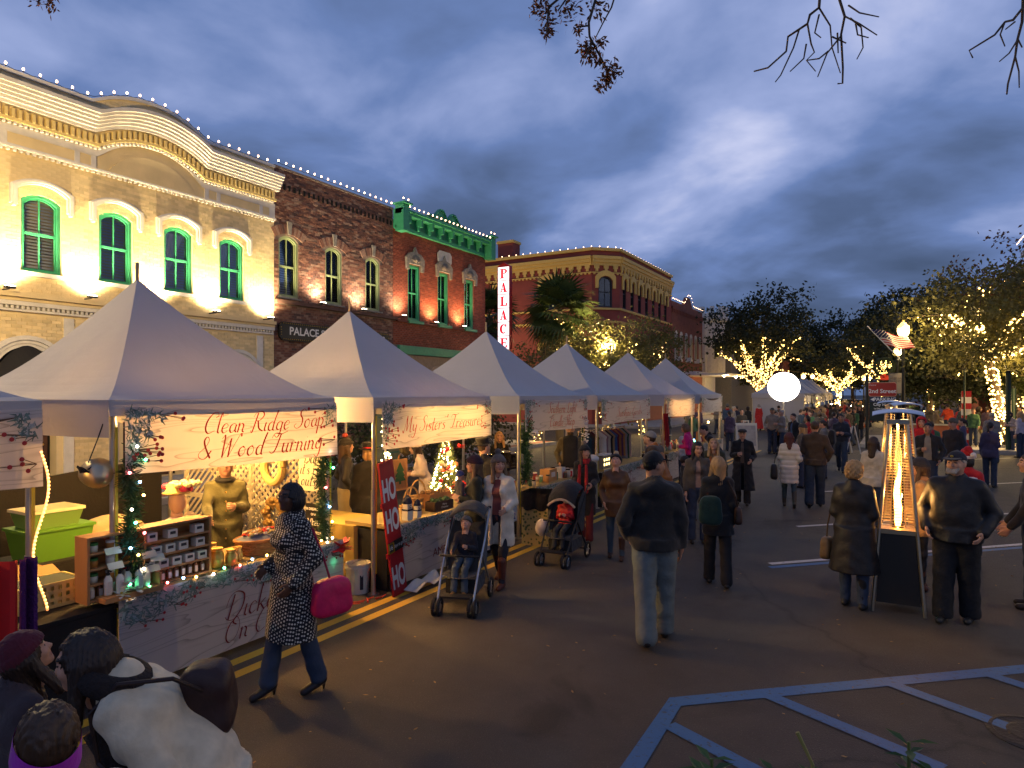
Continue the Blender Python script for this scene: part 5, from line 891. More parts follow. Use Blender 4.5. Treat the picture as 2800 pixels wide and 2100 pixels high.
# ================================================================ third tent
def pot(label, loc, r, h):
    t = thing('cooking_pot', label, 'pot', loc, 0, 'steel pots'); m = MB(); m.lathe([(r * .97, 0), (r, .01), (r, h), (r * 1.05, h), (r * 1.05, h + .012), (r * .8, h + .03), (.02, h + .045)], 20); obj('pot_body', m, mat('polished_steel', (.6, .57, .52), .16, 1.), t, smooth=True); m = MB(); m.ball((0, 0, h + .06), .02, 7, 5); obj('lid_knob', m, BLACK, t)
    for s_ in (1, -1): m = MB(); m.tube([(0, s_ * r, h * .8), (.03, s_ * (r + .04), h * .8), (-.03, s_ * (r + .04), h * .8), (0, s_ * r, h * .8)], .008, 5); obj('pot_handle', m, STEEL, t)
t = thing('stock_table', 'dark table behind the candle counter holding steel pots', 'table', (-6.75, 10.7, 0)); m = MB(); m.box((0, 0, .95), (.6, 1.9, .04)); obj('table_top', m, CLOTHB, t); [obj('leg', (lambda q: (q.tube([(x, y, 0), (x, y, .94)], .02, 6), q)[1])(MB()), STEEL, t) for x in (-.25, .25) for y in (-.9, .9)]
for k, (y, r, h, x) in enumerate(((10.25, .13, .16, -6.6), (10.55, .14, .28, -6.75), (10.95, .16, .30, -6.6), (11.3, .14, .24, -6.65), (10.3, .10, .22, -6.85))): pot('steel lidded pot on the candle tent table, %s' % ('short one at the left end', 'second from the left', 'largest one in the middle', 'right-hand one', 'narrow one behind the first')[k], (x, y, .97), r, h)
garland('dark green garland with a white bell bow on the candle tent pole', [(-5.36 + .03 * math.sin(k), 9.66 + .03 * math.cos(k), 1.95 - .1 * k) for k in range(11)], .13, 900, [((-5.25, 9.72, 1.72), .07, PETW, 'white_bow')], 7); garland('white flower garland on the right pole of the candle tent', [(-5.38, 12.0, 1.95 - .1 * k) for k in range(8)], .05, 120, [((-5.32, 12.0, 1.85 - .13 * k), .05, PETW, 'white_flower') for k in range(5)], 8)
rc = [(.5, .05, .04), (.6, .52, .38), (.1, .2, .12), (.4, .2, .08), (.55, .5, .45), (.3, .03, .04), (.12, .08, .06)]
for k in range(30):
    y = 9.95 + .068 * k + random.uniform(-.02, .02); x = -5.40 - .5 * random.random(); s_ = random.uniform(.7, 1.5); ma = mat('candle_%d' % (k % 7), rc[k % 7], .4)
    t = thing('candle_jar', 'candle jar or trinket standing on the crowded candle tent counter', 'candle', (x, y, .80), 0, 'goods crowded on the candle counter'); m = MB(); m.lathe([(.03 * s_, 0), (.034 * s_, .08 * s_), (.028 * s_, .10 * s_)], 10); obj('glass', m, ma, t, smooth=True); m = MB(); m.lathe([(.03 * s_, .10 * s_), (.03 * s_, .118 * s_)], 10); obj('lid', m, (WHITE, BLACK, WOOD)[k % 3], t)
for k, (y, d, ma) in enumerate(((10.85, (.2, .3, .22), WOOD), (11.5, (.2, .36, .10), HR), (11.35, (.14, .16, .2), BOXW), (11.75, (.16, .22, .09), BOXW))): t = thing('display_box', ('open wooden display box in the middle of the candle counter', 'flat red box on the candle counter', 'white card box on the candle counter', 'low white box at the right of the candle counter')[k], 'box', (-5.55, y, .80)); m = MB(); m.box((0, 0, d[2] / 2), d); obj('box', m, ma, t); m = MB(); m.box((d[0] / 2 + .002, 0, d[2] * .55), (.003, d[1] * .5, d[2] * .4)); obj('label_card', m, LABP, t)
# holly-print bin
HOL = node_mat('holly_print', lambda t_, b, n, lk: (lambda tc_, vo, r: [lk(tc_.outputs['Object'], vo.inputs['Vector']), lk(vo.outputs['Distance'], r.inputs[0]), lk(r.outputs[0], b.inputs['Base Color'])])(n('ShaderNodeTexCoord'), n('ShaderNodeTexVoronoi', i_Scale=16.), (lambda r: (setattr(r.color_ramp.elements[0], 'position', .30), setattr(r.color_ramp.elements[0], 'color', (.08, .10, .02, 1)), setattr(r.color_ramp.elements[1], 'position', .36), setattr(r.color_ramp.elements[1], 'color', (.50, .36, .12, 1)), r)[-1])(n('ShaderNodeValToRGB'))))
t = thing('rubbish_bin', 'square bin wrapped in holly paper with a black bag beside the candle counter', 'bin', (-4.98, 9.42, 0), R(8)); m = MB(); m.box((0, 0, .30), (.44, .46, .60)); obj('box', m, HOL, t)
def bagf(u, v): a = 6.283 * u; k = .27 + .02 * math.sin(9 * a) * v; e = (abs(math.cos(a)) ** 8 + abs(math.sin(a)) ** 8) ** (-1 / 8); return (k * e * math.cos(a) * .9, k * e * math.sin(a) * .95, .84 - .27 * v + .015 * math.sin(7 * a) * v)
m = MB(); m.grid(bagf, 48, 5); m.ball((.22, .2, .60), (.05, .05, .07), 8, 6); obj('bag', m, mat('black_plastic', (.012, .011, .010), .3, bump=1., bscale=9.), t, smooth=True)
t = thing('number_poster', 'white poster with blue print and number 032 by the holly bin', 'poster', (-5.22, 8.95, 0)); m = MB(); m.box((0, 0, .60), (.012, .30, .42)); obj('sheet', m, SIGNW, t); obj('lettering', text_mesh('032', .13, bold=.004, mp=lambda a, b: (.0075, a, .47 + b)), mat('blue_ink', (.02, .05, .25), .6), t); obj('lettering', text_mesh('N', .22, bold=.008, mp=lambda a, b: (.0075, a + .03, .69 + b)), mat('blue_ink', (.02, .05, .25), .6), t); m = MB(); m.tube([(-.02, 0, 0), (-.02, 0, .8)], .012, 6); obj('stand', m, STEEL, t)
wall_b = thing('hanging_info_banner', 'grey-green cloth banner with printed lines hanging behind the third tent', 'banner', (-8.6, 9.9, 1.0)); m = MB(); m.grid(lambda u, v: (.02 * math.sin(5 * u), -.4 + .8 * u, 1.15 * v), 8, 4); obj('cloth', m, mat('sage_cloth', (.20, .24, .20), .8, trans=.2), wall_b); m = MB(); [m.box((.035, .05 * (-1) ** k, .25 + .14 * k), (.004, .5, .03)) for k in range(6)]; obj('printed_lines', m, mat('teal_ink', (.07, .2, .22), .6), wall_b)
sol = wall_sign('teal shop board lettered SOU seen between the first two tents', -8.95, -8.0, 1.35, 2.0, 7.5, mat('teal_board', (.12, .22, .20), .6), [('t', 'SOU', .45, .24)], INK, 'shop_board')
# ================================================================ fourth tent: clothes rack
t = thing('clothes_rack', 'long chrome clothes rail under the fourth tent', 'clothes rack', (-5.95, 13.0, 0)); m = MB(); m.tube([(0, 0, 1.58), (0, 2.85, 1.58)], .014, 8); obj('rail', m, mat('chrome', (.7, .68, .62), .12, 1.), t)
for y in (.02, 2.83): m = MB(); m.tube([(0, y, 0), (0, y, 1.60)], .016, 6); m.tube([(-.25, y, .03), (.25, y, .03)], .016, 6); obj('leg', m, mat('chrome', (.7, .68, .62), .12, 1.), t)
gc = [('navy', (.03, .045, .08)), ('dark teal', (.03, .06, .07)), ('charcoal', (.04, .035, .035)), ('dark brown', (.07, .04, .025)), ('maroon', (.10, .02, .02)), ('pale beige', (.50, .42, .33)), ('cream', (.58, .52, .42)), ('white', (.62, .58, .52)), ('dusty mauve', (.26, .14, .15)), ('oatmeal', (.45, .38, .30)), ('black', (.015, .014, .016)), ('tan', (.30, .20, .10)), ('blue', (.04, .08, .20)), ('wine red', (.12, .015, .025)), ('rust', (.28, .10, .03)), ('plum', (.09, .03, .07)), ('orange brown', (.33, .14, .04)), ('grey', (.2, .19, .19)), ('forest green', (.03, .07, .04)), ('pink beige', (.45, .28, .22))]
for k, (nm, c) in enumerate(gc):
    y = 13.15 + k * .137; t = thing('hanging_jacket', '%s jacket hanging on the chrome clothes rail' % nm, 'jacket', (-5.95, y, .80), R(random.uniform(-8, 8)), 'jackets on the rail'); ph = random.uniform(0, 6); l_ = random.uniform(.62, .78)
    def gf(u, v):
        a = 6.283 * u; wd = (.05 + .18 * min(1, (1 - v) * 5) * (1 if v > .75 else .95)) if v > .7 else .21 + .03 * (.7 - v); th = .045 + .012 * math.sin(3 * a + ph + 5 * v); return (wd * math.cos(a), th * math.sin(a), .74 - l_ + l_ * v)
    m = MB(); m.grid(gf, 20, 10); obj('cloth', m, mat('garment_' + nm.replace(' ', '_'), c, .9, var=.15, bump=.3, bscale=60.), t, smooth=True); m = MB(); m.tube([(0, 0, .72), (0, 0, .80), (.02, 0, .805), (.02, 0, .79)], .004, 4); obj('hanger_hook', m, STEEL, t)
t = thing('lit_house_box', 'small model house with six lit windows on the fourth counter', 'model house', (-5.45, 13.25, .80)); m = MB(); m.box((0, 0, .14), (.16, .42, .28)); obj('house', m, mat('weathered_wood', (.2, .17, .13), .8, var=.3), t); [obj('lit_pane', (lambda q: (q.box((.081, -.13 + .13 * (k % 3), .09 + .10 * (k // 3)), (.004, .055, .055)), q)[1])(MB()), glow('house_pane', (1., .75, .25), 4.), t) for k in range(6)]; m = MB(); m.box((0, 0, .295), (.2, .46, .03)); obj('roof', m, WHITE, t)
m = MB(); m.ball((0, 0, .09), (.14, .2, .09), 12, 8); o = obj('white_bundle', m, mat('white_cloth', (.62, .58, .52), .8), loc=(-5.5, 12.75, .95), smooth=True); tag(o, 'white folded cloth bundle by the fourth tent pole', 'cloth')
# ================================================================ fifth and sixth tents
t = thing('hanging_scarf', 'deep red knitted scarf hanging from the fifth tent pole', 'scarf', (-5.30, 17.3, 1.15)); m = MB(); m.grid(lambda u, v: (.05 * math.sin(10 * u + 4 * v), -.18 + .36 * u * (.5 + .6 * math.sin(math.pi * min(v + .15, 1))), .72 * v), 14, 8); obj('wool', m, mat('red_wool', (.30, .012, .015), .95, bump=1., bscale=40.), t, smooth=True); m = MB(); [m.tube([(.03, -.15 + .04 * k, .02), (.03, -.16 + .042 * k, -.12 - .03 * (k % 3))], .012, 5) for k in range(8)]; obj('fringe', m, mat('red_wool', (.30, .012, .015), .95), t)
t = thing('lit_driftwood_rack', 'pale wooden display rack lit from inside under the fifth tent', 'rack', (-5.6, 18.1, .80)); [obj('stick', (lambda q: (q.tube([(0, -.3 + .1 * k, 0), (random.uniform(-.1, .1), -.25 + .09 * k, .75)], .012, 5), q)[1])(MB()), mat('pale_sticks', (.55, .42, .25), .7), t) for k in range(6)]; m = MB(); [m.box((0, 0, z), (.2, .6, .02)) for z in (.15, .42)]; obj('shelf', m, mat('pale_sticks', (.55, .42, .25), .7), t)
for k in range(14): y = 17.7 + .17 * k + (1. if k > 10 else 0); t = thing('gift_item', 'small gift standing on the fifth and sixth tent counters', 'gift', (-5.5 - .3 * random.random(), y if y < 20.1 else y + 1.2, .80), 0, 'small gifts on far counters'); m = MB(); m.lathe([(.05, 0), (.06, .05), (.04, .14), (.02, .18)], 8); obj('vase', m, mat('candle_%d' % (k % 7), rc[k % 7], .4), t, smooth=True); m = MB(); m.ball((0, 0, .2), .03, 6, 4); obj('top', m, (OM[k % 4]), t)
mini_lights('green and blue mini lights on the fifth tent counter', [(-5.28, 19.0 + .12 * k, .95 + .08 * math.sin(k * 2)) for k in range(10)], .014, .04, [CL[1], CL[3]])
o = thing('speaker_box', 'brown box on the counter of the last near tent', 'box', (-5.6, 22.2, .80)); m = MB(); m.box((0, 0, .15), (.3, .36, .30)); obj('cabinet', m, WOOD, o); m = MB(); m.lathe([(.10, 0), (.06, .02)], 14); obj('cone', m, BLACK, o, loc=(.15, 0, .15), rot=(0, R(90), 0))
# ================================================================ bodies and clothes from distance fields
def snet(f, lo, hi, h):
    lo = np.array(lo, float) - 2 * h; hi = np.array(hi, float) + 2 * h; n = np.ceil((hi - lo) / h).astype(int) + 1
    G = np.stack(np.meshgrid(*[lo[i] + h * np.arange(n[i]) for i in range(3)], indexing='ij'), -1).reshape(-1, 3).astype(np.float32)
    V = f(G).reshape(n); S = V < 0; c = n - 1; acc = np.zeros((*c, 3), np.float32); cnt = np.zeros(c, np.float32)
    idx = np.stack(np.meshgrid(*[np.arange(k) for k in c], indexing='ij'), -1).astype(np.float32)
    for d in range(3):
        o1, o2 = [k for k in range(3) if k != d]
        for a in (0, 1):
            for b in (0, 1):
                s0 = [0, 0, 0]; s0[o1] = a; s0[o2] = b; s1 = list(s0); s1[d] = 1
                v0 = V[tuple(slice(s0[k], s0[k] + c[k]) for k in range(3))]; v1 = V[tuple(slice(s1[k], s1[k] + c[k]) for k in range(3))]
                mk = (v0 < 0) != (v1 < 0); t = np.where(mk, v0 / np.where(mk, v0 - v1, 1), 0); p = idx + np.array(s0, np.float32); p[..., d] += t; acc += p * mk[..., None]; cnt += mk
    act = cnt > 0; vid = -np.ones(c, int); vid[act] = np.arange(act.sum()); vt = acc[act] / cnt[act][:, None] * h + lo; Q = []
    for d in range(3):
        o1, o2 = (d + 1) % 3, (d + 2) % 3; sl0 = [slice(1, -1)] * 3; sl1 = [slice(1, -1)] * 3; sl0[d] = slice(0, -1); sl1[d] = slice(1, None)
        a = S[tuple(sl0)]; b = S[tuple(sl1)]; e = np.argwhere(a != b)
        if not len(e): continue
        ins = a[tuple(e.T)]; g = e + 1; g[:, d] -= 1; q = []
        for (x, y) in ((0, 0), (1, 0), (1, 1), (0, 1)): k = g.copy(); k[:, o1] -= x; k[:, o2] -= y; q.append(vid[tuple(k.T)])
        q = np.stack(q, 1); q[~ins] = q[~ins][:, ::-1]; Q.append(q)
    return vt, np.concatenate(Q) if Q else np.zeros((0, 4), int)
def cap(p, a, b, ra, rb, sy=1.):
    a = np.array(a, np.float32); b = np.array(b, np.float32); q = p
    if sy != 1.: k = np.array((1, sy, 1), np.float32); q = p * k; a = a * k; b = b * k
    d = b - a; t = np.clip(((q - a) @ d) / max(float(d @ d), 1e-9), 0, 1); return np.linalg.norm(q - a - t[:, None] * d, axis=1) - (ra + (rb - ra) * t)
def ell(p, c, r): r = np.array(r, np.float32); q = (p - np.array(c, np.float32)) / r; l = np.linalg.norm(q, axis=1); return (l - 1) * float(r.min())
def smin(a, b, k=.03): h = np.clip(.5 + .5 * (b - a) / k, 0, 1); return b + (a - b) * h - k * h * (1 - h)
def mesh_from(parts, name='m'):          # [(verts, quads, material index)]
    vs_ = []; fs_ = []; mi = []; o = 0
    for v, q, k in parts: vs_.append(v); fs_.append(q + o); o += len(v); mi += [k] * len(q) if isinstance(k, int) else list(k)
    V = np.concatenate(vs_); Q = np.concatenate(fs_); me = bpy.data.meshes.new(name); me.vertices.add(len(V)); me.vertices.foreach_set('co', V.astype(np.float32).ravel()); me.loops.add(Q.size); me.loops.foreach_set('vertex_index', Q.ravel().astype(np.int32)); me.polygons.add(len(Q)); me.polygons.foreach_set('loop_start', np.arange(0, Q.size, 4, dtype=np.int32)); me.polygons.foreach_set('material_index', np.array(mi, np.int32)); me.polygons.foreach_set('use_smooth', np.ones(len(Q), bool)); me.update(calc_edges=True); me.validate(); return me
# ---- head, hands, hair and hats are modelled once, at fine resolution, in head space (eyes forward +Y, centre of skull at 0)
def head_f(p, fem):
    d = ell(p, (0, -.005, .02), (.074, .094, .092)); d = smin(d, ell(p, (0, .022, -.045), (.056 if fem else .062, .066, .062)), .04); d = smin(d, cap(p, (0, .062, -.085), (0, .07, -.088), .018, .018), .03)
    d = smin(d, cap(p, (0, .084, .012), (0, .102, -.022), .009, .014), .012)
    for s in (1, -1):
        d = smin(d, ell(p, (s * .076, -.008, -.006), (.012, .024, .032)), .008); e = ell(p, (s * .032, .098, .012), (.021, .016, .012)); d = -smin(-d, e, .012); d = smin(d, ell(p, (s * .032, .078, .012), (.014, .012, .012)), .004); d = smin(d, cap(p, (s * .016, .088, .032), (s * .05, .078, .034), .007, .006), .012); d = smin(d, ell(p, (s * .042, .066, -.022), (.02, .018, .02)), .02)
    d = smin(d, cap(p, (-.018, .083, -.052), (.018, .083, -.052), .007, .007), .008); d = smin(d, cap(p, (-.015, .080, -.064), (.015, .080, -.064), .008, .008), .006); d = smin(d, cap(p, (0, -.02, -.06), (0, -.035, -.16), .056 if not fem else .048, .056 if not fem else .05), .03); return d
HEADS = {}
for fem in (0, 1):
    v, q = snet(lambda p: head_f(p, fem), (-.1, -.11, -.17), (.1, .13, .125), .0075); c = v[q].mean(1)
    lips = (np.abs(c[:, 0]) < .026) & (c[:, 1] > .078) & (c[:, 2] > -.069) & (c[:, 2] < -.047); brow = (np.abs(np.abs(c[:, 0]) - .033) < .02) & (c[:, 1] > .07) & (np.abs(c[:, 2] - .036) < .006); eye = ((np.abs(c[:, 0]) - .032) ** 2 / .014 ** 2 + (c[:, 2] - .011) ** 2 / .0065 ** 2 < 1) & (c[:, 1] > .06); HEADS[fem] = (v, q, np.where(eye, 2, np.where(brow, 2, np.where(lips, 1, 0))).astype(int))
def hand_f(p):        # right hand, wrist at 0, fingers along -Z, palm facing -X (inwards), curled a little
    d = cap(p, (0, 0, .0), (0, 0, -.03), .024, .026); d = smin(d, ell(p, (-.002, .002, -.055), (.017, .040, .045)), .02)
    for k, (y, l) in enumerate(((.030, .070), (.011, .080), (-.009, .074), (-.028, .058))): a = (-.002, y, -.088); b = (-.010, y * 1.12, -.088 - l * .55); c = (-.032, y * 1.12, -.088 - l * .88); d = smin(d, np.minimum(cap(p, a, b, .0105, .0095), cap(p, b, c, .0095, .008)), .007)
    t1, t2, t3 = (-.005, .030, -.035), (-.016, .056, -.062), (-.024, .062, -.092); return smin(d, np.minimum(cap(p, t1, t2, .014, .012), cap(p, t2, t3, .0115, .009)), .010)
HAND = snet(hand_f, (-.06, -.05, -.18), (.04, .09, .03), .006)
def gfold(p, s): return .0042 * np.sin(p[:, 2] * 37 + s + 2.2 * np.sin(p[:, 0] * 13 + s)) * np.sin(p[:, 0] * 9 + p[:, 1] * 11 + s * 2)
def hair_f(style):
    def f(p):
        str_ = .0045 * np.sin(np.arctan2(p[:, 0], p[:, 1] + .02) * 34 + 3 * np.sin(p[:, 2] * 22)); d = ell(p, (0, -.012, .026), (.087, .104, .102))
        if style == 'short': cut = np.maximum(p[:, 1] - .055 + .6 * np.maximum(p[:, 2] - .06, -.2) * -1, -.045 - p[:, 2] - .4 * np.minimum(p[:, 1], 0)); cut = np.maximum(p[:, 1] * .8 - p[:, 2] - .0, -.065 - p[:, 2]); d = np.maximum(ell(p, (0, -.012, .024), (.081, .100, .098)), cut)
        elif style == 'bob': d = smin(d, ell(p, (0, -.03, -.04), (.105, .095, .10)), .05); d = np.maximum(d, -np.maximum(np.maximum(np.abs(p[:, 0]) - .058 - .02 * (p[:, 2] < 0), .018 - p[:, 1]), p[:, 2] - .068)); d = np.maximum(d, -.115 - p[:, 2])
        elif style == 'long':
            d = smin(d, cap(p, (0, -.055, -.02), (0, -.085, -.24), .088, .07, 1.25), .05)
            for s in (1, -1): d = smin(d, cap(p, (s * .075, -.01, .0), (s * .095, .03, -.23), .033, .028), .03)
            d = np.maximum(d, -np.maximum(np.maximum(np.abs(p[:, 0]) - .058, .012 - p[:, 1]), p[:, 2] - .07))
        elif style == 'pony': d = np.maximum(ell(p, (0, -.012, .024), (.081, .100, .098)), p[:, 1] * .8 - p[:, 2] - .0); d = smin(d, cap(p, (0, -.11, .03), (0, -.14, -.12), .032, .022), .02)
        elif style == 'fluffy': d = smin(ell(p, (0, -.015, .03), (.103, .118, .112)), ell(p, (0, -.05, -.04), (.09, .075, .07)), .04) + .004 * np.sin(p[:, 0] * 120) * np.sin(p[:, 2] * 100); d = np.maximum(d, -np.maximum(np.maximum(np.abs(p[:, 0]) - .06, .03 - p[:, 1]), p[:, 2] - .066)); d = np.maximum(d, -.085 - p[:, 2])
        return d + str_
    return f
HAIRS = {s: snet(hair_f(s), (-.15, -.20, -.33 if s == 'long' else -.2), (.15, .14, .16), .0085) for s in ('short', 'bob', 'long', 'pony', 'fluffy')}
def hat_f(style):
    def f(p):
        rib = .003 * np.sin(np.arctan2(p[:, 0], p[:, 1]) * 30); e = ell(p, (0, -.012, .036), (.094, .112, .112))
        if style in ('beanie', 'pom'): d = np.maximum(e, .022 - p[:, 2] + .22 * p[:, 1]) + rib; d = smin(d, np.maximum(np.abs(ell(p, (0, -.012, .03), (.097, .114, .11))) - .007, np.abs(p[:, 2] - .05 - .22 * p[:, 1]) - .026) + rib, .008)
        if style == 'pom': d = np.minimum(d, ell(p, (0, -.03, .175), (.045, .045, .042)) + .005 * np.sin(p[:, 0] * 150) * np.sin(p[:, 1] * 140) * np.sin(p[:, 2] * 130))
        if style == 'cap': d = np.maximum(ell(p, (0, -.012, .030), (.090, .108, .108)), .040 - p[:, 2] + .12 * p[:, 1]); d = np.minimum(d, np.maximum(np.abs(p[:, 2] - .052 + .20 * (p[:, 1] - .09)) - .006, np.maximum(np.sqrt((p[:, 0] / 1.0) ** 2 + (p[:, 1] - .085) ** 2) - .088, .06 - p[:, 1]))); d = np.minimum(d, ell(p, (0, -.012, .14), (.009, .009, .007)))
        if style == 'flatcap': d = np.maximum(ell(p, (0, .008, .06), (.104, .130, .062)), .040 - p[:, 2]); d = smin(d, np.maximum(np.abs(p[:, 2] - .046 + .2 * (p[:, 1] - .1)) - .006, np.maximum(np.sqrt(p[:, 0] ** 2 + (p[:, 1] - .07) ** 2) - .08, .05 - p[:, 1])), .01)
        if style == 'bowler': r = np.sqrt(p[:, 0] ** 2 + (p[:, 1] + .01) ** 2 * .8); d = np.maximum(np.maximum(r - .092 - .06 * (p[:, 2] - .06), p[:, 2] - .165), .045 - p[:, 2]); d = np.minimum(d, np.maximum(np.abs(p[:, 2] - .056 - .6 * np.maximum(r - .11, 0) ** 1) - .007, r - .155))
        if style == 'santa': d = np.maximum(e, .05 - p[:, 2] + .1 * p[:, 1]); d = smin(d, cap(p, (0, -.02, .12), (.06, -.08, .17), .07, .045), .04); d = smin(d, cap(p, (.06, -.08, .17), (.13, -.09, .10), .045, .022), .03)
        if style == 'hood': d = smin(ell(p, (0, -.02, .03), (.115, .125, .13)), cap(p, (0, -.03, -.05), (0, -.03, -.16), .10, .125), .05); d = np.maximum(d, -np.maximum(np.maximum(np.abs(p[:, 0]) - .072, -.0 - p[:, 1]), p[:, 2] - .085)); d = np.maximum(d, -.2 - p[:, 2])
        return d
    return f
HATS = {s: snet(hat_f(s), (-.2, -.2, -.23 if s == 'hood' else -.02), (.2, .2, .24), .0085) for s in ('beanie', 'pom', 'cap', 'flatcap', 'bowler', 'santa', 'hood')}
SKIN = [mat('skin_light', (.50, .27, .18), .5, var=.08, vscale=12.), mat('skin_tan', (.40, .20, .12), .5, var=.08, vscale=12.), mat('skin_dark', (.13, .06, .035), .45, var=.08, vscale=12.)]; LIPS = mat('lips', (.36, .14, .10), .45); LIPD = mat('lips_dark', (.13, .045, .035), .45); EYEM = mat('eye_brow', (.02, .014, .012), .4)
CLO = {}
def cloth(c, kind='wool'):
    k = (kind,) + tuple(round(x, 3) for x in c)
    if k not in CLO: CLO[k] = mat('%s_%d' % (kind, len(CLO)), c, {'wool': .9, 'denim': .85, 'leather': .5, 'puffer': .45, 'shoe': .4}[kind], var=.18 if kind != 'puffer' else .06, vscale=14. if kind != 'denim' else 7., bump={'wool': .6, 'denim': .7, 'leather': .45, 'puffer': .3, 'shoe': .05}[kind], bscale={'wool': 15., 'denim': 15., 'leather': 11., 'puffer': 10., 'shoe': 20.}[kind], sheen=.15 if kind == 'wool' else 0.)
    return CLO[k]
def _dots(t, b, n, lk):
    tc_ = n('ShaderNodeTexCoord'); mp_ = n('ShaderNodeMapping'); mp_.inputs['Rotation'].default_value = (R(20), R(35), R(45)); lk(tc_.outputs['Object'], mp_.inputs[0]); v = n('ShaderNodeTexVoronoi', i_Scale=48., i_Randomness=.12); lk(mp_.outputs[0], v.inputs['Vector']); r = n('ShaderNodeValToRGB'); r.color_ramp.elements[0].position = .34; r.color_ramp.elements[0].color = (.55, .50, .42, 1); r.color_ramp.elements[1].position = .40; r.color_ramp.elements[1].color = (.010, .010, .012, 1); lk(v.outputs['Distance'], r.inputs[0]); lk(r.outputs[0], b.inputs['Base Color']); b.inputs['Roughness'].default_value = .9
POLKA = node_mat('polka_wool', _dots)
HAIRC = {'black': (.012, .010, .010), 'brown': (.055, .028, .014), 'dark': (.025, .014, .010), 'blond': (.38, .22, .09), 'grey': (.32, .28, .24), 'auburn': (.08, .014, .012), 'lightbrown': (.16, .085, .04), 'white': (.45, .38, .28)}
ARM = {'down': ((.05, -.03, -.28), (.06, .04, -.53)), 'swingf': ((.05, .06, -.27), (.03, .20, -.47)), 'swingb': ((.05, -.12, -.25), (.06, -.10, -.50)), 'pocket': ((.10, -.07, -.26), (.05, .09, -.44)), 'push': ((.05, -.04, -.27), (.03, .22, -.33)), 'fold': ((.06, .03, -.27), (-.12, .17, -.24)), 'hold': ((.05, .0, -.27), (-.06, .20, -.22)), 'phone': ((.04, .06, -.25), (-.08, .22, -.06)), 'bagarm': ((.08, -.05, -.27), (.02, .14, -.36)), 'up': ((.10, .12, -.05), (.06, .28, .12)), 'reach': ((.04, .16, -.22), (.02, .40, -.30))}
def limb_dir(sw, side=0.): return np.array((side, math.sin(R(sw)), -math.cos(R(sw))))
NP = [0]
def person(label, px=None, py=None, rel=0., h=1.75, loc=None, head_py=None, z=0., res=.02, fem=0, skin=0, arms=('down', 'down'), legs=((0, 0), (0, 0)), lean=0., twist=0., head=(0., 0.), fat=1., top=((.03, .03, .035), 'wool'), hem=.90, flare=0., inflate=.022, open_=0., inner=None, pants=((.03, .04, .07), 'denim'), pinfl=.012, skirt=None, shoe=(.02, .015, .012), heel=0., boots=None, hair=('short', 'brown'), hat=None, scarf=None, group='people at the market', puff=0., collar=True, glasses=False, seat=False, topmat=None, kids=False, apron=None, sleeves=None, hood=False):
    if loc is None:
        if head_py is not None: t_ = (CAMH - h - z) * F / (head_py - HY); loc = atd(px, HY, t_)
        else: loc = ground(px, py)
        loc.z = z
    yaw = face(px, rel) if px is not None else R(rel); k = h / 1.75; NP[0] += 1; seed = NP[0] * 1.7
    root = thing('person', label, 'person', loc, yaw, group); A = lambda *a: np.array(a, float)
    hips = [A(-.09, 0, .92), A(.09, 0, .92)]; J = []
    for s, (sw, kn) in zip((-1, 1), legs):
        hp = hips[0 if s < 0 else 1]; kne = hp + .43 * limb_dir(sw, s * .02); ank = kne + .41 * limb_dir(sw - kn, s * .01); J.append([hp, kne, ank])
    dz = .085 + heel - min(j[2][2] for j in J)
    for j in J:
        for q in j: q[2] += dz
    P0 = A(0, 0, .95 + dz)
    def up(v):                      # torso frame -> body frame, v measured from the pelvis
        v = np.array(v, float); cl, sl = math.cos(R(lean)), math.sin(R(lean)); ct, st = math.cos(R(twist)), math.sin(R(twist)); f_ = min(1, max(0, v[2] / .4)) if v[2] < .4 else 1; x, y, zc = v; x, y = (x * ct - y * st, x * st + y * ct) if f_ > .5 else (x, y); return P0 + A(x, y * cl + zc * sl, zc * cl - y * sl)
    sw_ = .158 * (.92 if fem else 1.05) * (1 + (fat - 1) * .35); sh = [up((-sw_, 0, .452)), up((sw_, 0, .452))]; E, Hn = [], []
    for s, a in zip((-1, 1), arms):
        ea, ha = ARM[a] if isinstance(a, str) else a; b = up((0, 0, .452)); S_ = sh[0 if s < 0 else 1]; E.append(S_ + up((s * ea[0] * (1 + (fat - 1) * .6), ea[1], .452 + ea[2])) - b); Hn.append(S_ + up((s * ha[0] * (1 + (fat - 1) * .6), ha[1], .452 + ha[2])) - b)
    nk = up((0, -.015, .53)); hc = up((0, .02, .685)); hy, hp_ = head; fw = (fat - 1)
    MH = Matrix.Rotation(R(hy) + R(twist), 3, 'Z') @ Matrix.Rotation(R(-hp_ - lean * .55), 3, 'X'); MHn = np.array(MH) * (1.0 if not kids else 1.22 / 1.0)
    def torso(p, g, low=-.02):
        y = 1.32 - .12 * fw
        d = cap(p, up((-.055, 0, .02)), up((.055, 0, .02)), .118 + .07 * fw + g, .118 + .07 * fw + g, y); d = smin(d, cap(p, up((-.035, .01 + .04 * fw, .15)), up((.035, .01 + .04 * fw, .15)), .108 + .13 * fw + g, .108 + .13 * fw + g, y), .08); d = smin(d, cap(p, up((-.06, 0, .33)), up((.06, 0, .33)), .118 + .07 * fw + g, .118 + .07 * fw + g, y), .08); d = smin(d, cap(p, sh[0] + A(.05, 0, -.01), sh[1] - A(.05, 0, .01), .055 + g * .8, .055 + g * .8), .06)
        for i_ in (0, 1): d = smin(d, cap(p, nk + A(0, -.005, -.02), sh[i_] + A(0, 0, .01), .052 + g * .7, .036 + g * .7), .03)
        if fem: d = smin(d, cap(p, up((-.06, .085, .33)), up((.06, .085, .33)), .055 + g * .8, .055 + g * .8), .04)
        return d
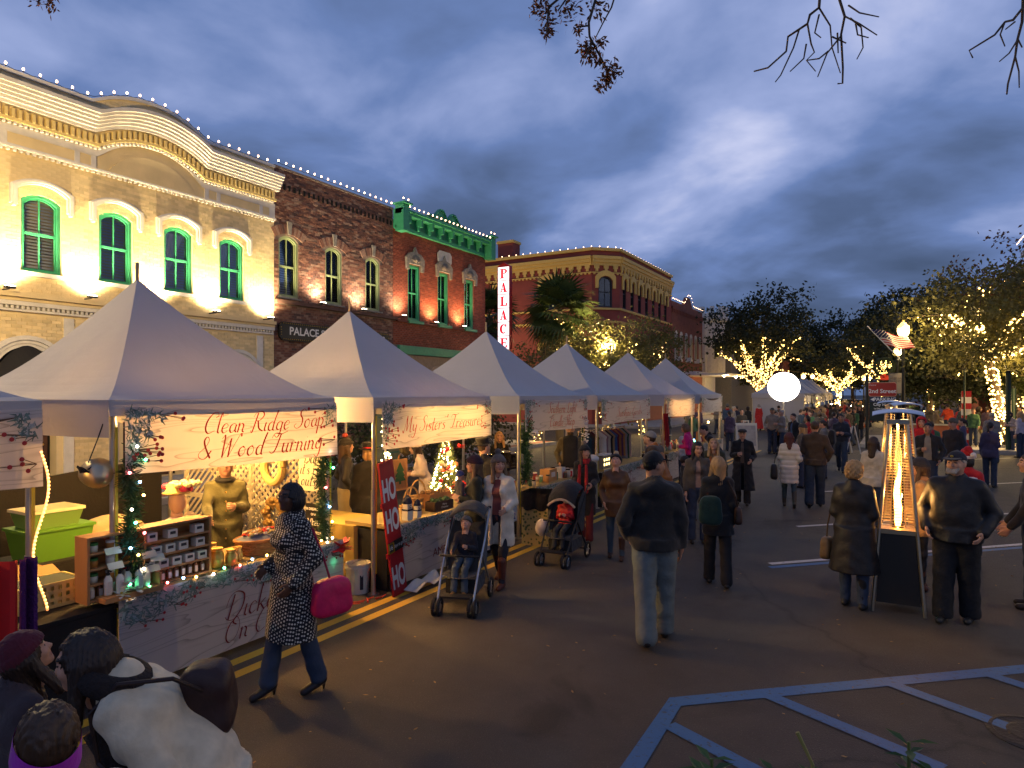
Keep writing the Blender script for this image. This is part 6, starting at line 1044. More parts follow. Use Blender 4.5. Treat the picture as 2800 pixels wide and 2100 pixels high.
    def armf(p, i, g, g2=None): g2 = g if g2 is None else g2; return smin(cap(p, sh[i], E[i], .047 + .02 * fw + g, .042 + .012 * fw + g), cap(p, E[i], Hn[i], .041 + .012 * fw + g, .028 + g2), .02)
    def legf(p, i, g, g2=None): g2 = g if g2 is None else g2; a, b, c = J[i]; return smin(cap(p, a, b, .084 + .04 * fw + g, .058 + .012 * fw + g), cap(p, b, c, .056 + .012 * fw + g, .038 + g2), .03)
    allp = np.array([*sh, *E, *Hn, *[q for j in J for q in j], P0, nk]); lo, hi = allp.min(0) - .2, allp.max(0) + .2
    rb = max(res, .018)
    v, q = snet(lambda p: smin(smin(smin(torso(p, -.012), cap(p, nk, hc - A(0, 0, .06), .052, .05), .03), smin(armf(p, 0, -.008), armf(p, 1, -.008), .01), .03), smin(legf(p, 0, -.008), legf(p, 1, -.008), .01), .03), lo - .0, hi, rb)
    hv, hq, hm = HEADS[fem]; HV = hv @ MHn.T + hc; parts = [(v, q, 0), (HV, hq, hm)]
    for i, s in ((0, -1), (1, 1)):
        d = Hn[i] - E[i]; d = d / np.linalg.norm(d); zax = -d; inn = A(-s, .25, 0); inn = inn - zax * (inn @ zax); inn /= np.linalg.norm(inn); xax = -inn * 1.; yax = np.cross(zax, xax); hvv = HAND[0].copy()
        M3 = np.stack([xax, yax if s > 0 else yax, zax], 1); hh = hvv @ M3.T; 
        if (yax @ A(0, 1, 0)) < 0: hvv[:, 1] *= -1; hh = hvv @ M3.T; qq = HAND[1][:, ::-1] if np.linalg.det(M3) > 0 else HAND[1]
        else: qq = HAND[1] if np.linalg.det(M3) > 0 else HAND[1][:, ::-1]
        parts.append((hh * (1.0 if not kids else .9) + Hn[i] - d * .0, qq, 0))
    def fin(name, parts, mats):
        for j in range(len(parts)): parts[j] = (parts[j][0] * k, parts[j][1], parts[j][2])
        return obj(name, mesh_from(parts, name), mats, root)
    fin('body', parts, [SKIN[skin], LIPS if skin < 2 else LIPD, EYEM])
    # ---- trousers
    if pants:
        g = pinfl; bt = boots is not None
        fv = lambda p: np.maximum(smin(smin(legf(p, 0, g, g + .022 if not bt else g), legf(p, 1, g, g + .022 if not bt else g), .012), cap(p, up((-.055, 0, .03)), up((.055, 0, .03)), .122 + .07 * fw + g * .6, .122 + .07 * fw + g * .6, 1.3), .04) + gfold(p, seed) * .9, p[:, 2] - (.975 + dz)); fv2 = lambda p: np.maximum(fv(p), np.minimum.reduce([p[:, 2] * 0 + 9, (.045 + heel * .3) - p[:, 2]])) if not seat else fv(p)
        JJ = np.array([q for j in J for q in j] + [P0]); fin('trousers', [(*snet(fv2, JJ.min(0) - .19 - .1 * fw, JJ.max(0) + .19 + .1 * fw, res), 0)], [cloth(*pants)])
    # ---- shoes
    for i in (0, 1):
        a = J[i][2]; kd = J[i][2] - J[i][1]; an = math.atan2(kd[1], -kd[2]); lift = a[2] - .085 - heel; pit = -max(0, -an) * (1 if lift > .02 else 0); c, s = math.cos(pit), math.sin(pit)
        def shf(p, a=a): q_ = p - a.astype(np.float32); y = q_[:, 1] * c + q_[:, 2] * s; z_ = -q_[:, 1] * s + q_[:, 2] * c; q2 = np.stack([q_[:, 0], y, z_], 1); b = cap(q2, (0, -.045, -.045 - heel * .1), (0, .13, -.055 - heel), .04, .036); b = smin(b, cap(q2, (0, -.01, -.03), (0, 0, .03 if boots is None else .27), .042, .046 if boots is None else .058), .02); b = np.maximum(b, -.084 - heel - z_); return b if not heel else np.minimum(b, cap(q2, (0, -.055, -.05), (0, -.055, -.08 - heel), .022, .012))
        fin('shoe', [(*snet(shf, a - .15 - A(0, .05, heel), a + A(.1, .26, .15 if boots is None else .36), min(res, .014)), 0)], [cloth(boots or shoe, 'shoe' if not boots else 'leather')])
    # ---- top garment
    g = inflate; zt = .95 + dz; hemz = hem + (dz if seat else 0.)
    def topf(p):
        d = smin(torso(p, g), smin(armf(p, 0, g * .8, g * .9), armf(p, 1, g * .8, g * .9), .005), .035)
        if hem < .88:
            w0 = .135 + .07 * fw + g; yk = 1.25 - .1 * fw; t = np.clip((zt - p[:, 2]) / max(zt - hemz, .05), 0, 1); cx = J[0][1][0] * 0; cyk = (J[0][1][1] + J[1][1][1]) / 2 * t * .8; rr = np.sqrt(p[:, 0] ** 2 + ((p[:, 1] - cyk) * yk) ** 2); ang = np.arctan2(p[:, 0], p[:, 1] - cyk + 1e-6); d = smin(d, np.maximum(rr - (w0 + .035 + flare * t + .008 * np.sin(ang * 7 + seed) * t), p[:, 2] - zt - .02), .05)
        if collar: d = smin(d, cap(p, nk + A(0, .0, -.05), nk + A(0, .0, .015), .080 + g * .6, .066 + g * .4), .03)
        if hood: d = smin(d, ell(p, up((0, -.11, .475)), (.155, .06, .075)), .05)
        d = d + gfold(p, seed) * ((.7 if top[1] == 'leather' else 1.5) if not puff else .5)
        if puff: d = d - .016 * np.abs(np.sin(p[:, 2] * 3.1416 / .11)) ** .6 + .010
        if open_: ax = np.abs(p[:, 0]); hole = np.maximum(np.maximum(ax - open_ * (1.1 - .35 * np.clip((p[:, 2] - zt) / .5, 0, 1)), .05 - p[:, 1]), hemz - .1 - p[:, 2]); d = np.maximum(d, -hole)
        d = np.maximum(d, hemz + dz * 0 - p[:, 2]) if lean < 30 else np.maximum(d, -((p - up((0, 0, hem - .95)).astype(np.float32)) @ (up((0, 0, 1)) - up((0, 0, 0))).astype(np.float32)))
        return np.maximum(d, -cap(p, nk, hc, .060, .05))
    tp = np.array([*sh, *E, *Hn, P0, nk]); l2, h2 = tp.min(0) - .14 - .12 * fw, tp.max(0) + .15 + .12 * fw; l2[2] = min(l2[2], hemz - .02); l2[:2] = np.minimum(l2[:2], (-.24 - flare - .15 * fw, -.24 - flare - .1 * fw)); h2[:2] = np.maximum(h2[:2], (.24 + flare + .15 * fw, .24 + flare + .15 * fw))
    tn = {True: 'coat', False: 'jacket'}[hem < .8]; fin(tn, [(*snet(topf, l2, h2, res), 0)], [topmat or cloth(*top)])
    if inner or open_: fin('sweater', [(*snet(lambda p: np.maximum(np.maximum(torso(p, .006), (.86 + dz) - p[:, 2]), -cap(p, nk, hc, .05, .05)), lo, hi, max(res, .018)), 0)], [cloth(inner or (.3, .28, .26), 'wool')])
    if apron: fin('apron', [(*snet(lambda p: np.maximum(np.maximum(np.maximum(np.abs(torso(p, g + .012)) - .024, .04 - p[:, 1]), .62 - p[:, 2]), np.abs(p[:, 0]) - .15), lo, hi, res), 0)], [cloth(apron, 'denim')])
    if scarf:
        sm = cloth(scarf, 'wool'); sf = lambda p: np.minimum(np.maximum(np.abs(cap(p, nk + A(0, .01, -.03), nk + A(0, .012, .03), .095, .088)) - .016, np.abs(p[:, 2] - nk[2]) - .05), np.minimum(*[cap(p, up((s_ * .06, .13 + g, .46)), up((s_ * .075, .165 + g + .07 * fw, .0)), .030, .040, 2.2) for s_ in (1, -1)])) ; fin('scarf', [(*snet(sf, lo, hi, max(res, .014)), 0)], [sm])
    # ---- hair, hat
    hs = 1.0 if not kids else 1.22
    if hair and hair[0]:
        hv, hq = HAIRS[hair[0]]; hw = hv.copy()
        if hair[0] == 'long' and lean > 30: pass
        if hat in ('beanie', 'pom', 'cap', 'flatcap', 'bowler', 'santa', 'hood'): up_ = hw[:, 2] > .03; hw[up_] *= .93
        fin('hair', [(hw @ MHn.T + hc, hq, 0)], [mat('hair_' + hair[1], HAIRC[hair[1]], .5, var=.45, vscale=26., spec=.4, stretch=(1, 1, .15), bump=.3, bscale=60.)])
    return root, dict(hc=hc * k, MH=MHn, fin=fin, k=k, nk=nk * k, Hn=[x * k for x in Hn], sh=[x * k for x in sh], P0=P0 * k, up=up, hats=HATS, res=res, kn=[j[1] * k for j in J])
def add_hat(pr, style, c, kind='wool', brim=None, pom=None, band=None):
    root, d = pr; hv, hq = HATS[style]; cc = hv[hq].mean(1); mi = np.zeros(len(hq), int); mats_ = [cloth(c, kind)]
    if style == 'pom' and pom: mi[cc[:, 2] > .148] = 1; mats_.append(cloth(pom))
    if band: mats_.append(cloth(band)); mi[(cc[:, 2] < .095) & (cc[:, 2] > .062) & (np.hypot(cc[:, 0], cc[:, 1]) < .118)] = len(mats_) - 1
    o = obj('hat', mesh_from([((hv @ d['MH'].T) * d['k'] + d['hc'], hq, mi)], 'hat'), mats_, root)
    if style == 'santa':
        m = MB(); m.tube([(np.array((.098 * math.cos(a), -.012 + .118 * math.sin(a), .052 + .01 * math.sin(a))) @ d['MH'].T) * d['k'] + d['hc'] for a in np.linspace(0, 6.283, 25)], .024 * d['k'], 7); m.ball((np.array((.135, -.09, .09)) @ d['MH'].T) * d['k'] + d['hc'], .04 * d['k'], 10, 8); obj('fur_trim', m, cloth((.7, .62, .58)), root, smooth=True)
    return o
def add_glasses(pr):
    root, d = pr; m = MB()
    for s in (1, -1): m.tube([(np.array((s * .033 + .021 * math.cos(a), .098, .010 + .017 * math.sin(a))) @ d['MH'].T) * d['k'] + d['hc'] for a in np.linspace(0, 6.283, 13)], .0022, 4); m.tube([(np.array(q) @ d['MH'].T) * d['k'] + d['hc'] for q in ((s * .054, .095, .012), (s * .078, .0, .012))], .002, 4)
    obj('glasses', m, BLACK, root)
def bag(label, pr, off, size, c, kind='leather', strap=None, name='handbag', soft=.3, group=None):      # hangs beside a person; off and strap points in the person's frame
    root, d = pr; M = Matrix.Translation(root.location) @ Matrix.Rotation(root.rotation_euler[2], 4, 'Z'); t = thing(name, label, 'bag', M @ Vector(off), root.rotation_euler[2], group); a, b, h = size
    def f(p): kx = 1 - .18 * (p[:, 2] / h + .5); q = np.abs(p / np.array((a / 2, b / 2, h / 2), np.float32) / np.stack([kx, kx, kx * 0 + 1], 1)); return ((q ** 4).sum(1) ** .25 - 1) * min(a, b) / 2 + gfold(p, 3.) * soft
    v, q = snet(f, (-a / 2 - .03, -b / 2 - .03, -h / 2 - .02), (a / 2 + .03, b / 2 + .03, h / 2 + .02), .012); obj('bag_body', mesh_from([(v, q, 0)]), cloth(c, kind), t)
    if strap: m = MB(); m.tube([Vector(p) - Vector(off) for p in strap], .009, 6); obj('strap', m, cloth(tuple(x * .6 for x in c), 'leather'), t)
    return t
# ================================================================ people
BK = (.014, .013, .014); DJ = (.035, .05, .085)
# -- near figures
p = person('woman in black and white dotted knee-length coat walking past the soap counter', 800, 1898, 118, 1.66, fem=1, skin=2, res=.0125, hem=.50, flare=.05, topmat=POLKA, arms=('pocket', 'bagarm'), legs=((-9, 7), (13, 3)), hair=('bob', 'black'), heel=.05, head=(8, -4), pants=(DJ, 'denim'), pinfl=.016, shoe=BK, inflate=.03); add_glasses(p)
bag('bright pink shoulder bag on the dotted-coat woman', p, (-.26, -.20, .80), (.16, .36, .30), (.62, .012, .09), 'leather', [(-.22, -.05, 1.36), (-.25, -.12, 1.15), (-.26, -.18, .95)])
p = person('big man in black hoodie, dark cap and pale jeans seen from behind', 1790, 1752, 8, 1.84, fat=1.24, res=.013, hem=.86, inflate=.03, hood=True, arms=('pocket', 'down'), legs=((-12, 6), (9, 2)), head=(-62, 0), pants=((.14, .155, .145), 'denim'), pinfl=.036, hair=('short', 'black'), top=((.022, .019, .017), 'wool'), skin=1); add_hat(p, 'cap', (.012, .012, .014))
p = person('older blond person in long black leather coat beside the flame heater', 2335, 1660, -12, 1.64, fem=1, res=.0135, hem=.44, flare=.07, inflate=.035, fat=1.12, top=((.022, .018, .016), 'leather'), arms=('hold', 'hold'), legs=((2, 0), (-3, 0)), hair=('fluffy', 'blond'), pants=(DJ, 'denim'), pinfl=.018, boots=BK)
bag('leopard pattern handbag held by the person in leather coat', p, (-.30, .06, .62), (.13, .26, .26), (.20, .11, .04), 'leather', [(-.24, .06, 1.15), (-.29, .06, .9), (-.30, .06, .75)])
p = person('heavy bearded man in black jacket and black cap right of the flame heater', 2616, 1698, 168, 1.79, fat=1.38, res=.013, hem=.84, inflate=.032, arms=('pocket', 'pocket'), legs=((-4, 2), (9, 3)), head=(-12, -4), pants=((.013, .013, .015), 'denim'), pinfl=.035, hair=('short', 'grey'), top=((.016, .015, .016), 'leather'), shoe=(.02, .02, .02)); add_hat(p, 'cap', (.014, .016, .028)); root, d = p
m = MB(); hvv = [(np.array((s_ * .045 * (1 - k * .08), .07 + .012 * k - .02 * abs(s_) * .3, -.055 - .012 * k)) @ d['MH'].T) * d['k'] + d['hc'] for s_ in (-1, -.5, 0, .5, 1) for k in range(4)]; [m.ball(q, .020, 7, 5) for q in hvv]; obj('beard', m, mat('hair_grey', HAIRC['grey']), root, smooth=True); m = MB(); m.ball((np.array((0, .098, .075)) @ d['MH'].T) * d['k'] + d['hc'], (.016, .008, .012), 6, 4); obj('cap_badge', m, mat('gold', (.6, .38, .06), .35, .9), root)
m = MB(); m.box((.0, .155, .83 * d['k']), (.30, .02, .07)); 
# -- bottom left foreground
p = person('woman in cream wool coat bending forward in the left foreground', 452, None, 72, 1.68, loc=atd(575, HY, 2.62) * 1, fem=1, res=.0125, hem=.60, lean=42, inflate=.030, top=((.62, .52, .36), 'wool'), arms=(((.09, .0, -.28), (.12, .03, -.53)), ((.06, .10, -.26), (.02, .26, -.48))), hair=('long', 'dark'), head=(0, -16), pants=((.03, .03, .04), 'denim')); p[0].location.z = 0
root, d = p; m = MB(); m.tube([d['nk'] + Vector((.10 * math.cos(a), .09 * math.sin(a) + .02, .02 + .03 * math.sin(a))) for a in np.linspace(0, 6.283, 20)], .045, 8); m.tube([tuple(d['up']((-.06, .14, .46)) * d['k']), tuple(d['up']((-.08, .17, .25)) * d['k']), tuple(d['up']((-.08, .2, .0)) * d['k'])], [.045, .05, .055], 8); obj('fluffy_scarf', m, mat('dark_fur', (.02, .014, .014), .95, bump=1., bscale=45.), root, smooth=True)
p2_ = Matrix.Translation(p[0].location) @ Matrix.Rotation(p[0].rotation_euler[2], 4, 'Z'); u = p[1]['up']; k_ = p[1]['k']; bo = Vector(u((.14, -.13, .22)) * k_)
bag('dark brown slouchy backpack on the bending woman', p, tuple(bo), (.22, .24, .30), (.035, .014, .012), 'leather', [tuple(u(q_) * k_) for q_ in ((.10, -.18, .20), (-.06, -.19, .40), (-.13, -.07, .535), (-.13, .07, .52), (-.15, .165, .36), (-.22, .12, .10))], 'backpack', 1.)
t_ = person('child in maroon knitted beanie at the lower left corner', 62, None, -70, 1.40, loc=atd(18, HY, 2.75), fem=1, res=.015, kids=False, top=((.05, .035, .04), 'wool'), hair=('long', 'dark'), head=(-10, -30), arms=('hold', 'hold'), lean=6); t_[0].location.z = 0; add_hat(t_, 'beanie', (.085, .010, .022))
t_ = person('child with bright purple headband at the bottom left edge', 138, None, 12, 1.575, loc=atd(132, HY, 1.80), fem=0, res=.015, top=((.30, .28, .26), 'wool'), hair=('short', 'brown'), head=(0, -18), arms=('down', 'down')); t_[0].location.z = 0; root, d = t_
m = MB(); m.grid(lambda a, b: tuple((np.array(((.092 - .006 * b) * math.sin(6.283 * a), -.012 + (.112 - .006 * b) * math.cos(6.283 * a), -.055 + .075 * b + .02 * math.cos(6.283 * a))) @ d['MH'].T) * d['k'] + d['hc']), 32, 4); obj('headband', m, cloth((.38, .015, .42)), root, smooth=True)
# -- strollers
RUB = mat('rubber', (.012, .012, .013), .7); ALU = mat('aluminium', (.5, .5, .5), .3, .9)
def stroller(label, px, py, rel, fabric, hoodc, frame=ALU, arc_=1.5):
    t = thing('stroller', label, 'stroller', ground(px, py), face(px, rel)); FB = cloth(fabric, 'wool')
    for s in (-1, 1):
        m = MB(); m.tube([(s * .20, .40, .12), (s * .21, .18, .42), (s * .22, -.12, .72), (s * .21, -.42, 1.0), (s * .19, -.50, 1.03)], .013, 7); obj('side_tube', m, frame, t)
        m = MB(); m.tube([(s * .215, .02, .60), (s * .24, -.36, .12)], .012, 7); obj('rear_leg', m, frame, t); m = MB(); m.tube([(s * .19, -.48, 1.03), (s * .19, -.58, 1.02)], .017, 7); obj('grip', m, RUB, t)
        for (y, r, dbl) in ((.40, .085, 1), (-.36, .10, 0)):
            for o_ in ((-.03, .03) if dbl else (0,)):
                w_ = obj('wheel', (lambda q: (q.tube([(s * (.20 if dbl else .24) + o_, y + r * math.cos(a), .0 + r + r * math.sin(a) + .004) for a in np.linspace(0, 6.283, 19)], .020, 6), q)[1])(MB()), RUB, t); m = MB(); m.tube([(s * (.20 if dbl else .24) + o_ - .012, y, r + .004), (s * (.20 if dbl else .24) + o_ + .012, y, r + .004)], .035, 8); [m.tube([(s * (.20 if dbl else .24) + o_, y, r + .004), (s * (.20 if dbl else .24) + o_, y + r * .95 * math.cos(a), r + .004 + r * .95 * math.sin(a))], .007, 4) for a in np.linspace(0, 5.24, 6)]; obj('hub', m, ALU, w_)
    m = MB(); m.grid(lambda u, v: (-.19 + .38 * u, (.26 - .40 * v * 1.4 if v < .5 else -.02 - .30 * (v - .5) * 2), (.40 - .02 * math.sin(math.pi * u) if v < .5 else .40 + .50 * (v - .5) * 2) - .02 * math.sin(math.pi * u)), 8, 12); obj('seat', m, FB, t, smooth=True)
    m = MB(); m.grid(lambda u, v: (-.21 + .42 * u, -.22 - .14 * (arc_ < 1) + .36 * math.sin(arc_ * v) - .06, .90 + .26 * math.cos(arc_ * v) - .10 * (2 * u - 1) ** 2 - .03), 12, 10); o = obj('canopy', m, cloth(fabric, 'wool'), t, smooth=True); m = MB(); m.tube([(-.21 + .42 * u, -.28 - .14 * (arc_ < 1) + .36 * math.sin(arc_), .87 + .26 * math.cos(arc_) - .10 * (2 * u - 1) ** 2) for u in np.linspace(0, 1, 13)], .018, 6); obj('canopy_rim', m, cloth(hoodc), o)
    for s in (-1, 1): m = MB(); e_ = -.10 if arc_ < 1 else 0.; m.add([(s * .21, -.28, .40), (s * .21, .02, .42), (s * .21, -.02 + e_, .66), (s * .21, -.06 + e_, .84), (s * .21, -.28, 1.0), (s * .21, -.38, .9)], [(0, 1, 2, 3, 4, 5)]); obj('canopy_side', m, FB, t)
    m = MB(); m.box((0, -.10, .24), (.36, .44, .16)); obj('basket', m, cloth((.02, .02, .022)), t); m = MB(); m.box((0, .36, .20), (.34, .12, .02)); m.tube([(-.22, .20, .60), (0, .28, .62), (.22, .20, .60)], .014, 6); obj('tray_bar', m, RUB, t); m = MB(); m.tube([(-.24, -.36, .12), (.24, -.36, .12)], .012, 6); obj('axle', m, frame, t); return t
s1 = stroller('grey stroller with aluminium frame pushed by the white-coat woman', 1268, 1652, 166, (.045, .042, .040), (.06, .055, .05), arc_=.75); s2 = stroller('black stroller with beige canopy rim pushed by the red-scarf woman', 1540, 1532, 158, (.016, .016, .018), (.36, .30, .24), BLACK)
def in_seat(st, y=-.02, z=.20): q = Matrix.Rotation(st.rotation_euler[2], 3, 'Z') @ Vector((0, y, z)); return Vector(st.location) + q
SEAT = dict(legs=((76, 70), (78, 64)), seat=True, kids=True)
p = person('toddler in grey knit hat and navy jacket seated in the grey stroller', None, None, 0, .98, loc=in_seat(s1, -.06, .17), res=.014, top=((.012, .012, .02), 'wool'), arms=('hold', 'reach'), pants=((.05, .075, .11), 'denim'), shoe=(.30, .15, .04), hair=('short', 'blond'), lean=-8, head=(0, -25), group='children in strollers', **SEAT); p[0].rotation_euler[2] = s1.rotation_euler[2]; add_hat(p, 'beanie', (.10, .085, .075))
p = person('toddler in brown bear hat and red vest seated in the black stroller', None, None, 0, .92, loc=in_seat(s2, -.06, .19), res=.014, top=((.45, .015, .02), 'puffer'), arms=('hold', 'hold'), pants=((.03, .035, .04), 'denim'), hair=('short', 'brown'), lean=-10, head=(0, -2), group='children in strollers', **SEAT); p[0].rotation_euler[2] = s2.rotation_euler[2]; add_hat(p, 'beanie', (.10, .035, .02))
m = MB(); m.ball((0, 0, 0), (.10, .10, .13), 12, 8); o = obj('carrier_bag', m, cloth((.45, .38, .34)), loc=Vector(s2.location) + Vector((-.32, -.05, .45)), smooth=True); tag(o, 'pale bag hanging at the side of the black stroller', 'bag')
p = person('woman in long white coat and grey pom hat pushing the grey stroller', 1365, 1596, 160, 1.64, fem=1, res=.0135, hem=.54, flare=.03, open_=.062, inner=(.19, .055, .05), top=((.64, .56, .44), 'wool'), arms=('push', 'push'), legs=((16, 6), (-14, 12)), head=(38, -2), hair=('long', 'lightbrown'), pants=((.02, .02, .03), 'denim'), pinfl=.006, boots=(.085, .022, .014), inflate=.026); add_hat(p, 'pom', (.13, .105, .09), pom=(.11, .09, .08))
p = person('woman in black coat with long red scarf pushing the black stroller', 1600, 1482, 165, 1.56, fem=1, res=.016, hem=.5, top=(BK, 'wool'), arms=('push', 'push'), legs=((8, 3), (-8, 5)), head=(40, -4), hair=('long', 'brown'), scarf=(.26, .012, .018), pants=((.10, .012, .018), 'denim')); add_hat(p, 'pom', BK, pom=(.16, .13, .11))
p = person('person in brown suede jacket and black pom hat walking with head down', 1684, 1528, 176, 1.52, fem=1, res=.016, hem=.72, top=((.11, .048, .018), 'leather'), arms=('pocket', 'pocket'), legs=((5, 2), (-6, 4)), head=(0, -34), hair=('short', 'brown'), pants=((.05, .075, .10), 'denim'), pinfl=.006, boots=(.05, .02, .012)); add_hat(p, 'pom', BK, pom=(.5, .36, .20))
p = person('blond woman in black coat with green drawstring bag seen from behind', 1962, 1600, 4, 1.62, fem=1, res=.0145, hem=.70, flare=.02, top=((.014, .013, .014), 'wool'), arms=('hold', 'down'), legs=((8, 2), (-10, 6)), hair=('long', 'blond'), head=(28, -4), pants=(BK, 'denim'), pinfl=.018, shoe=(.02, .018, .016))
bag('dark green drawstring backpack with white cord on the blond woman', p, (-.10, -.24, .98), (.30, .14, .36), (.012, .035, .025), 'wool', None, 'backpack'); bag('brown shoulder bag on the right hip of the blond woman', p, (.24, -.06, .90), (.10, .24, .22), (.05, .022, .014), 'leather', [(.12, -.08, 1.34), (.2, -.12, 1.15), (.24, -.08, .98)])
# -- by the heater
p = person('woman in tan coat facing the flame heater in profile', 2518, 1612, 92, 1.60, fem=1, res=.015, hem=.74, top=((.42, .24, .10), 'wool'), arms=('hold', 'hold'), hair=('long', 'brown'), pants=((.014, .014, .016), 'leather'), boots=(.10, .04, .02), scarf=(.36, .18, .08)); add_hat(p, 'beanie', (.02, .02, .03))
p = person('girl in black beanie warming at the flame heater', 2488, None, 186, 1.54, head_py=1252, fem=1, res=.016, top=((.30, .16, .07), 'wool'), hair=('long', 'brown'), arms=('hold', 'hold')); add_hat(p, 'beanie', (.012, .012, .014))
p = person('person in red cape and red Santa hat behind the man in black cap', 2642, None, -28, 1.60, head_py=1238, fem=1, res=.016, hem=.62, flare=.12, inflate=.05, top=((.42, .012, .016), 'wool'), hair=('bob', 'black'), arms=('hold', 'hold')); add_hat(p, 'santa', (.42, .012, .02)); root, d = p
m = MB(); m.tube([d['nk'] + Vector((.17 * math.cos(a), .15 * math.sin(a), -.10)) for a in np.linspace(0, 6.283, 20)], .03, 7); m.tube([Vector((.30 * math.cos(a), .28 * math.sin(a), .60)) for a in np.linspace(0, 6.283, 24)], .035, 7); obj('fur_trim', m, cloth((.7, .62, .58)), root, smooth=True)
p = person('man in grey sweater and open dark jacket facing us behind the heaters', 2537, None, 178, 1.76, head_py=1157, fat=1.15, res=.018, open_=.07, inner=(.26, .22, .17), hair=('short', 'black'), skin=1, arms=('pocket', 'hold'), top=((.022, .02, .02), 'wool')); p = person('person in bright red hooded coat close behind the grey-sweater man', 2525, None, 178, 1.80, loc=atd(2520, HY, 16.2), res=.02, top=((.42, .012, .016), 'wool'), hair=('short', 'brown'), inflate=.05, fat=1.1); p[0].location.z = 0; add_hat(p, 'hood', (.42, .012, .016))
p = person('man in grey-green beanie and dark jacket looking left behind the heaters', 2606, None, 150, 1.78, head_py=1146, res=.018, fat=1.1, top=((.022, .022, .026), 'wool'), hair=('short', 'dark'), head=(-10, 4)); add_hat(p, 'beanie', (.11, .09, .06))
p = person('long-haired woman in white jacket half hidden by the near heater', 2388, None, -20, 1.62, head_py=1196, fem=1, res=.018, top=((.55, .46, .34), 'wool'), hair=('long', 'brown'), hem=.8); p = person('person in black jacket cut by the right picture edge', 2822, None, 95, 1.74, loc=atd(2822, HY, 7.4), res=.016, top=(BK, 'wool'), arms=('swingf', 'swingf')); p[0].location.z = 0
# -- walking middle distance
p = person('old man in long black overcoat and black cap walking towards us', 2030, 1380, 180, 1.64, res=.016, hem=.34, flare=.08, fat=1.08, open_=.035, inner=(.10, .07, .05), top=((.010, .010, .011), 'wool'), arms=('bagarm', 'hold'), legs=((6, 2), (-6, 4)), hair=('short', 'white'), pants=(BK, 'denim'), pinfl=.02); add_hat(p, 'flatcap', BK); add_glasses(p)
p = person('woman in white quilted coat with dark red hair walking away', 2158, 1386, 2, 1.58, fem=1, res=.016, hem=.56, puff=1, inflate=.03, top=((.58, .50, .40), 'puffer'), arms=('hold', 'bagarm'), legs=((7, 2), (-12, 14)), hair=('long', 'auburn'), pants=((.03, .05, .06), 'denim'), pinfl=.004, boots=(.04, .03, .02)); bag('black slouchy shoulder bag of the white quilted coat woman', p, (-.30, 0, .74), (.16, .30, .34), BK, 'leather', [(-.15, 0, 1.3), (-.27, 0, 1.05), (-.30, 0, .86)])
p = person('man in dark brown jacket walking beside the white quilted coat woman', 2228, 1386, 0, 1.82, fat=1.2, res=.016, hem=.86, top=((.055, .034, .020), 'wool'), arms=('hold', 'pocket'), legs=((-11, 12), (8, 2)), hair=('short', 'brown'), head=(6, -4), pants=((.022, .032, .05), 'denim'), pinfl=.028, skin=1)
p = person('man in navy striped sweater walking towards us', 2300, 1291, 172, 1.79, res=.018, top=((.018, .022, .035), 'wool'), arms=('hold', 'hold'), legs=((16, 4), (-18, 18)), hair=('short', 'black'), skin=1, pants=((.03, .045, .07), 'denim')); p = person('child in orange and black jacket seen from behind', 2124, None, 12, 1.36, head_py=1146, res=.018, top=((.62, .16, .02), 'puffer'), hair=('short', 'dark'), pants=(BK, 'denim'), arms=('swingf', 'down')); add_hat(p, 'beanie', BK)
p = person('bearded man in pale grey sweater standing in the street', 2112, 1240, 165, 1.80, res=.02, fat=1.1, top=((.24, .20, .16), 'wool'), hair=('short', 'dark'), skin=1, arms=('pocket', 'pocket')); add_hat(p, 'cap', (.02, .02, .022))
p = person('man in dark suit jacket with blue shirt looking left', 2170, None, 130, 1.74, head_py=1131, res=.02, open_=.05, inner=(.06, .10, .20), top=((.022, .018, .016), 'wool'), hair=('short', 'dark')); p = person('woman in dark knit cap with pale blond hair near the dark suit man', 2196, None, 60, 1.62, head_py=1160, fem=1, res=.02, top=((.10, .08, .06), 'wool'), hair=('long', 'blond')); add_hat(p, 'beanie', (.06, .05, .04))
p = person('woman with black backpack and grey top turning left', 2252, None, 75, 1.64, head_py=1150, fem=1, res=.02, top=((.18, .16, .14), 'wool'), hair=('pony', 'dark')); bag('black rounded backpack on the grey-top woman', p, (0, -.22, 1.18), (.30, .2, .42), BK, 'wool', None, 'backpack')
p = person('person in blue jacket, grey beanie and red scarf beside the last near tent', 1989, 1195, 5, 1.78, res=.022, top=((.05, .085, .15), 'wool'), pants=((.06, .03, .02), 'denim'), hair=('short', 'brown'), scarf=(.4, .02, .02)); add_hat(p, 'beanie', (.10, .11, .12)); p = person('person in navy jacket beside the blue jacket', 2014, 1202, -5, 1.72, res=.022, top=((.02, .022, .045), 'wool'), pants=((.015, .02, .05), 'denim'), hair=('short', 'black'))
p = person('woman in long bright red dress with white collar under the lit tree', 2075, 1177, 20, 1.68, fem=1, res=.022, hem=.12, flare=.12, top=((.55, .03, .025), 'wool'), hair=('bob', 'grey'), scarf=(.6, .5, .45)); p = person('woman in dark clothes with a grey bag near the red dress', 2045, 1190, -30, 1.62, fem=1, res=.022, top=((.02, .02, .022), 'wool'), hair=('bob', 'dark'))
p = person('man in orange fleece and brown vest with grey cap bending over goods', 1812, None, 72, 1.78, head_py=1176, res=.018, lean=18, fat=1.1, hem=.82, open_=0, top=((.34, .11, .02), 'wool'), arms=('hold', 'hold'), hair=('short', 'brown'), head=(0, -20), pants=((.02, .028, .035), 'denim')); add_hat(p, 'cap', (.20, .19, .18)); root, d = p
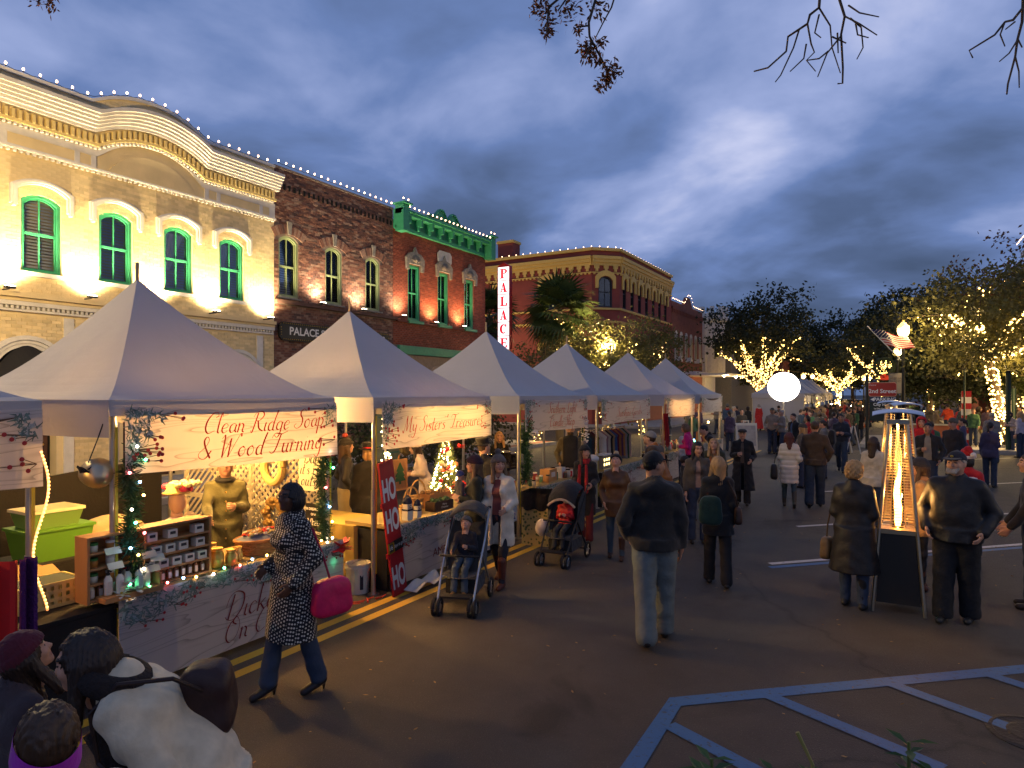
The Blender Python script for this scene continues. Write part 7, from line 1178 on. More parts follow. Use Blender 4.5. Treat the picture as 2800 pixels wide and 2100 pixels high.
u = d['up']; v, q = snet(lambda pp: np.maximum(np.abs(cap(pp, u((-.14, 0, .45)), u((.14, 0, .45)), .095, .095)) - .022, (u((0, 0, .30))[2]) - pp[:, 2]), (-.4, -.3, 1.0), (.4, .5, 1.7), .018); obj('vest_yoke', mesh_from([(v * d['k'], q, 0)]), cloth((.06, .035, .022)), root)
p = person('woman in hot pink jacket browsing the fifth tent', 1888, None, 78, 1.66, head_py=1158, fem=1, res=.02, lean=10, top=((.60, .012, .16), 'wool'), hair=('bob', 'lightbrown'), pants=(BK, 'denim'), arms=('hold', 'hold')); p = person('child in pale hooded top beside the pink jacket', 1865, None, 60, 1.22, head_py=1198, res=.02, kids=True, top=((.45, .42, .38), 'wool'), hair=None, arms=('hold', 'hold')); add_hat(p, 'hood', (.45, .42, .38))
p = person('dark-haired woman in grey jacket looking towards us', 1908, None, 185, 1.62, head_py=1210, fem=1, res=.018, top=((.07, .055, .045), 'wool'), hair=('long', 'black'), head=(10, 8), open_=.04, inner=(.35, .2, .14)); p = person('boy in black jacket walking past the dark-haired woman', 1872, 1427, -70, 1.24, res=.018, kids=True, top=((.018, .018, .022), 'wool'), hair=('short', 'dark'), legs=((18, 6), (-16, 12)), pants=((.03, .04, .07), 'denim'))
p = person('blond woman in olive jacket with orange scarf bending at the last tents', 1955, None, 175, 1.62, head_py=1190, fem=1, res=.02, lean=22, top=((.05, .05, .03), 'wool'), hair=('long', 'blond'), scarf=(.4, .12, .04), head=(0, -20)); p = person('person in dark coat leaning over the last near tent counter', 1968, None, 95, 1.75, head_py=1152, res=.022, lean=30, top=((.02, .016, .014), 'wool'), hair=('short', 'black'))
# -- vendors and shoppers in the tents
p = person('vendor in olive green buttoned coat standing in the soap tent', 612, None, 182, 1.67, loc=Vector((-6.72, 4.92, 0)), res=.014, hem=.5, fat=1.05, top=((.075, .070, .028), 'wool'), arms=('hold', 'reach'), hair=('short', 'dark'), head=(0, -10), scarf=None, pants=(BK, 'denim')); root, d = p; m = MB(); [m.ball(d['up']((0, .185 - .01 * abs(k - 2), .40 - .11 * k)) * d['k'], .012, 6, 4) for k in range(6)]; obj('brass_buttons', m, mat('brass', (.6, .4, .12), .35, 1.), root); add_hat(p, 'flatcap', BK); o = obj('collar', (lambda q: (q.tube([d['nk'] + Vector((.085 * math.cos(a), .08 * math.sin(a) + .01, .0)) for a in np.linspace(0, 6.283, 18)], .032, 7), q)[1])(MB()), cloth(BK), root, smooth=True)
p = person('man in black jacket and striped beanie with khaki trousers between the tents', 945, 1500, -78, 1.70, res=.018, top=((.02, .017, .015), 'leather'), arms=('pocket', 'pocket'), hair=('long', 'brown'), pants=((.24, .18, .09), 'denim'), pinfl=.03, shoe=(.5, .45, .38)); add_hat(p, 'pom', (.02, .018, .018), pom=(.5, .08, .06))
p = person('person in long black cloak and black hat with red band', 1022, None, 15, 1.66, loc=Vector((-6.55, 7.15, 0)), res=.018, hem=.12, flare=.20, inflate=.045, top=((.012, .011, .012), 'wool'), hair=('bob', 'blond')); add_hat(p, 'bowler', BK, band=(.5, .015, .03))
p = person('vendor in white coat and white fur hat behind the second counter', 1176, None, 88, 1.60, loc=Vector((-7.05, 9.15, 0)), fem=1, res=.018, lean=18, hem=.7, top=((.62, .48, .42), 'wool'), hair=('long', 'dark'), arms=('hold', 'hold')); add_hat(p, 'beanie', (.62, .52, .44))
p = person('man in black suit with white collar and black hat seen from behind', 1322, None, -20, 1.70, head_py=1204, res=.017, top=((.012, .012, .014), 'wool'), hair=('short', 'brown'), head=(-30, -10), scarf=None); add_hat(p, 'bowler', BK); p = person('young blond woman in black top behind the second tent', 1366, None, 172, 1.62, head_py=1181, fem=1, res=.018, top=((.012, .011, .012), 'wool'), hair=('long', 'blond'), head=(15, -8))
p = person('woman in dark green coat and maroon beanie carrying a baby', 1300, None, 96, 1.60, head_py=1250, fem=1, res=.016, hem=.7, top=((.022, .024, .014), 'wool'), arms=('hold', 'fold'), hair=('long', 'lightbrown')); add_hat(p, 'beanie', (.045, .016, .022))
q = Matrix.Translation(p[0].location) @ Matrix.Rotation(p[0].rotation_euler[2], 4, 'Z') @ Vector((0, .20, .82)); p = person('baby in striped hat held against the green coat woman', None, None, 0, .72, loc=q, res=.016, top=((.05, .045, .05), 'wool'), hair=None, group='children in strollers', **SEAT); p[0].rotation_euler[2] = face(1300, -60); add_hat(p, 'beanie', (.05, .06, .16))
p = person('bearded vendor in olive jacket and dark apron in the candle tent', 1560, None, 178, 1.78, loc=atd(1560, HY, 13.6), res=.018, fat=1.1, top=((.12, .10, .06), 'wool'), apron=(.02, .022, .03), hair=('short', 'brown'), arms=('pocket', 'pocket')); p[0].location.z = 0; add_hat(p, 'beanie', (.05, .03, .025)); root, d = p; m = MB(); [m.ball((np.array((.045 * math.cos(a), .062 + .02 * math.sin(a), -.07 - .012 * kk)) @ d['MH'].T) * d['k'] + d['hc'], .022, 6, 4) for a in np.linspace(0, 3.14, 6) for kk in range(3)]; obj('beard', m, mat('hair_brown', HAIRC['brown']), root, smooth=True)
# -- pavement on the right
p = person('person in camel coat and black cap on the far right pavement', 2560, None, -60, 1.62, head_py=1117, res=.024, fem=1, hem=.4, top=((.22, .15, .08), 'wool'), hair=('bob', 'grey'), arms=('hold', 'hold')); add_hat(p, 'beanie', BK); person('person in bright orange-red jacket reaching out on the far right pavement', 2592, None, 20, 1.68, loc=atd(2592, HY, 33.), res=.024, top=((.62, .07, .025), 'wool'), hair=('short', 'dark'), arms=('reach', 'down'))[0].location.z = .15
person('person in denim blue coat by the red and white post', 2628, None, 10, 1.74, loc=atd(2626, HY, 34), res=.024, top=((.035, .05, .075), 'wool'), hair=('short', 'dark'), hem=.5)[0].location.z = .15; person('woman in black jacket carrying a white bag on the right pavement', 2655, 1222, -80, 1.62, fem=1, res=.024, top=(BK, 'wool'), hair=('bob', 'black'), legs=((15, 5), (-15, 12)))[0].location.z = .15; person('woman in olive jacket and cream trousers striding right', 2676, 1226, -84, 1.70, fem=1, res=.022, top=((.03, .032, .02), 'wool'), hair=('bob', 'dark'), legs=((20, 4), (-20, 14)), pants=((.42, .38, .24), 'denim'), pinfl=.02)[0].location.z = .15
person('person in pale lilac sweater at the right picture edge', 2790, 1252, 60, 1.72, fem=1, res=.02, top=((.42, .36, .40), 'wool'), hair=('long', 'blond'), pants=((.02, .03, .06), 'denim')); person('person in light jacket near the dark post on the right', 2762, 1240, 150, 1.66, fem=1, res=.022, top=((.36, .28, .24), 'wool'), hair=('bob', 'dark'), arms=('hold', 'hold'))
# -- the crowd down the street: a few figures, copied
crowd = []
CS = [((.02, .02, .024), 'short', 'black', 0), ((.06, .045, .035), 'bob', 'brown', 1), ((.03, .045, .07), 'short', 'brown', 0), ((.12, .10, .08), 'long', 'blond', 1), ((.015, .013, .014), 'long', 'dark', 1), ((.20, .18, .17), 'short', 'grey', 0), ((.05, .12, .05), 'short', 'brown', 0), ((.35, .03, .03), 'bob', 'dark', 1), ((.07, .05, .09), 'pony', 'dark', 1), ((.04, .03, .022), 'short', 'dark', 0)]
CNAMES = ['black', 'brown', 'navy', 'tan', 'dark', 'grey', 'green', 'red', 'plum', 'dark brown']
for i, (c, hs, hc_, fm) in enumerate(CS):
    crowd.append(person('%s-jacketed person in the distant street crowd' % CNAMES[i], None, None, 0, 1.6 + .03 * (i % 6), loc=Vector((0, 0, -50)), res=.034, fem=fm, top=(c, 'wool'), hem=(.85, .6, .85, .7, .5, .85, .85, .4, .8, .85)[i], hair=(hs, hc_), arms=(('down', 'hold'), ('hold', 'hold'), ('swingf', 'swingb'), ('pocket', 'pocket'))[i % 4], legs=((12, 5), (-12, 10)) if i % 2 else ((3, 0), (-2, 0)), group='distant street crowd')[0])
used = set(); rc_ = random.Random(21)
def put(x, y, rz, i=None, z=0.):
    i = rc_.randrange(len(crowd)) if i is None else i
    if i in used: return dup(crowd[i], (x, y, z), rz)
    used.add(i); crowd[i].location = (x, y, z); crowd[i].rotation_euler = (0, 0, rz)
for k in range(34): put(rc_.uniform(-4.4, -1.6), rc_.uniform(24.5, 44), rc_.uniform(0, 6.28))
for k in range(44): put(rc_.uniform(-4.6, 2.0), rc_.uniform(44, 78), rc_.uniform(0, 6.28))
for k in range(9): put(rc_.uniform(-9.5, -5.5), rc_.uniform(27, 42), rc_.uniform(0, 6.28))
for k in range(9): put(rc_.uniform(2.5, 8), rc_.uniform(33.5, 44), rc_.uniform(0, 6.28), z=.15)
for k in range(4): put(rc_.uniform(.4, 3), rc_.uniform(19, 30), rc_.uniform(0, 6.28))
# ================================================================ trees
BARK = mat('bark', (.07, .05, .035), .9, var=.4, vscale=12., bump=.8, bscale=25.)
LEAFG = [mat('leaf_olive', (.10, .095, .028), .6, var=.5, vscale=1.2, trans=.25), mat('leaf_dark', (.034, .042, .016), .6, var=.5, vscale=1.2, trans=.2), mat('leaf_brown', (.13, .055, .022), .65, var=.4, vscale=1.5, trans=.25), mat('leaf_green', (.10, .12, .03), .55, var=.5, vscale=1.2, trans=.3)]
TB = glow('tree_bulb', (1., .60, .15), 7., False); TB2 = glow('tree_bulb_far', (1., .58, .14), 6., False)
def quads(C, ln, wd, rnd, droop=0.):
    n = len(C); a = rnd.normal(size=(n, 3)); a[:, 2] -= droop; a /= np.linalg.norm(a, axis=1)[:, None]; b = np.cross(a, rnd.normal(size=(n, 3))); b /= np.linalg.norm(b, axis=1)[:, None] + 1e-9; l = ln * rnd.uniform(.6, 1.3, (n, 1)); w_ = wd * rnd.uniform(.7, 1.2, (n, 1))
    V = np.stack([C, C + a * l * .5 + b * w_, C + a * l, C + a * l * .5 - b * w_], 1).reshape(-1, 3); return V, np.arange(4 * n).reshape(-1, 4)
def tree(label, base, h, rx, rz, fork, leafm=0, n=7000, ln=.22, wd=.07, seed=1, tr=.16, lit=0, bulbr=.03, bm=TB, limbs=6, lean=(0, 0), fill=1., glow_=0., lit_h=None, gaps=.35, lmin=0.):
    rnd = np.random.default_rng(seed); t = thing('tree', label, 'tree', base); cz = h - rz; L_ = []; tips = []
    trunk = [Vector((lean[0] * k / 5 + rnd.normal() * .06, lean[1] * k / 5 + rnd.normal() * .06, fork * k / 5)) for k in range(6)]; trunk[0] = Vector((0, 0, 0)); m = MB(); m.tube(trunk, [tr * (1.35 if k == 0 else 1 - .07 * k) for k in range(6)], 9); obj('trunk', m, BARK, t, smooth=True); top = trunk[-1]; ml = MB(); L_.append((trunk, tr))
    for i in range(limbs):
        a = 6.283 * (i + rnd.uniform(-.3, .3)) / limbs; e = rnd.uniform(.35, 1.15); end = Vector((math.cos(a) * rx * rnd.uniform(.45, .75), math.sin(a) * rx * rnd.uniform(.45, .75), cz + rz * (e - .7) * .8)); pts = [top.lerp(end, f_) + Vector((rnd.normal() * .12, rnd.normal() * .12, .25 * math.sin(math.pi * f_) + rnd.normal() * .1)) for f_ in (0, .3, .6, 1)]; pts[0] = top; ml.tube(pts, [tr * .62, tr * .45, tr * .3, tr * .16], 6); L_.append((pts, tr * .4))
        for j in range(4):
            o = pts[1 + j % 3]; d = Vector((rnd.normal(), rnd.normal(), rnd.normal() * .6 + .25)).normalized() * rx * rnd.uniform(.3, .5); q = [o, o + d * .5 + Vector((0, 0, .1)), o + d]; ml.tube(q, [tr * .22, tr * .14, tr * .07], 5); tips += [q[1], q[2]]; L_.append((q, tr * .15))
            for k2 in range(3): e2 = q[2] + Vector((rnd.normal(), rnd.normal(), rnd.normal() * .7)) * rx * .17; ml.tube([q[2], e2], [tr * .07, tr * .03], 4); tips.append(e2)
    obj('limbs', ml, BARK, t, smooth=True)
    # leaves: clumps at the twigs plus a loose shell, with gaps
    TP = np.array([tuple(p) for p in tips]); sel = rnd.integers(0, len(TP), int(n * .6)); C = TP[sel] + rnd.normal(size=(len(sel), 3)) * np.array((rx, rx, rz)) * .115
    cl = rnd.normal(size=(70, 3)); cl /= np.linalg.norm(cl, axis=1)[:, None]; cl = cl * rnd.uniform(.55, 1.0, (70, 1)) * np.array((rx, rx, rz)) + np.array((0, 0, cz)); cl = cl[cl[:, 2] > fork * .8]; cl = cl[rnd.random(len(cl)) > gaps]; s2 = rnd.integers(0, len(cl), n - len(sel)); C2 = cl[s2] + rnd.normal(size=(len(s2), 3)) * np.array((rx, rx, rz * .8)) * .11 * fill
    CC = np.concatenate([C, C2]); CC = CC[CC[:, 2] > lmin + rnd.normal(size=len(CC)) * .35]; V, Q = quads(CC, ln, wd, rnd, .3); stuff(obj('crown', mesh_from([(V, Q, 0)]), LEAFG[leafm], t))
    if lit:
        s = thing('string_lights', 'fairy lights on the ' + label, 'string lights', base); ptsb = []; hmax = lit_h or 99
        W_ = [(pp, r, sum((pp[i + 1] - pp[i]).length for i in range(len(pp) - 1))) for pp, r in L_]; W_ = [(pp, r, l * (5. if i == 0 else 2.2 if len(pp) == 4 else .35)) for i, (pp, r, l) in enumerate(W_)]; tot = sum(w_[2] for w_ in W_)
        for pp, r, l in W_:
            for k in range(int(lit * l / tot) + 1):
                f_ = rnd.random() * (len(pp) - 1); i = int(f_); c = pp[i].lerp(pp[i + 1], f_ - i); a = rnd.uniform(0, 6.28); c = c + Vector((math.cos(a), math.sin(a), rnd.normal() * .3)) * (r + .05)
                if c.z < hmax: ptsb.append(c)
        OV = np.array(((1, 0, 0), (-1, 0, 0), (0, 1, 0), (0, -1, 0), (0, 0, 1), (0, 0, -1)), float) * bulbr; OF = [(0, 2, 4), (2, 1, 4), (1, 3, 4), (3, 0, 4), (2, 0, 5), (1, 2, 5), (3, 1, 5), (0, 3, 5)]; m = MB(); [m.add(OV + np.array(tuple(c)), OF) for c in ptsb]; stuff(obj('bulbs', m, bm, s))
        m = MB(); [m.tube(pp, .006, 4) for pp, r, l in W_[:1 + limbs]]; obj('wire', m, WIRE, s)
        if glow_: lamp('light', 'POINT', (0, 0, fork * 1.05), glow_, (1., .66, .25), s, .6); lamp('light', 'POINT', (.3, -.5, fork * .5), glow_ * .5, (1., .66, .25), s, .5)
    return t
def at(px, t): v = atd(px, HY, t); v.z = 0; return v
tree('street oak on the left behind the glowing globe', at(2078, 62), 11.5, 5.4, 4.0, 2.5, 1, 15000, .34, .11, 3, .26, 1300, .06, TB2, 9, lmin=6.2, glow_=624, lit_h=7.5, gaps=.3)
tree('dark street tree left of the lit street oak', at(1995, 78), 12.0, 4.2, 4.4, 4., 1, 12000, .40, .13, 4, .2)
tree('dark tree right behind the lit street oak', at(2150, 90), 12.5, 5.0, 4.6, 4., 1, 12000, .44, .14, 5, .2); tree('tall dark tree in the middle of the far tree line', at(2330, 88), 13.6, 5.8, 5.2, 4., 1, 14000, .42, .14, 6, .25)
tree('big dark tree right of the far tree line', at(2470, 66), 12.6, 5.4, 4.6, 4., 1, 15000, .36, .12, 7, .25); tree('lit street tree left of the street sign', at(2292, 80), 8.0, 4.4, 3., 2.4, 1, 5000, .36, .12, 8, .22, 700, .065, TB2, 7, lmin=5., glow_=468, lit_h=6.5); tree('lit street tree behind the flag lamp', at(2420, 55), 8.8, 4.6, 3.2, 3.0, 1, 6000, .32, .11, 9, .24, 800, .055, TB2, 8, lmin=5.6, glow_=429, lit_h=7.5)
tree('low lit tree far down the street', at(2236, 100), 8.0, 4.0, 3., 3., 1, 3500, .42, .14, 10, .2, 420, .07, TB2, 6, glow_=390)
tree('lit pavement tree at the right with bulbs down its trunk', Vector((4.05, 34.2, .15)), 8.0, 3.9, 3.2, 3.6, 0, 17000, .20, .06, 11, .17, 1300, .042, TB, 9, lmin=3.3, lean=(-.7, .2), glow_=429, lit_h=6.6, gaps=.3)
tree('leafy green tree behind the lit pavement tree', Vector((6.9, 39.5, .15)), 7.2, 3.6, 3.2, 2.6, 3, 17000, .20, .065, 12, .18, 200, .034, TB, 6, glow_=156); tree('tall brown-leaved tree with bulbs up its top at the right', Vector((5.6, 45.0, .15)), 11.0, 3.4, 3.4, 5.8, 2, 5200, .22, .07, 13, .2, 260, .045, TB, 7, lean=(.3, 0), glow_=234, gaps=.45)
tree('dense dark green tree left of the lit pavement tree', Vector((1.7, 46., .15)), 8.8, 3.6, 3.9, 2.4, 1, 17000, .24, .08, 14, .2, 130, .045, TB, 6, glow_=97); tree('dense tree between the flag lamp and lit pavement tree', Vector((4.2, 56., .15)), 10.6, 3.8, 4.6, 2.6, 1, 15000, .28, .09, 15, .2, 90, .05, TB, 6)
tree('small oak with fairy lights behind the fourth tent', at(1650, 32.5) , 6.3, 2.7, 2.1, 2.1, 0, 11000, .17, .055, 16, .12, 170, .03, TB, 6, glow_=100); tree('small oak with fairy lights behind the fifth tent', at(1755, 38), 6.6, 3.0, 2.3, 2.2, 0, 11000, .19, .06, 17, .13, 150, .034, TB, 6, glow_=100); tree('low bushy tree with fairy lights behind the third tent', at(1468, 31), 4.9, 2.0, 1.8, 1.5, 0, 5200, .15, .05, 18, .1, 120, .03, TB, 6, glow_=93)
tree('dark evergreen behind the hanging clothes', Vector((-10.8, 15.5, 0)), 2.2, 1.6, .9, .6, 1, 2600, .12, .04, 19, .05); tree('clipped dark shrub behind the candle tent', Vector((-10.6, 12.3, 0)), 1.9, 1.9, .8, .5, 1, 3000, .12, .04, 20, .05)
# ---- fan palms
def palm(label, base, h, r, n=34, seed=1, lit=True):
    rnd = random.Random(seed); t = thing('palm_tree', label, 'tree', base); m = MB(); m.tube([(rnd.gauss(0, .03), rnd.gauss(0, .03), h * k / 8) for k in range(9)], [.20 + .012 * (k % 2) for k in range(9)], 10); obj('trunk', m, mat('palm_trunk', (.11, .085, .06), .9, bump=1., bscale=18.), t); FM = [mat('palm_green', (.055, .085, .022), .5, var=.35, trans=.25), mat('palm_dry', (.20, .14, .05), .7, var=.3, trans=.2)]; me_ = []
    for v in range(4):
        m = MB(); pl = r * .45; m.tube([(0, 0, 0), (pl * .5, 0, .05), (pl, 0, 0)], [.018, .014, .01], 5); c = Vector((pl, 0, 0))
        for k in range(22):
            a = R(-120 + 240 * k / 21); l = r * .62 * (1 - .25 * abs(a) / 2.1) * rnd.uniform(.9, 1.1); d = Vector((math.cos(a), math.sin(a), .08)); s = Vector((-math.sin(a), math.cos(a), 0)) * r * .030; e = c + d * l + Vector((0, 0, -.28 * l)); mid = c + d * l * .55; m.add([c - s * .3, mid - s + Vector((0, 0, .03)), e, mid + s + Vector((0, 0, .03)), c + s * .3], [(0, 1, 2, 3, 4)])
        me_.append(m.mesh('frond'))
    for me in me_: me.materials.append(FM[0])
    dry = me_[0].copy(); dry.materials.clear(); dry.materials.append(FM[1])
    for k in range(n):
        el = 75 - 150 * (k / n); o = bpy.data.objects.new('frond', dry if k > n - 5 else me_[k % 4]); col.objects.link(o); o.parent = t; o.location = (0, 0, h - .1 + .15 * math.sin(R(el))); o.rotation_euler = (R(rnd.uniform(-25, 25)), -R(el), 2.4 * k + rnd.uniform(-.2, .2))
    if lit:
        s = thing('string_lights', 'fairy lights on the ' + label, 'string lights', base); m = MB(); [m.ball((.24 * math.cos(k * .9), .24 * math.sin(k * .9), h * .35 + h * .6 * k / 90 + rnd.uniform(-.05, .05)), .03, 5, 4) for k in range(90)]; stuff(obj('bulbs', m, TB, s)); lamp('light', 'POINT', (.5, -.5, h * .8), 70, (1., .66, .25), s, .4)
palm('fan palm with lit trunk in front of the maroon building', at(1530, 33.2), 6.5, 2.1, 42, 3); palm('fan palm behind the PALACE sign', at(1338, 36), 6.5, 1.9, 34, 4, False); palm('dark fan palm behind the flag lamp on the right', at(2560, 60), 8.6, 2.4, 30, 5, False)
# ---- branches hanging in from a tree over the camera
def branch(label, segs, leaves, t0, seed=1, rad=.012, lm=2, ll=.055, name='overhanging_branch'):
    rnd = np.random.default_rng(seed); o = atd(*segs[0][0], t0); t = thing(name, label, 'branch', o); m = MB()
    for pts, r in [(s if isinstance(s, tuple) and isinstance(s[1], float) else (s, rad)) for s in segs] if False else [(s, rad * (1.0 if i < 2 else .6)) for i, s in enumerate(segs)]: P = [atd(px, py, t0 + .1 * math.sin(px * .05)) - o for px, py in pts]; m.tube(P, [r * (1 - .6 * k / len(P)) for k in range(len(P))], 5)
    obj('twigs', m, BARK, t)
    if leaves:
        C = []
        for px, py, s, n in leaves: c = np.array(atd(px, py, t0) - o); C.append(c + rnd.normal(size=(n, 3)) * s * t0 / 1800.)
        V, Q = quads(np.concatenate(C), ll, ll * .2, rnd, .4); stuff(obj('leaves', mesh_from([(V, Q, 0)]), LEAFG[lm], t))
branch('leafy oak branch hanging in from the top edge of the picture', [[(1700, -160), (1640, -40), (1610, 60), (1612, 100), (1660, 190), (1665, 240)], [(1640, -60), (1560, -30), (1500, 20), (1495, 90)], [(1690, -40), (1672, 20), (1650, 60), (1630, 100)], [(1612, 70), (1575, 75)], [(1560, -20), (1525, 30)], [(1620, 110), (1600, 160)], [(1660, 190), (1690, 200)]], [(1480, 15, 16, 120), (1500, 55, 10, 40), (1495, 88, 9, 60), (1560, 20, 14, 80), (1580, 75, 9, 40), (1640, 10, 14, 40), (1603, 130, 10, 70), (1640, 115, 8, 50), (1610, 150, 10, 70), (1640, 165, 9, 50), (1670, 195, 13, 110), (1660, 215, 9, 50), (1640, 238, 6, 25), (1640, 40, 10, 25)], 6.2, 3, .016, 2, .058)
branch('bare twigs hanging in at the top right of the picture', [[(2300, -150), (2296, 0), (2310, 45), (2300, 95), (2305, 185), (2304, 228), (2290, 229)], [(2250, -120), (2240, 20), (2215, 40), (2208, 65), (2155, 100), (2150, 140), (2100, 185), (2062, 195)], [(2208, 65), (2218, 120), (2227, 143), (2205, 165), (2230, 195)], [(2185, 82), (2170, 130), (2135, 205), (2120, 224)], [(2240, 22), (2270, 70), (2275, 130), (2298, 200)], [(2310, 45), (2350, 65), (2398, 96)], [(2320, 15), (2350, 35), (2403, 46)], [(2325, 50), (2355, 75), (2360, 130), (2343, 162)], [(2298, 100), (2262, 145), (2236, 210)], [(2275, 100), (2314, 118)], [(2265, 140), (2240, 160), (2205, 165)], [(2205, 120), (2198, 160), (2160, 196)], [(2240, 40), (2228, 90), (2245, 103)], [(2290, 90), (2292, 145)], [(2340, 65), (2345, 95), (2375, 103)]], None, 6.6, 4, .016)
branch('bare twigs hanging in at the top right corner of the picture', [[(2810, -100), (2798, 20), (2770, 55), (2748, 60), (2720, 95), (2650, 138), (2660, 158)], [(2800, -60), (2795, 60), (2782, 110), (2776, 155), (2756, 230), (2753, 258)], [(2776, 155), (2786, 195), (2787, 240)], [(2748, 60), (2735, 95), (2748, 127)], [(2775, 60), (2750, 80)], [(2782, 110), (2760, 145), (2733, 168)], [(2782, 105), (2795, 130)]], None, 6.0, 5, .014)
branch('small dark leaf sprig at the top left edge of the picture', [[(80, -90), (120, -20), (135, 8)], [(120, -20), (105, 5)]], [(115, 0, 12, 40), (140, 10, 8, 20)], 6., 6, .012)
# ---- planting at the bottom edge
def shrub(label, px, py, t0, s, n=5, seed=1):
    rnd = random.Random(seed); b = at(px, t0); t = thing('shrub', label, 'shrub', b); top = atd(px, py, t0).z; m = MB(); ml = MB()
    for i in range(n):
        dx, dy = rnd.gauss(0, .06), rnd.gauss(0, .06); h = top - (0 if i == 0 else rnd.uniform(.04, .2)); m.tube([(dx * .3, dy * .3, 0), (dx * .7, dy * .7, h * .6), (dx, dy, h)], [.012, .008, .005], 5)
        for k in range(16):
            a = 2.4 * k; z = h - .012 * k; d = Vector((math.cos(a), math.sin(a), .35 - .05 * k)); d.normalize(); l = s * rnd.uniform(.7, 1.1); sd = Vector((-math.sin(a), math.cos(a), 0)) * l * .16; c = Vector((dx, dy, z)); ml.add([c, c + d * l * .5 + sd, c + d * l - Vector((0, 0, l * .15)), c + d * l * .5 - sd], [(0, 1, 2, 3)])
    obj('stems', m, mat('green_stem', (.10, .13, .03), .6), t); stuff(obj('leaves', ml, mat('shrub_leaf', (.05, .10, .03), .45, var=.3, trans=.2), t))
shrub('leafy green shrub tip at the bottom edge below the blue lines', 1985, 2050, 1.9, .10, 7, 2); shrub('leafy green shrub tip at the bottom right edge', 2480, 2058, 2.0, .10, 7, 3); shrub('small green sprout between the two bottom shrubs', 2200, 2112, 1.9, .05, 3, 4)
t = thing('bare_stalk', 'single bare yellow-green stalk rising at the bottom edge', 'plant', at(2200, 1.9)); m = MB(); q0 = at(2200, 1.9); m.tube([Vector((0, 0, .6)), atd(2222, 2090, 1.9) - q0, atd(2180, 2002, 1.92) - q0], [.006, .005, .006], 6); obj('stalk', m, mat('stalk', (.25, .22, .06), .6), t)
# ================================================================ street furniture
IRON = mat('post_iron', (.012, .014, .013), .45); GLO = mat('lamp_glass', (.9, .8, .6), .3, emit=(1., .66, .22), es=5.); GLOH = mat('lamp_glass_cap', (.9, .75, .45), .3, emit=(1., .60, .16), es=1.6); FIN = mat('lamp_gold', (.5, .34, .08), .4, .5)
def street_lamp(label, loc, h, offs=(0,), power=60, r=.20, lo=None):
    t = thing('street_lamp', label, 'street lamp', loc); m = MB(); m.lathe([(.22, 0), (.22, .12), (.15, .2), (.15, .55), (.10, .65), (.075, .9), (.06, h - .35), (.09, h - .3), (.09, h - .22), (.05, h - .15)], 14); obj('post', m, IRON, t)
    if len(offs) > 1: m = MB(); m.tube([(0, offs[0], h - .05), (0, offs[0] * .6, h - .2), (0, 0, h - .25), (0, offs[1] * .6, h - .2), (0, offs[1], h - .05)], .03, 7); obj('arm', m, IRON, t)
    for y in offs:
        m = MB(); m.lathe([(.09, h - .06), (.10, h)], 12, (0, y, 0)); obj('collar', m, IRON, t); m = MB(); m.lathe([(r * .5, h), (r * .85, h + r * .5), (r, h + r * 1.1), (r * .97, h + r * 1.6)], 18, (0, y, 0)); g_ = obj('globe', m, GLO, t, smooth=True); m = MB(); m.lathe([(r * 1.02, h + r * 1.6), (r * .9, h + r * 1.95), (r * .55, h + r * 2.3), (r * .45, h + r * 2.5), (r * .2, h + r * 2.75)], 18, (0, y, 0)); obj('globe_cap', m, GLOH, g_, smooth=True); m = MB(); m.lathe([(r * .22, h + r * 2.75), (r * .28, h + r * 2.9), (.01, h + r * 3.2)], 10, (0, y, 0)); obj('finial', m, FIN, g_)
        lamp('light', 'POINT', (lo[0], y + lo[1], h + r) if lo else (r * 1.25, y - r * 1.2, h + r * 1.0), power, (1., .70, .30), t, .12)
    return t
p_ = atd(1668, 950, 32.5); street_lamp('double-globe street lamp behind the fourth tent', (p_.x, p_.y, 0), p_.z - .15, (-.22, .22), 700, lo=(-.32, .1)); street_lamp('added globe street lamp hidden on the side street behind the red building', (-27, 36.8, 0), 4.6, (0,), 1000, .2, lo=(.2, .25))  # side-street lamp is added out of view to brighten the maroon building
p_ = atd(2470, 915, 28.6); street_lamp('tall single-globe street lamp right of the flag', (p_.x, p_.y, .15), p_.z - .25, (0,), 330, .24); p_ = atd(2455, 968, 36); street_lamp('second globe street lamp behind the tall one', (p_.x, p_.y, .15), p_.z - .25, (0,), 70, .2)
for k, (px, py, t0) in enumerate(((2196, 1030, 62), (2221, 1030, 70), (2362, 1035, 58), (2376, 1034, 58.5), (2305, 1048, 90), (2338, 1046, 96))): p_ = atd(px, py, t0); street_lamp('distant globe street lamp, %s' % ('left one above the far tents', 'right one above the far tents', 'left of the pair by the street sign', 'right of the pair by the street sign', 'far left one down the street', 'farthest one down the street')[k], (p_.x, p_.y, 0), p_.z - .2, (0,), 90, .2)
# unseen street lamps, added for their light, behind and beside the camera (out of frame), same kind as those in view
street_lamp('unseen globe street lamp behind the camera on the near pavement', (4.6, -2.2, 0), 4.4, (0,), 210, .22); street_lamp('added globe street lamp on the left pavement out of frame', (-12.2, 3.4, .15), 5.6, (0,), 1300, .22, lo=(-.25, .25)); street_lamp('unseen globe street lamp on the right pavement near the camera', (7.6, 9.5, .15), 4.4, (0,), 320, .22)
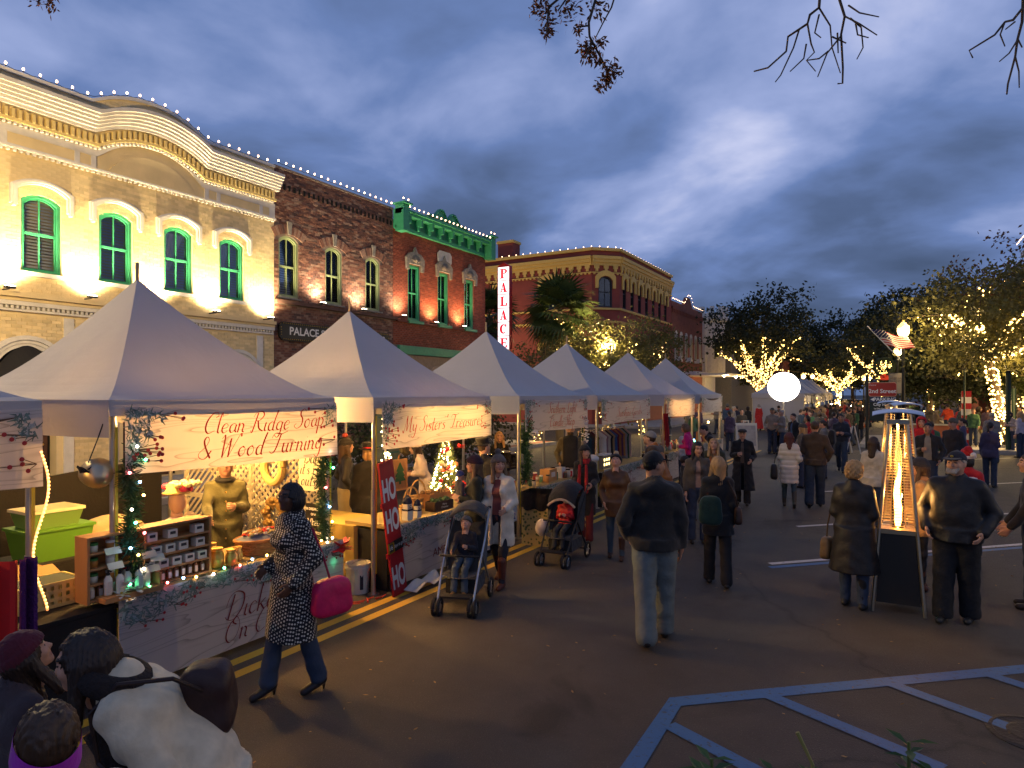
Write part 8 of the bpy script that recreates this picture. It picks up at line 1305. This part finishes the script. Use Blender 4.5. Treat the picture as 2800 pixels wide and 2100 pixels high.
# glowing balloon
gb = thing('balloon_light', 'large white glowing balloon light on a stand in the street', 'balloon light', at(2143, 27.5)); zc = atd(2143, 1058, 27.5).z; m = MB(); m.ball((0, 0, zc), (.63, .63, .61), 32, 20); obj('balloon', m, glow('balloon_glow', (1., .93, .80), 7.), gb, smooth=True); m = MB(); m.tube([(0, 0, .0), (0, 0, zc - .6)], .03, 8); [m.tube([(0, 0, .7), (.5 * math.cos(a), .5 * math.sin(a), 0)], .018, 6) for a in (0, 2.1, 4.2)]; obj('stand', m, STEEL, gb)
# flag
fg = thing('flag', 'striped flag with starry blue corner on a pole beside the street lamp', 'flag', at(2462, 28.3)); A_, B_ = atd(2464, 985, 28.3) - fg.location, atd(2371, 891, 28.3) - fg.location; m = MB(); m.tube([A_, B_], .022, 6); obj('flagpole', m, WHITE, fg); e1 = (A_ - B_) * .62; e1n = e1; right = Vector((CN, SN, 0)); FRD = mat('flag_red', (.42, .02, .03), .8, trans=.3); FWH = mat('flag_white', (.66, .6, .54), .8, trans=.3); FBL = mat('flag_blue', (.02, .03, .10), .8, trans=.3)
def ff(u, v, c=0.): return B_ + (A_ - B_) * (.10 + .50 * v) + right * (1.55 * u * (1 - .25 * v)) + Vector((.05 * math.sin(7 * u), c - .02, -.18 * u * (1 - v) + .05 * math.sin(6 * u + 2 * v) - .12 * u))
m = MB()
for i in range(13): m.cm = i % 2; m.grid(lambda a, b, i=i: ff(a, (i + b) / 13), 14, 1)
obj('stripes', m, [FRD, FWH], fg); m = MB(); m.grid(lambda a, b: ff(.42 * a, .54 * b, -.008), 8, 6); o = obj('canton', m, FBL, fg); m = MB(); [m.ball(ff(.03 + .045 * i, .04 + .06 * j, -.012), .014, 5, 4) for i in range(9) for j in range(9) if (i + j) % 2 == 0]; stuff(obj('stars', m, FWH, o))
# wreath on a lamp, hanging banner
wl = atd(2418, 1004, 31); t = thing('lit_wreath', 'round fir wreath with lights hanging on the lamp behind the street sign', 'wreath', wl, face(2418, 0)); m = MB(); m.tube([(.38 * math.cos(a), 0, .38 * math.sin(a)) for a in np.linspace(0, 6.283, 25)], .10, 8); obj('ring', m, mat('wreath_green', (.012, .022, .012), .9, bump=1., bscale=30.), t); m = MB(); [m.ball((rr * math.cos(a), -.08, rr * math.sin(a)), .016, 5, 4) for rr, a in [(random.uniform(.02, .36), random.uniform(0, 6.28)) for _ in range(70)]]; stuff(obj('bulbs', m, TB, t)); m = MB(); m.box((0, -.08, -.50), (.34, .06, .22)); m.ball((0, -.1, -.40), .09, 8, 6); obj('red_bow', m, mat('red_ribbon', (.6, .05, .02), .4), t); m = MB(); m.tube([(0, .12, .4), (0, .12, -wl.z)], .06, 8); obj('post', m, IRON, t)
hb = atd(2449, 1048, 29.2); t = thing('lamp_banner', 'grey cloth street banner with faint lettering beside the tall lamp', 'banner', hb, face(2449, 0)); m = MB(); m.grid(lambda u, v: (-.27 + .54 * u, .01 * math.sin(5 * u), -.45 + .9 * v), 6, 6); obj('cloth', m, mat('banner_grey', (.24, .22, .19), .8, trans=.25), t); obj('lettering', text_mesh('AMELIA\nISLAND', .13, mp=lambda a, b: (a, -.02, b + .15)), mat('banner_ink', (.10, .07, .06), .8), t); m = MB(); [m.tube([(-.3, 0, z), (.42, 0, z)], .012, 5) for z in (.46, -.46)]; obj('arm', m, IRON, t)
# street sign
sp = ground(2371, 1228); t0 = 28.4; sp = at(2371, t0); sg2 = thing('street_sign', 'red 2nd Street sign over a dark directory board on a post', 'sign', sp, face(2400, 0)); pm = lambda px, py: Vector(((px - 2371) / F * t0, 0, CAMH - (py - HY) / F * t0)); m = MB(); m.tube([(0, 0, 0), (0, 0, 3.2)], .075, 8); obj('post', m, IRON, sg2)
def panel(x0, x1, y0, y1, ma, name, d=-.03, k=.06): a, b = pm(x0, y1), pm(x1, y0); m = MB(); m.plate(oc(a.x, b.x, a.z, b.z, k), (), .03, lambda u, v, c: (u, d + c, v)); return obj(name, m, ma, sg2)
panel(2374, 2441, 1046, 1084, mat('sign_edge', (.6, .30, .18), .5), 'rim'); o = panel(2375.5, 2439.5, 1047.5, 1082.5, mat('sign_red', (.36, .035, .02), .45), 'name_board', -.05); a = pm(2407, 1070); obj('lettering', text_mesh('2nd Street', .24, bold=.004, mp=lambda u, v: (a.x + u, -.068, a.z + v)), SIGNW, o); b = pm(2384, 1053); obj('lettering', text_mesh('Centre', .09, shear=.3, mp=lambda u, v: (b.x + u, -.068, b.z + v)), SIGNW, o)
o = panel(2376, 2440, 1085, 1150, mat('sign_green', (.010, .022, .018), .5), 'directory_board', -.05, .02); panel(2377, 2439, 1086, 1099, mat('sign_navy', (.02, .03, .07), .5), 'parking_strip', -.07, .005)
for s_, px, py, sz, bd_ in (('PARKING', 2413, 1092, .20, .004), ('City Hall', 2405, 1106, .17, .004), ('La Dias Restaurant', 2408, 1117, .085, .002), ('Joe\'s B', 2400, 1129, .10, .002)): c = pm(px, py); obj('lettering', text_mesh(s_, sz, bold=bd_, mp=lambda u, v: (c.x + u, -.092, c.z + v)), SIGNW, o)
c = pm(2384, 1092); m = MB(); m.add([(c.x - .08, -.092, c.z), (c.x + .06, -.092, c.z - .08), (c.x + .06, -.092, c.z + .08)], [(0, 1, 2)]); obj('arrow', m, SIGNW, o)
# heaters
def heater(label, loc, rz, power=70, near=True):
    t = thing('patio_heater', label, 'patio heater', loc, rz, 'pyramid flame heaters'); m = MB(); m.add([(x * .215, y * .215, .10) for x, y in ((-1, -1), (1, -1), (1, 1), (-1, 1))] + [(x * .165, y * .165, .86) for x, y in ((-1, -1), (1, -1), (1, 1), (-1, 1))], [(3, 2, 1, 0), (0, 1, 5, 4), (1, 2, 6, 5), (2, 3, 7, 6), (3, 0, 4, 7), (4, 5, 6, 7)]); obj('base_panel', m, mat('heater_black', (.022, .018, .014), .4), t); m = MB(); m.box((0, 0, .885), (.36, .36, .05)); obj('burner_tray', m, mat('brushed', (.55, .42, .25), .35, .9), t)
    for x in (-1, 1):
        for y in (-1, 1): m = MB(); m.tube([(x * .25, y * .25, .0), (x * .088, y * .088, 2.10)], .018, 6); obj('leg', m, mat('heater_steel', (.45, .40, .30), .3, .9), t)
    for (ax, sg_) in ((0, 1), (0, -1), (1, 1), (1, -1)):
        m = MB(); n = 34 if near else 20
        for k in range(n): z = .95 + 1.08 * k / n; hw = .25 - (.162 * z / 2.10) - .008; m.tube([(-hw, sg_ * hw, z), (hw, sg_ * hw, z)] if ax == 0 else [(sg_ * hw, -hw, z), (sg_ * hw, hw, z)], .0035, 4)
        for u in (-.4, .4): a = .25 - .162 * .95 / 2.1; b = .25 - .162 * 2.03 / 2.1; m.tube([(u * a, sg_ * a, .95), (u * b, sg_ * b, 2.03)] if ax == 0 else [(sg_ * a, u * a, .95), (sg_ * b, u * b, 2.03)], .004, 4)
        stuff(obj('grille', m, mat('brushed', (.55, .42, .25), .35, .9), t))
    m = MB(); m.box((0, 0, 2.10), (.22, .22, .05)); obj('top_plate', m, mat('heater_steel', (.45, .40, .30), .3, .9), t); m = MB()
    def hd(u, v): x, y = (2 * u - 1) * .25, (2 * v - 1) * .25; return (x, y, 2.25 - .6 * (x * x + y * y))
    m.grid(hd, 12, 12); m.grid(lambda u, v: (hd(u, v)[0], hd(u, v)[1], hd(u, v)[2] - .008), 12, 12); obj('hood', m, mat('hood_metal', (.55, .55, .58), .3, .7), t, smooth=True); m = MB(); m.tube([(0, 0, 2.12), (0, 0, 2.24)], .03, 8); obj('hood_stem', m, BLACK, t)
    gl = MB(); gl.lathe([(.062, .91), (.062, 2.08)], 16); g_ = obj('glass_tube', gl, WGL, t, smooth=True)
    rnd = random.Random(int(loc[1] * 10)); m = MB(); P = [(.022 * math.sin(k * .9) * (k / 10), .018 * math.cos(k * 1.1) * (k / 10), .92 + .072 * k) for k in range(11)]; m.tube(P, [.022, .036, .034, .040, .032, .034, .026, .028, .020, .014, .003], 10); obj('flame', m, glow('flame_outer', (1., .42, .08), 14., False), t, smooth=True); lamp('light', 'POINT', (0, 0, 1.28), power, (1., .48, .13), t, .07)
heater('near steel pyramid heater with a tall flame and mesh sides', ground(2455, 1662), face(2455, 1), 52); heater('second pyramid heater right behind the near one', at(2470, 12.6), face(2470, 20), 40, False); heater('third pyramid heater behind the other two', at(2437, 15.2), face(2437, -10), 30, False)
# sandwich board, barricade, striped post, poles
sb = thing('sandwich_board', 'white plastic sandwich board standing in the street beyond the tents', 'sandwich board', ground(2040, 1232), face(2040, 8)); 
for s in (-1, 1):
    m = MB(); m.plate([(-.42, 0), (.42, 0), (.42, 1.15), (-.42, 1.15)], [[(-.36, .22), (.36, .22), (.36, 1.05), (-.36, 1.05)]], .04, lambda a, b, c: (a, s * (.30 - .26 * b / 1.15) + c, b)); o = obj('frame', m, PLW, sb); m = MB(); m.plate([(-.36, .22), (.36, .22), (.36, 1.05), (-.36, 1.05)], (), .015, lambda a, b, c: (a, s * (.30 - .26 * b / 1.15) + c, b)); o = obj('poster', m, mat('poster_pale', (.45, .42, .38), .6, var=.2), sb)
m = MB(); m.plate([(-.12, 1.13), (.12, 1.13), (.12, 1.26), (-.12, 1.26)], [[(-.08, 1.15), (.08, 1.15), (.08, 1.22), (-.08, 1.22)]], .05, lambda a, b, c: (a, c, b)); obj('handle', m, PLW, sb)
ORG = mat('barrier_orange', (.65, .14, .02), .5); BWH = mat('barrier_white', (.7, .66, .6), .5)
def barricade(label, loc, rz):
    t = thing('barricade', label, 'barricade', loc, rz)
    for x in (-.3, .3):
        for s in (-1, 1): m = MB(); m.tube([(x, s * .30, 0), (x, s * .04, 1.1)], .022, 5); obj('leg', m, BWH, t)
    for z in (.95, .55):
        m = MB()
        for k in range(6): m.cm = k % 2; a0 = -.36 + .12 * k; m.add([(a0, -.11 - (1.1 - z) * .22, z - .10), (a0 + .12, -.11 - (1.1 - z) * .22, z - .10), (a0 + .17 if k < 5 else a0 + .12, -.11 - (1.1 - z) * .20, z + .10), (a0 + .05 if k else a0, -.11 - (1.1 - z) * .20, z + .10)], [(0, 1, 2, 3)])
        obj('striped_board', m, [ORG, BWH], t)
barricade('orange and white striped barricade left of the street sign', ground(2352, 1190), face(2352, 10)); barricade('low striped barricade behind the navy striped man', ground(2322, 1240), face(2322, -60)); 
t = thing('striped_post', 'thick red and white banded post on the right pavement', 'post', (ground(2642, 1228).x, ground(2642, 1228).y, .15)); q = [MB(), MB()]
for k in range(9): q[k % 2].box((0, 0, .13 + .26 * k), (.34, .34, .258))
obj('red_band', q[0], mat('post_red', (.35, .015, .015), .5), t); obj('white_band', q[1], WHITE, t)
for k, (px, py) in enumerate(((2757, 1240), (2637, 1230), (2772, 1225))): g0 = ground(px, py); t = thing('slim_post', ('slim dark green pole right of the lit tree trunk', 'thin black pole at the red and white post', 'short dark pole near the right edge')[k], 'post', (g0.x, g0.y, 0)); m = MB(); m.tube([(0, 0, 0), (0, 0, (3.2, 3.4, 2.6)[k])], (.09, .04, .09)[k], 8); obj('shaft', m, mat('pole_green', (.012, .03, .02), .5), t); m = MB(); m.ball((0, 0, (3.25, 3.45, 2.65)[k]), .08, 8, 6); obj('cap', m, IRON, t)
t = thing('planter', 'round dark tree pit kerb around the lit pavement tree', 'planter', (4.05, 34.2, .15)); m = MB(); m.lathe([(.75, 0), (.75, .12), (.65, .12), (.65, 0)], 20); obj('kerb_ring', m, CONC, t)
t = thing('planter_box', 'low brick planter wall behind the right-hand heaters', 'planter', (at(2530, 27).x, at(2530, 27).y + 6, .15)); m = MB(); m.box((0, 0, .35), (2.4, .5, .7)); obj('brick_wall', m, RB, t); m = MB(); m.box((0, 0, .72), (2.5, .6, .06)); obj('cap_stone', m, CONC, t)
# cars far down the street
def car(label, loc, rz, c):
    t = thing('parked_car', label, 'car', loc, rz); PT = mat('car_%d' % int(c[0] * 1000), c, .25, .3, coat=.5); m = MB(); prof = [(-2.2, .35), (2.2, .35), (2.25, .7), (2.0, .95), (1.0, 1.02), (.45, 1.5), (-1.5, 1.52), (-2.1, 1.0), (-2.25, .8)]; m.plate(prof, (), 1.75, lambda a, b, c_: (c_, a, b)); obj('body', m, PT, t)
    for s in (-1, 1):
        m = MB(); m.plate([(.9, 1.05), (.42, 1.45), (-1.45, 1.46), (-1.95, 1.05)], (), .02, lambda a, b, c_: (s * .885 + c_, a, b)); obj('window', m, glass('car_glass'), t)
        for y in (1.4, -1.4): w_ = obj('wheel', (lambda q_: (q_.tube([(s * .75, y, .33), (s * .92, y, .33)], .33, 16), q_)[1])(MB()), RUB, t); m = MB(); m.tube([(s * .921, y, .33), (s * .935, y, .33)], .18, 10); obj('rim', m, ALU, w_)
        m = MB(); m.ball((s * .62, 2.22, .74), (.16, .05, .09), 10, 6); obj('headlight', m, glow('headlight', (1., .85, .6), 30., False), t); m = MB(); m.box((s * .65, -2.24, .82), (.25, .04, .12)); obj('tail_light', m, mat('tail_red', (.3, .01, .01), .3), t)
    m = MB(); m.add([(-.72, 1.03, 1.06), (.72, 1.03, 1.06), (.62, .50, 1.47), (-.62, .50, 1.47)], [(0, 1, 2, 3)]); obj('windscreen', m, glass('car_glass'), t)
car('dark car with lit headlights far down the street', at(2348, 84), face(2348, 176), (.02, .02, .022)); car('dark grey car beside the one with headlights', at(2312, 90), face(2312, 176), (.04, .04, .045)); car('black car parked at the far left of the crowd', at(2290, 96), face(2290, 176), (.015, .015, .016))
# litter and leaves on the road
rl = np.random.default_rng(9); C = np.stack([rl.uniform(-4.6, 3, 260), rl.uniform(2.5, 16, 260), np.full(260, .012)], 1); V, Q = quads(C, .05, .014, rl); V[:, 2] = np.abs(V[:, 2] - .012) * .25 + .006; o = stuff(obj('fallen_leaves', mesh_from([(V, Q, 0)]), mat('dry_leaf', (.30, .18, .07), .8, var=.4))); tag(o, 'scattered dry leaves and paper bits on the asphalt', 'leaves', kind='stuff')
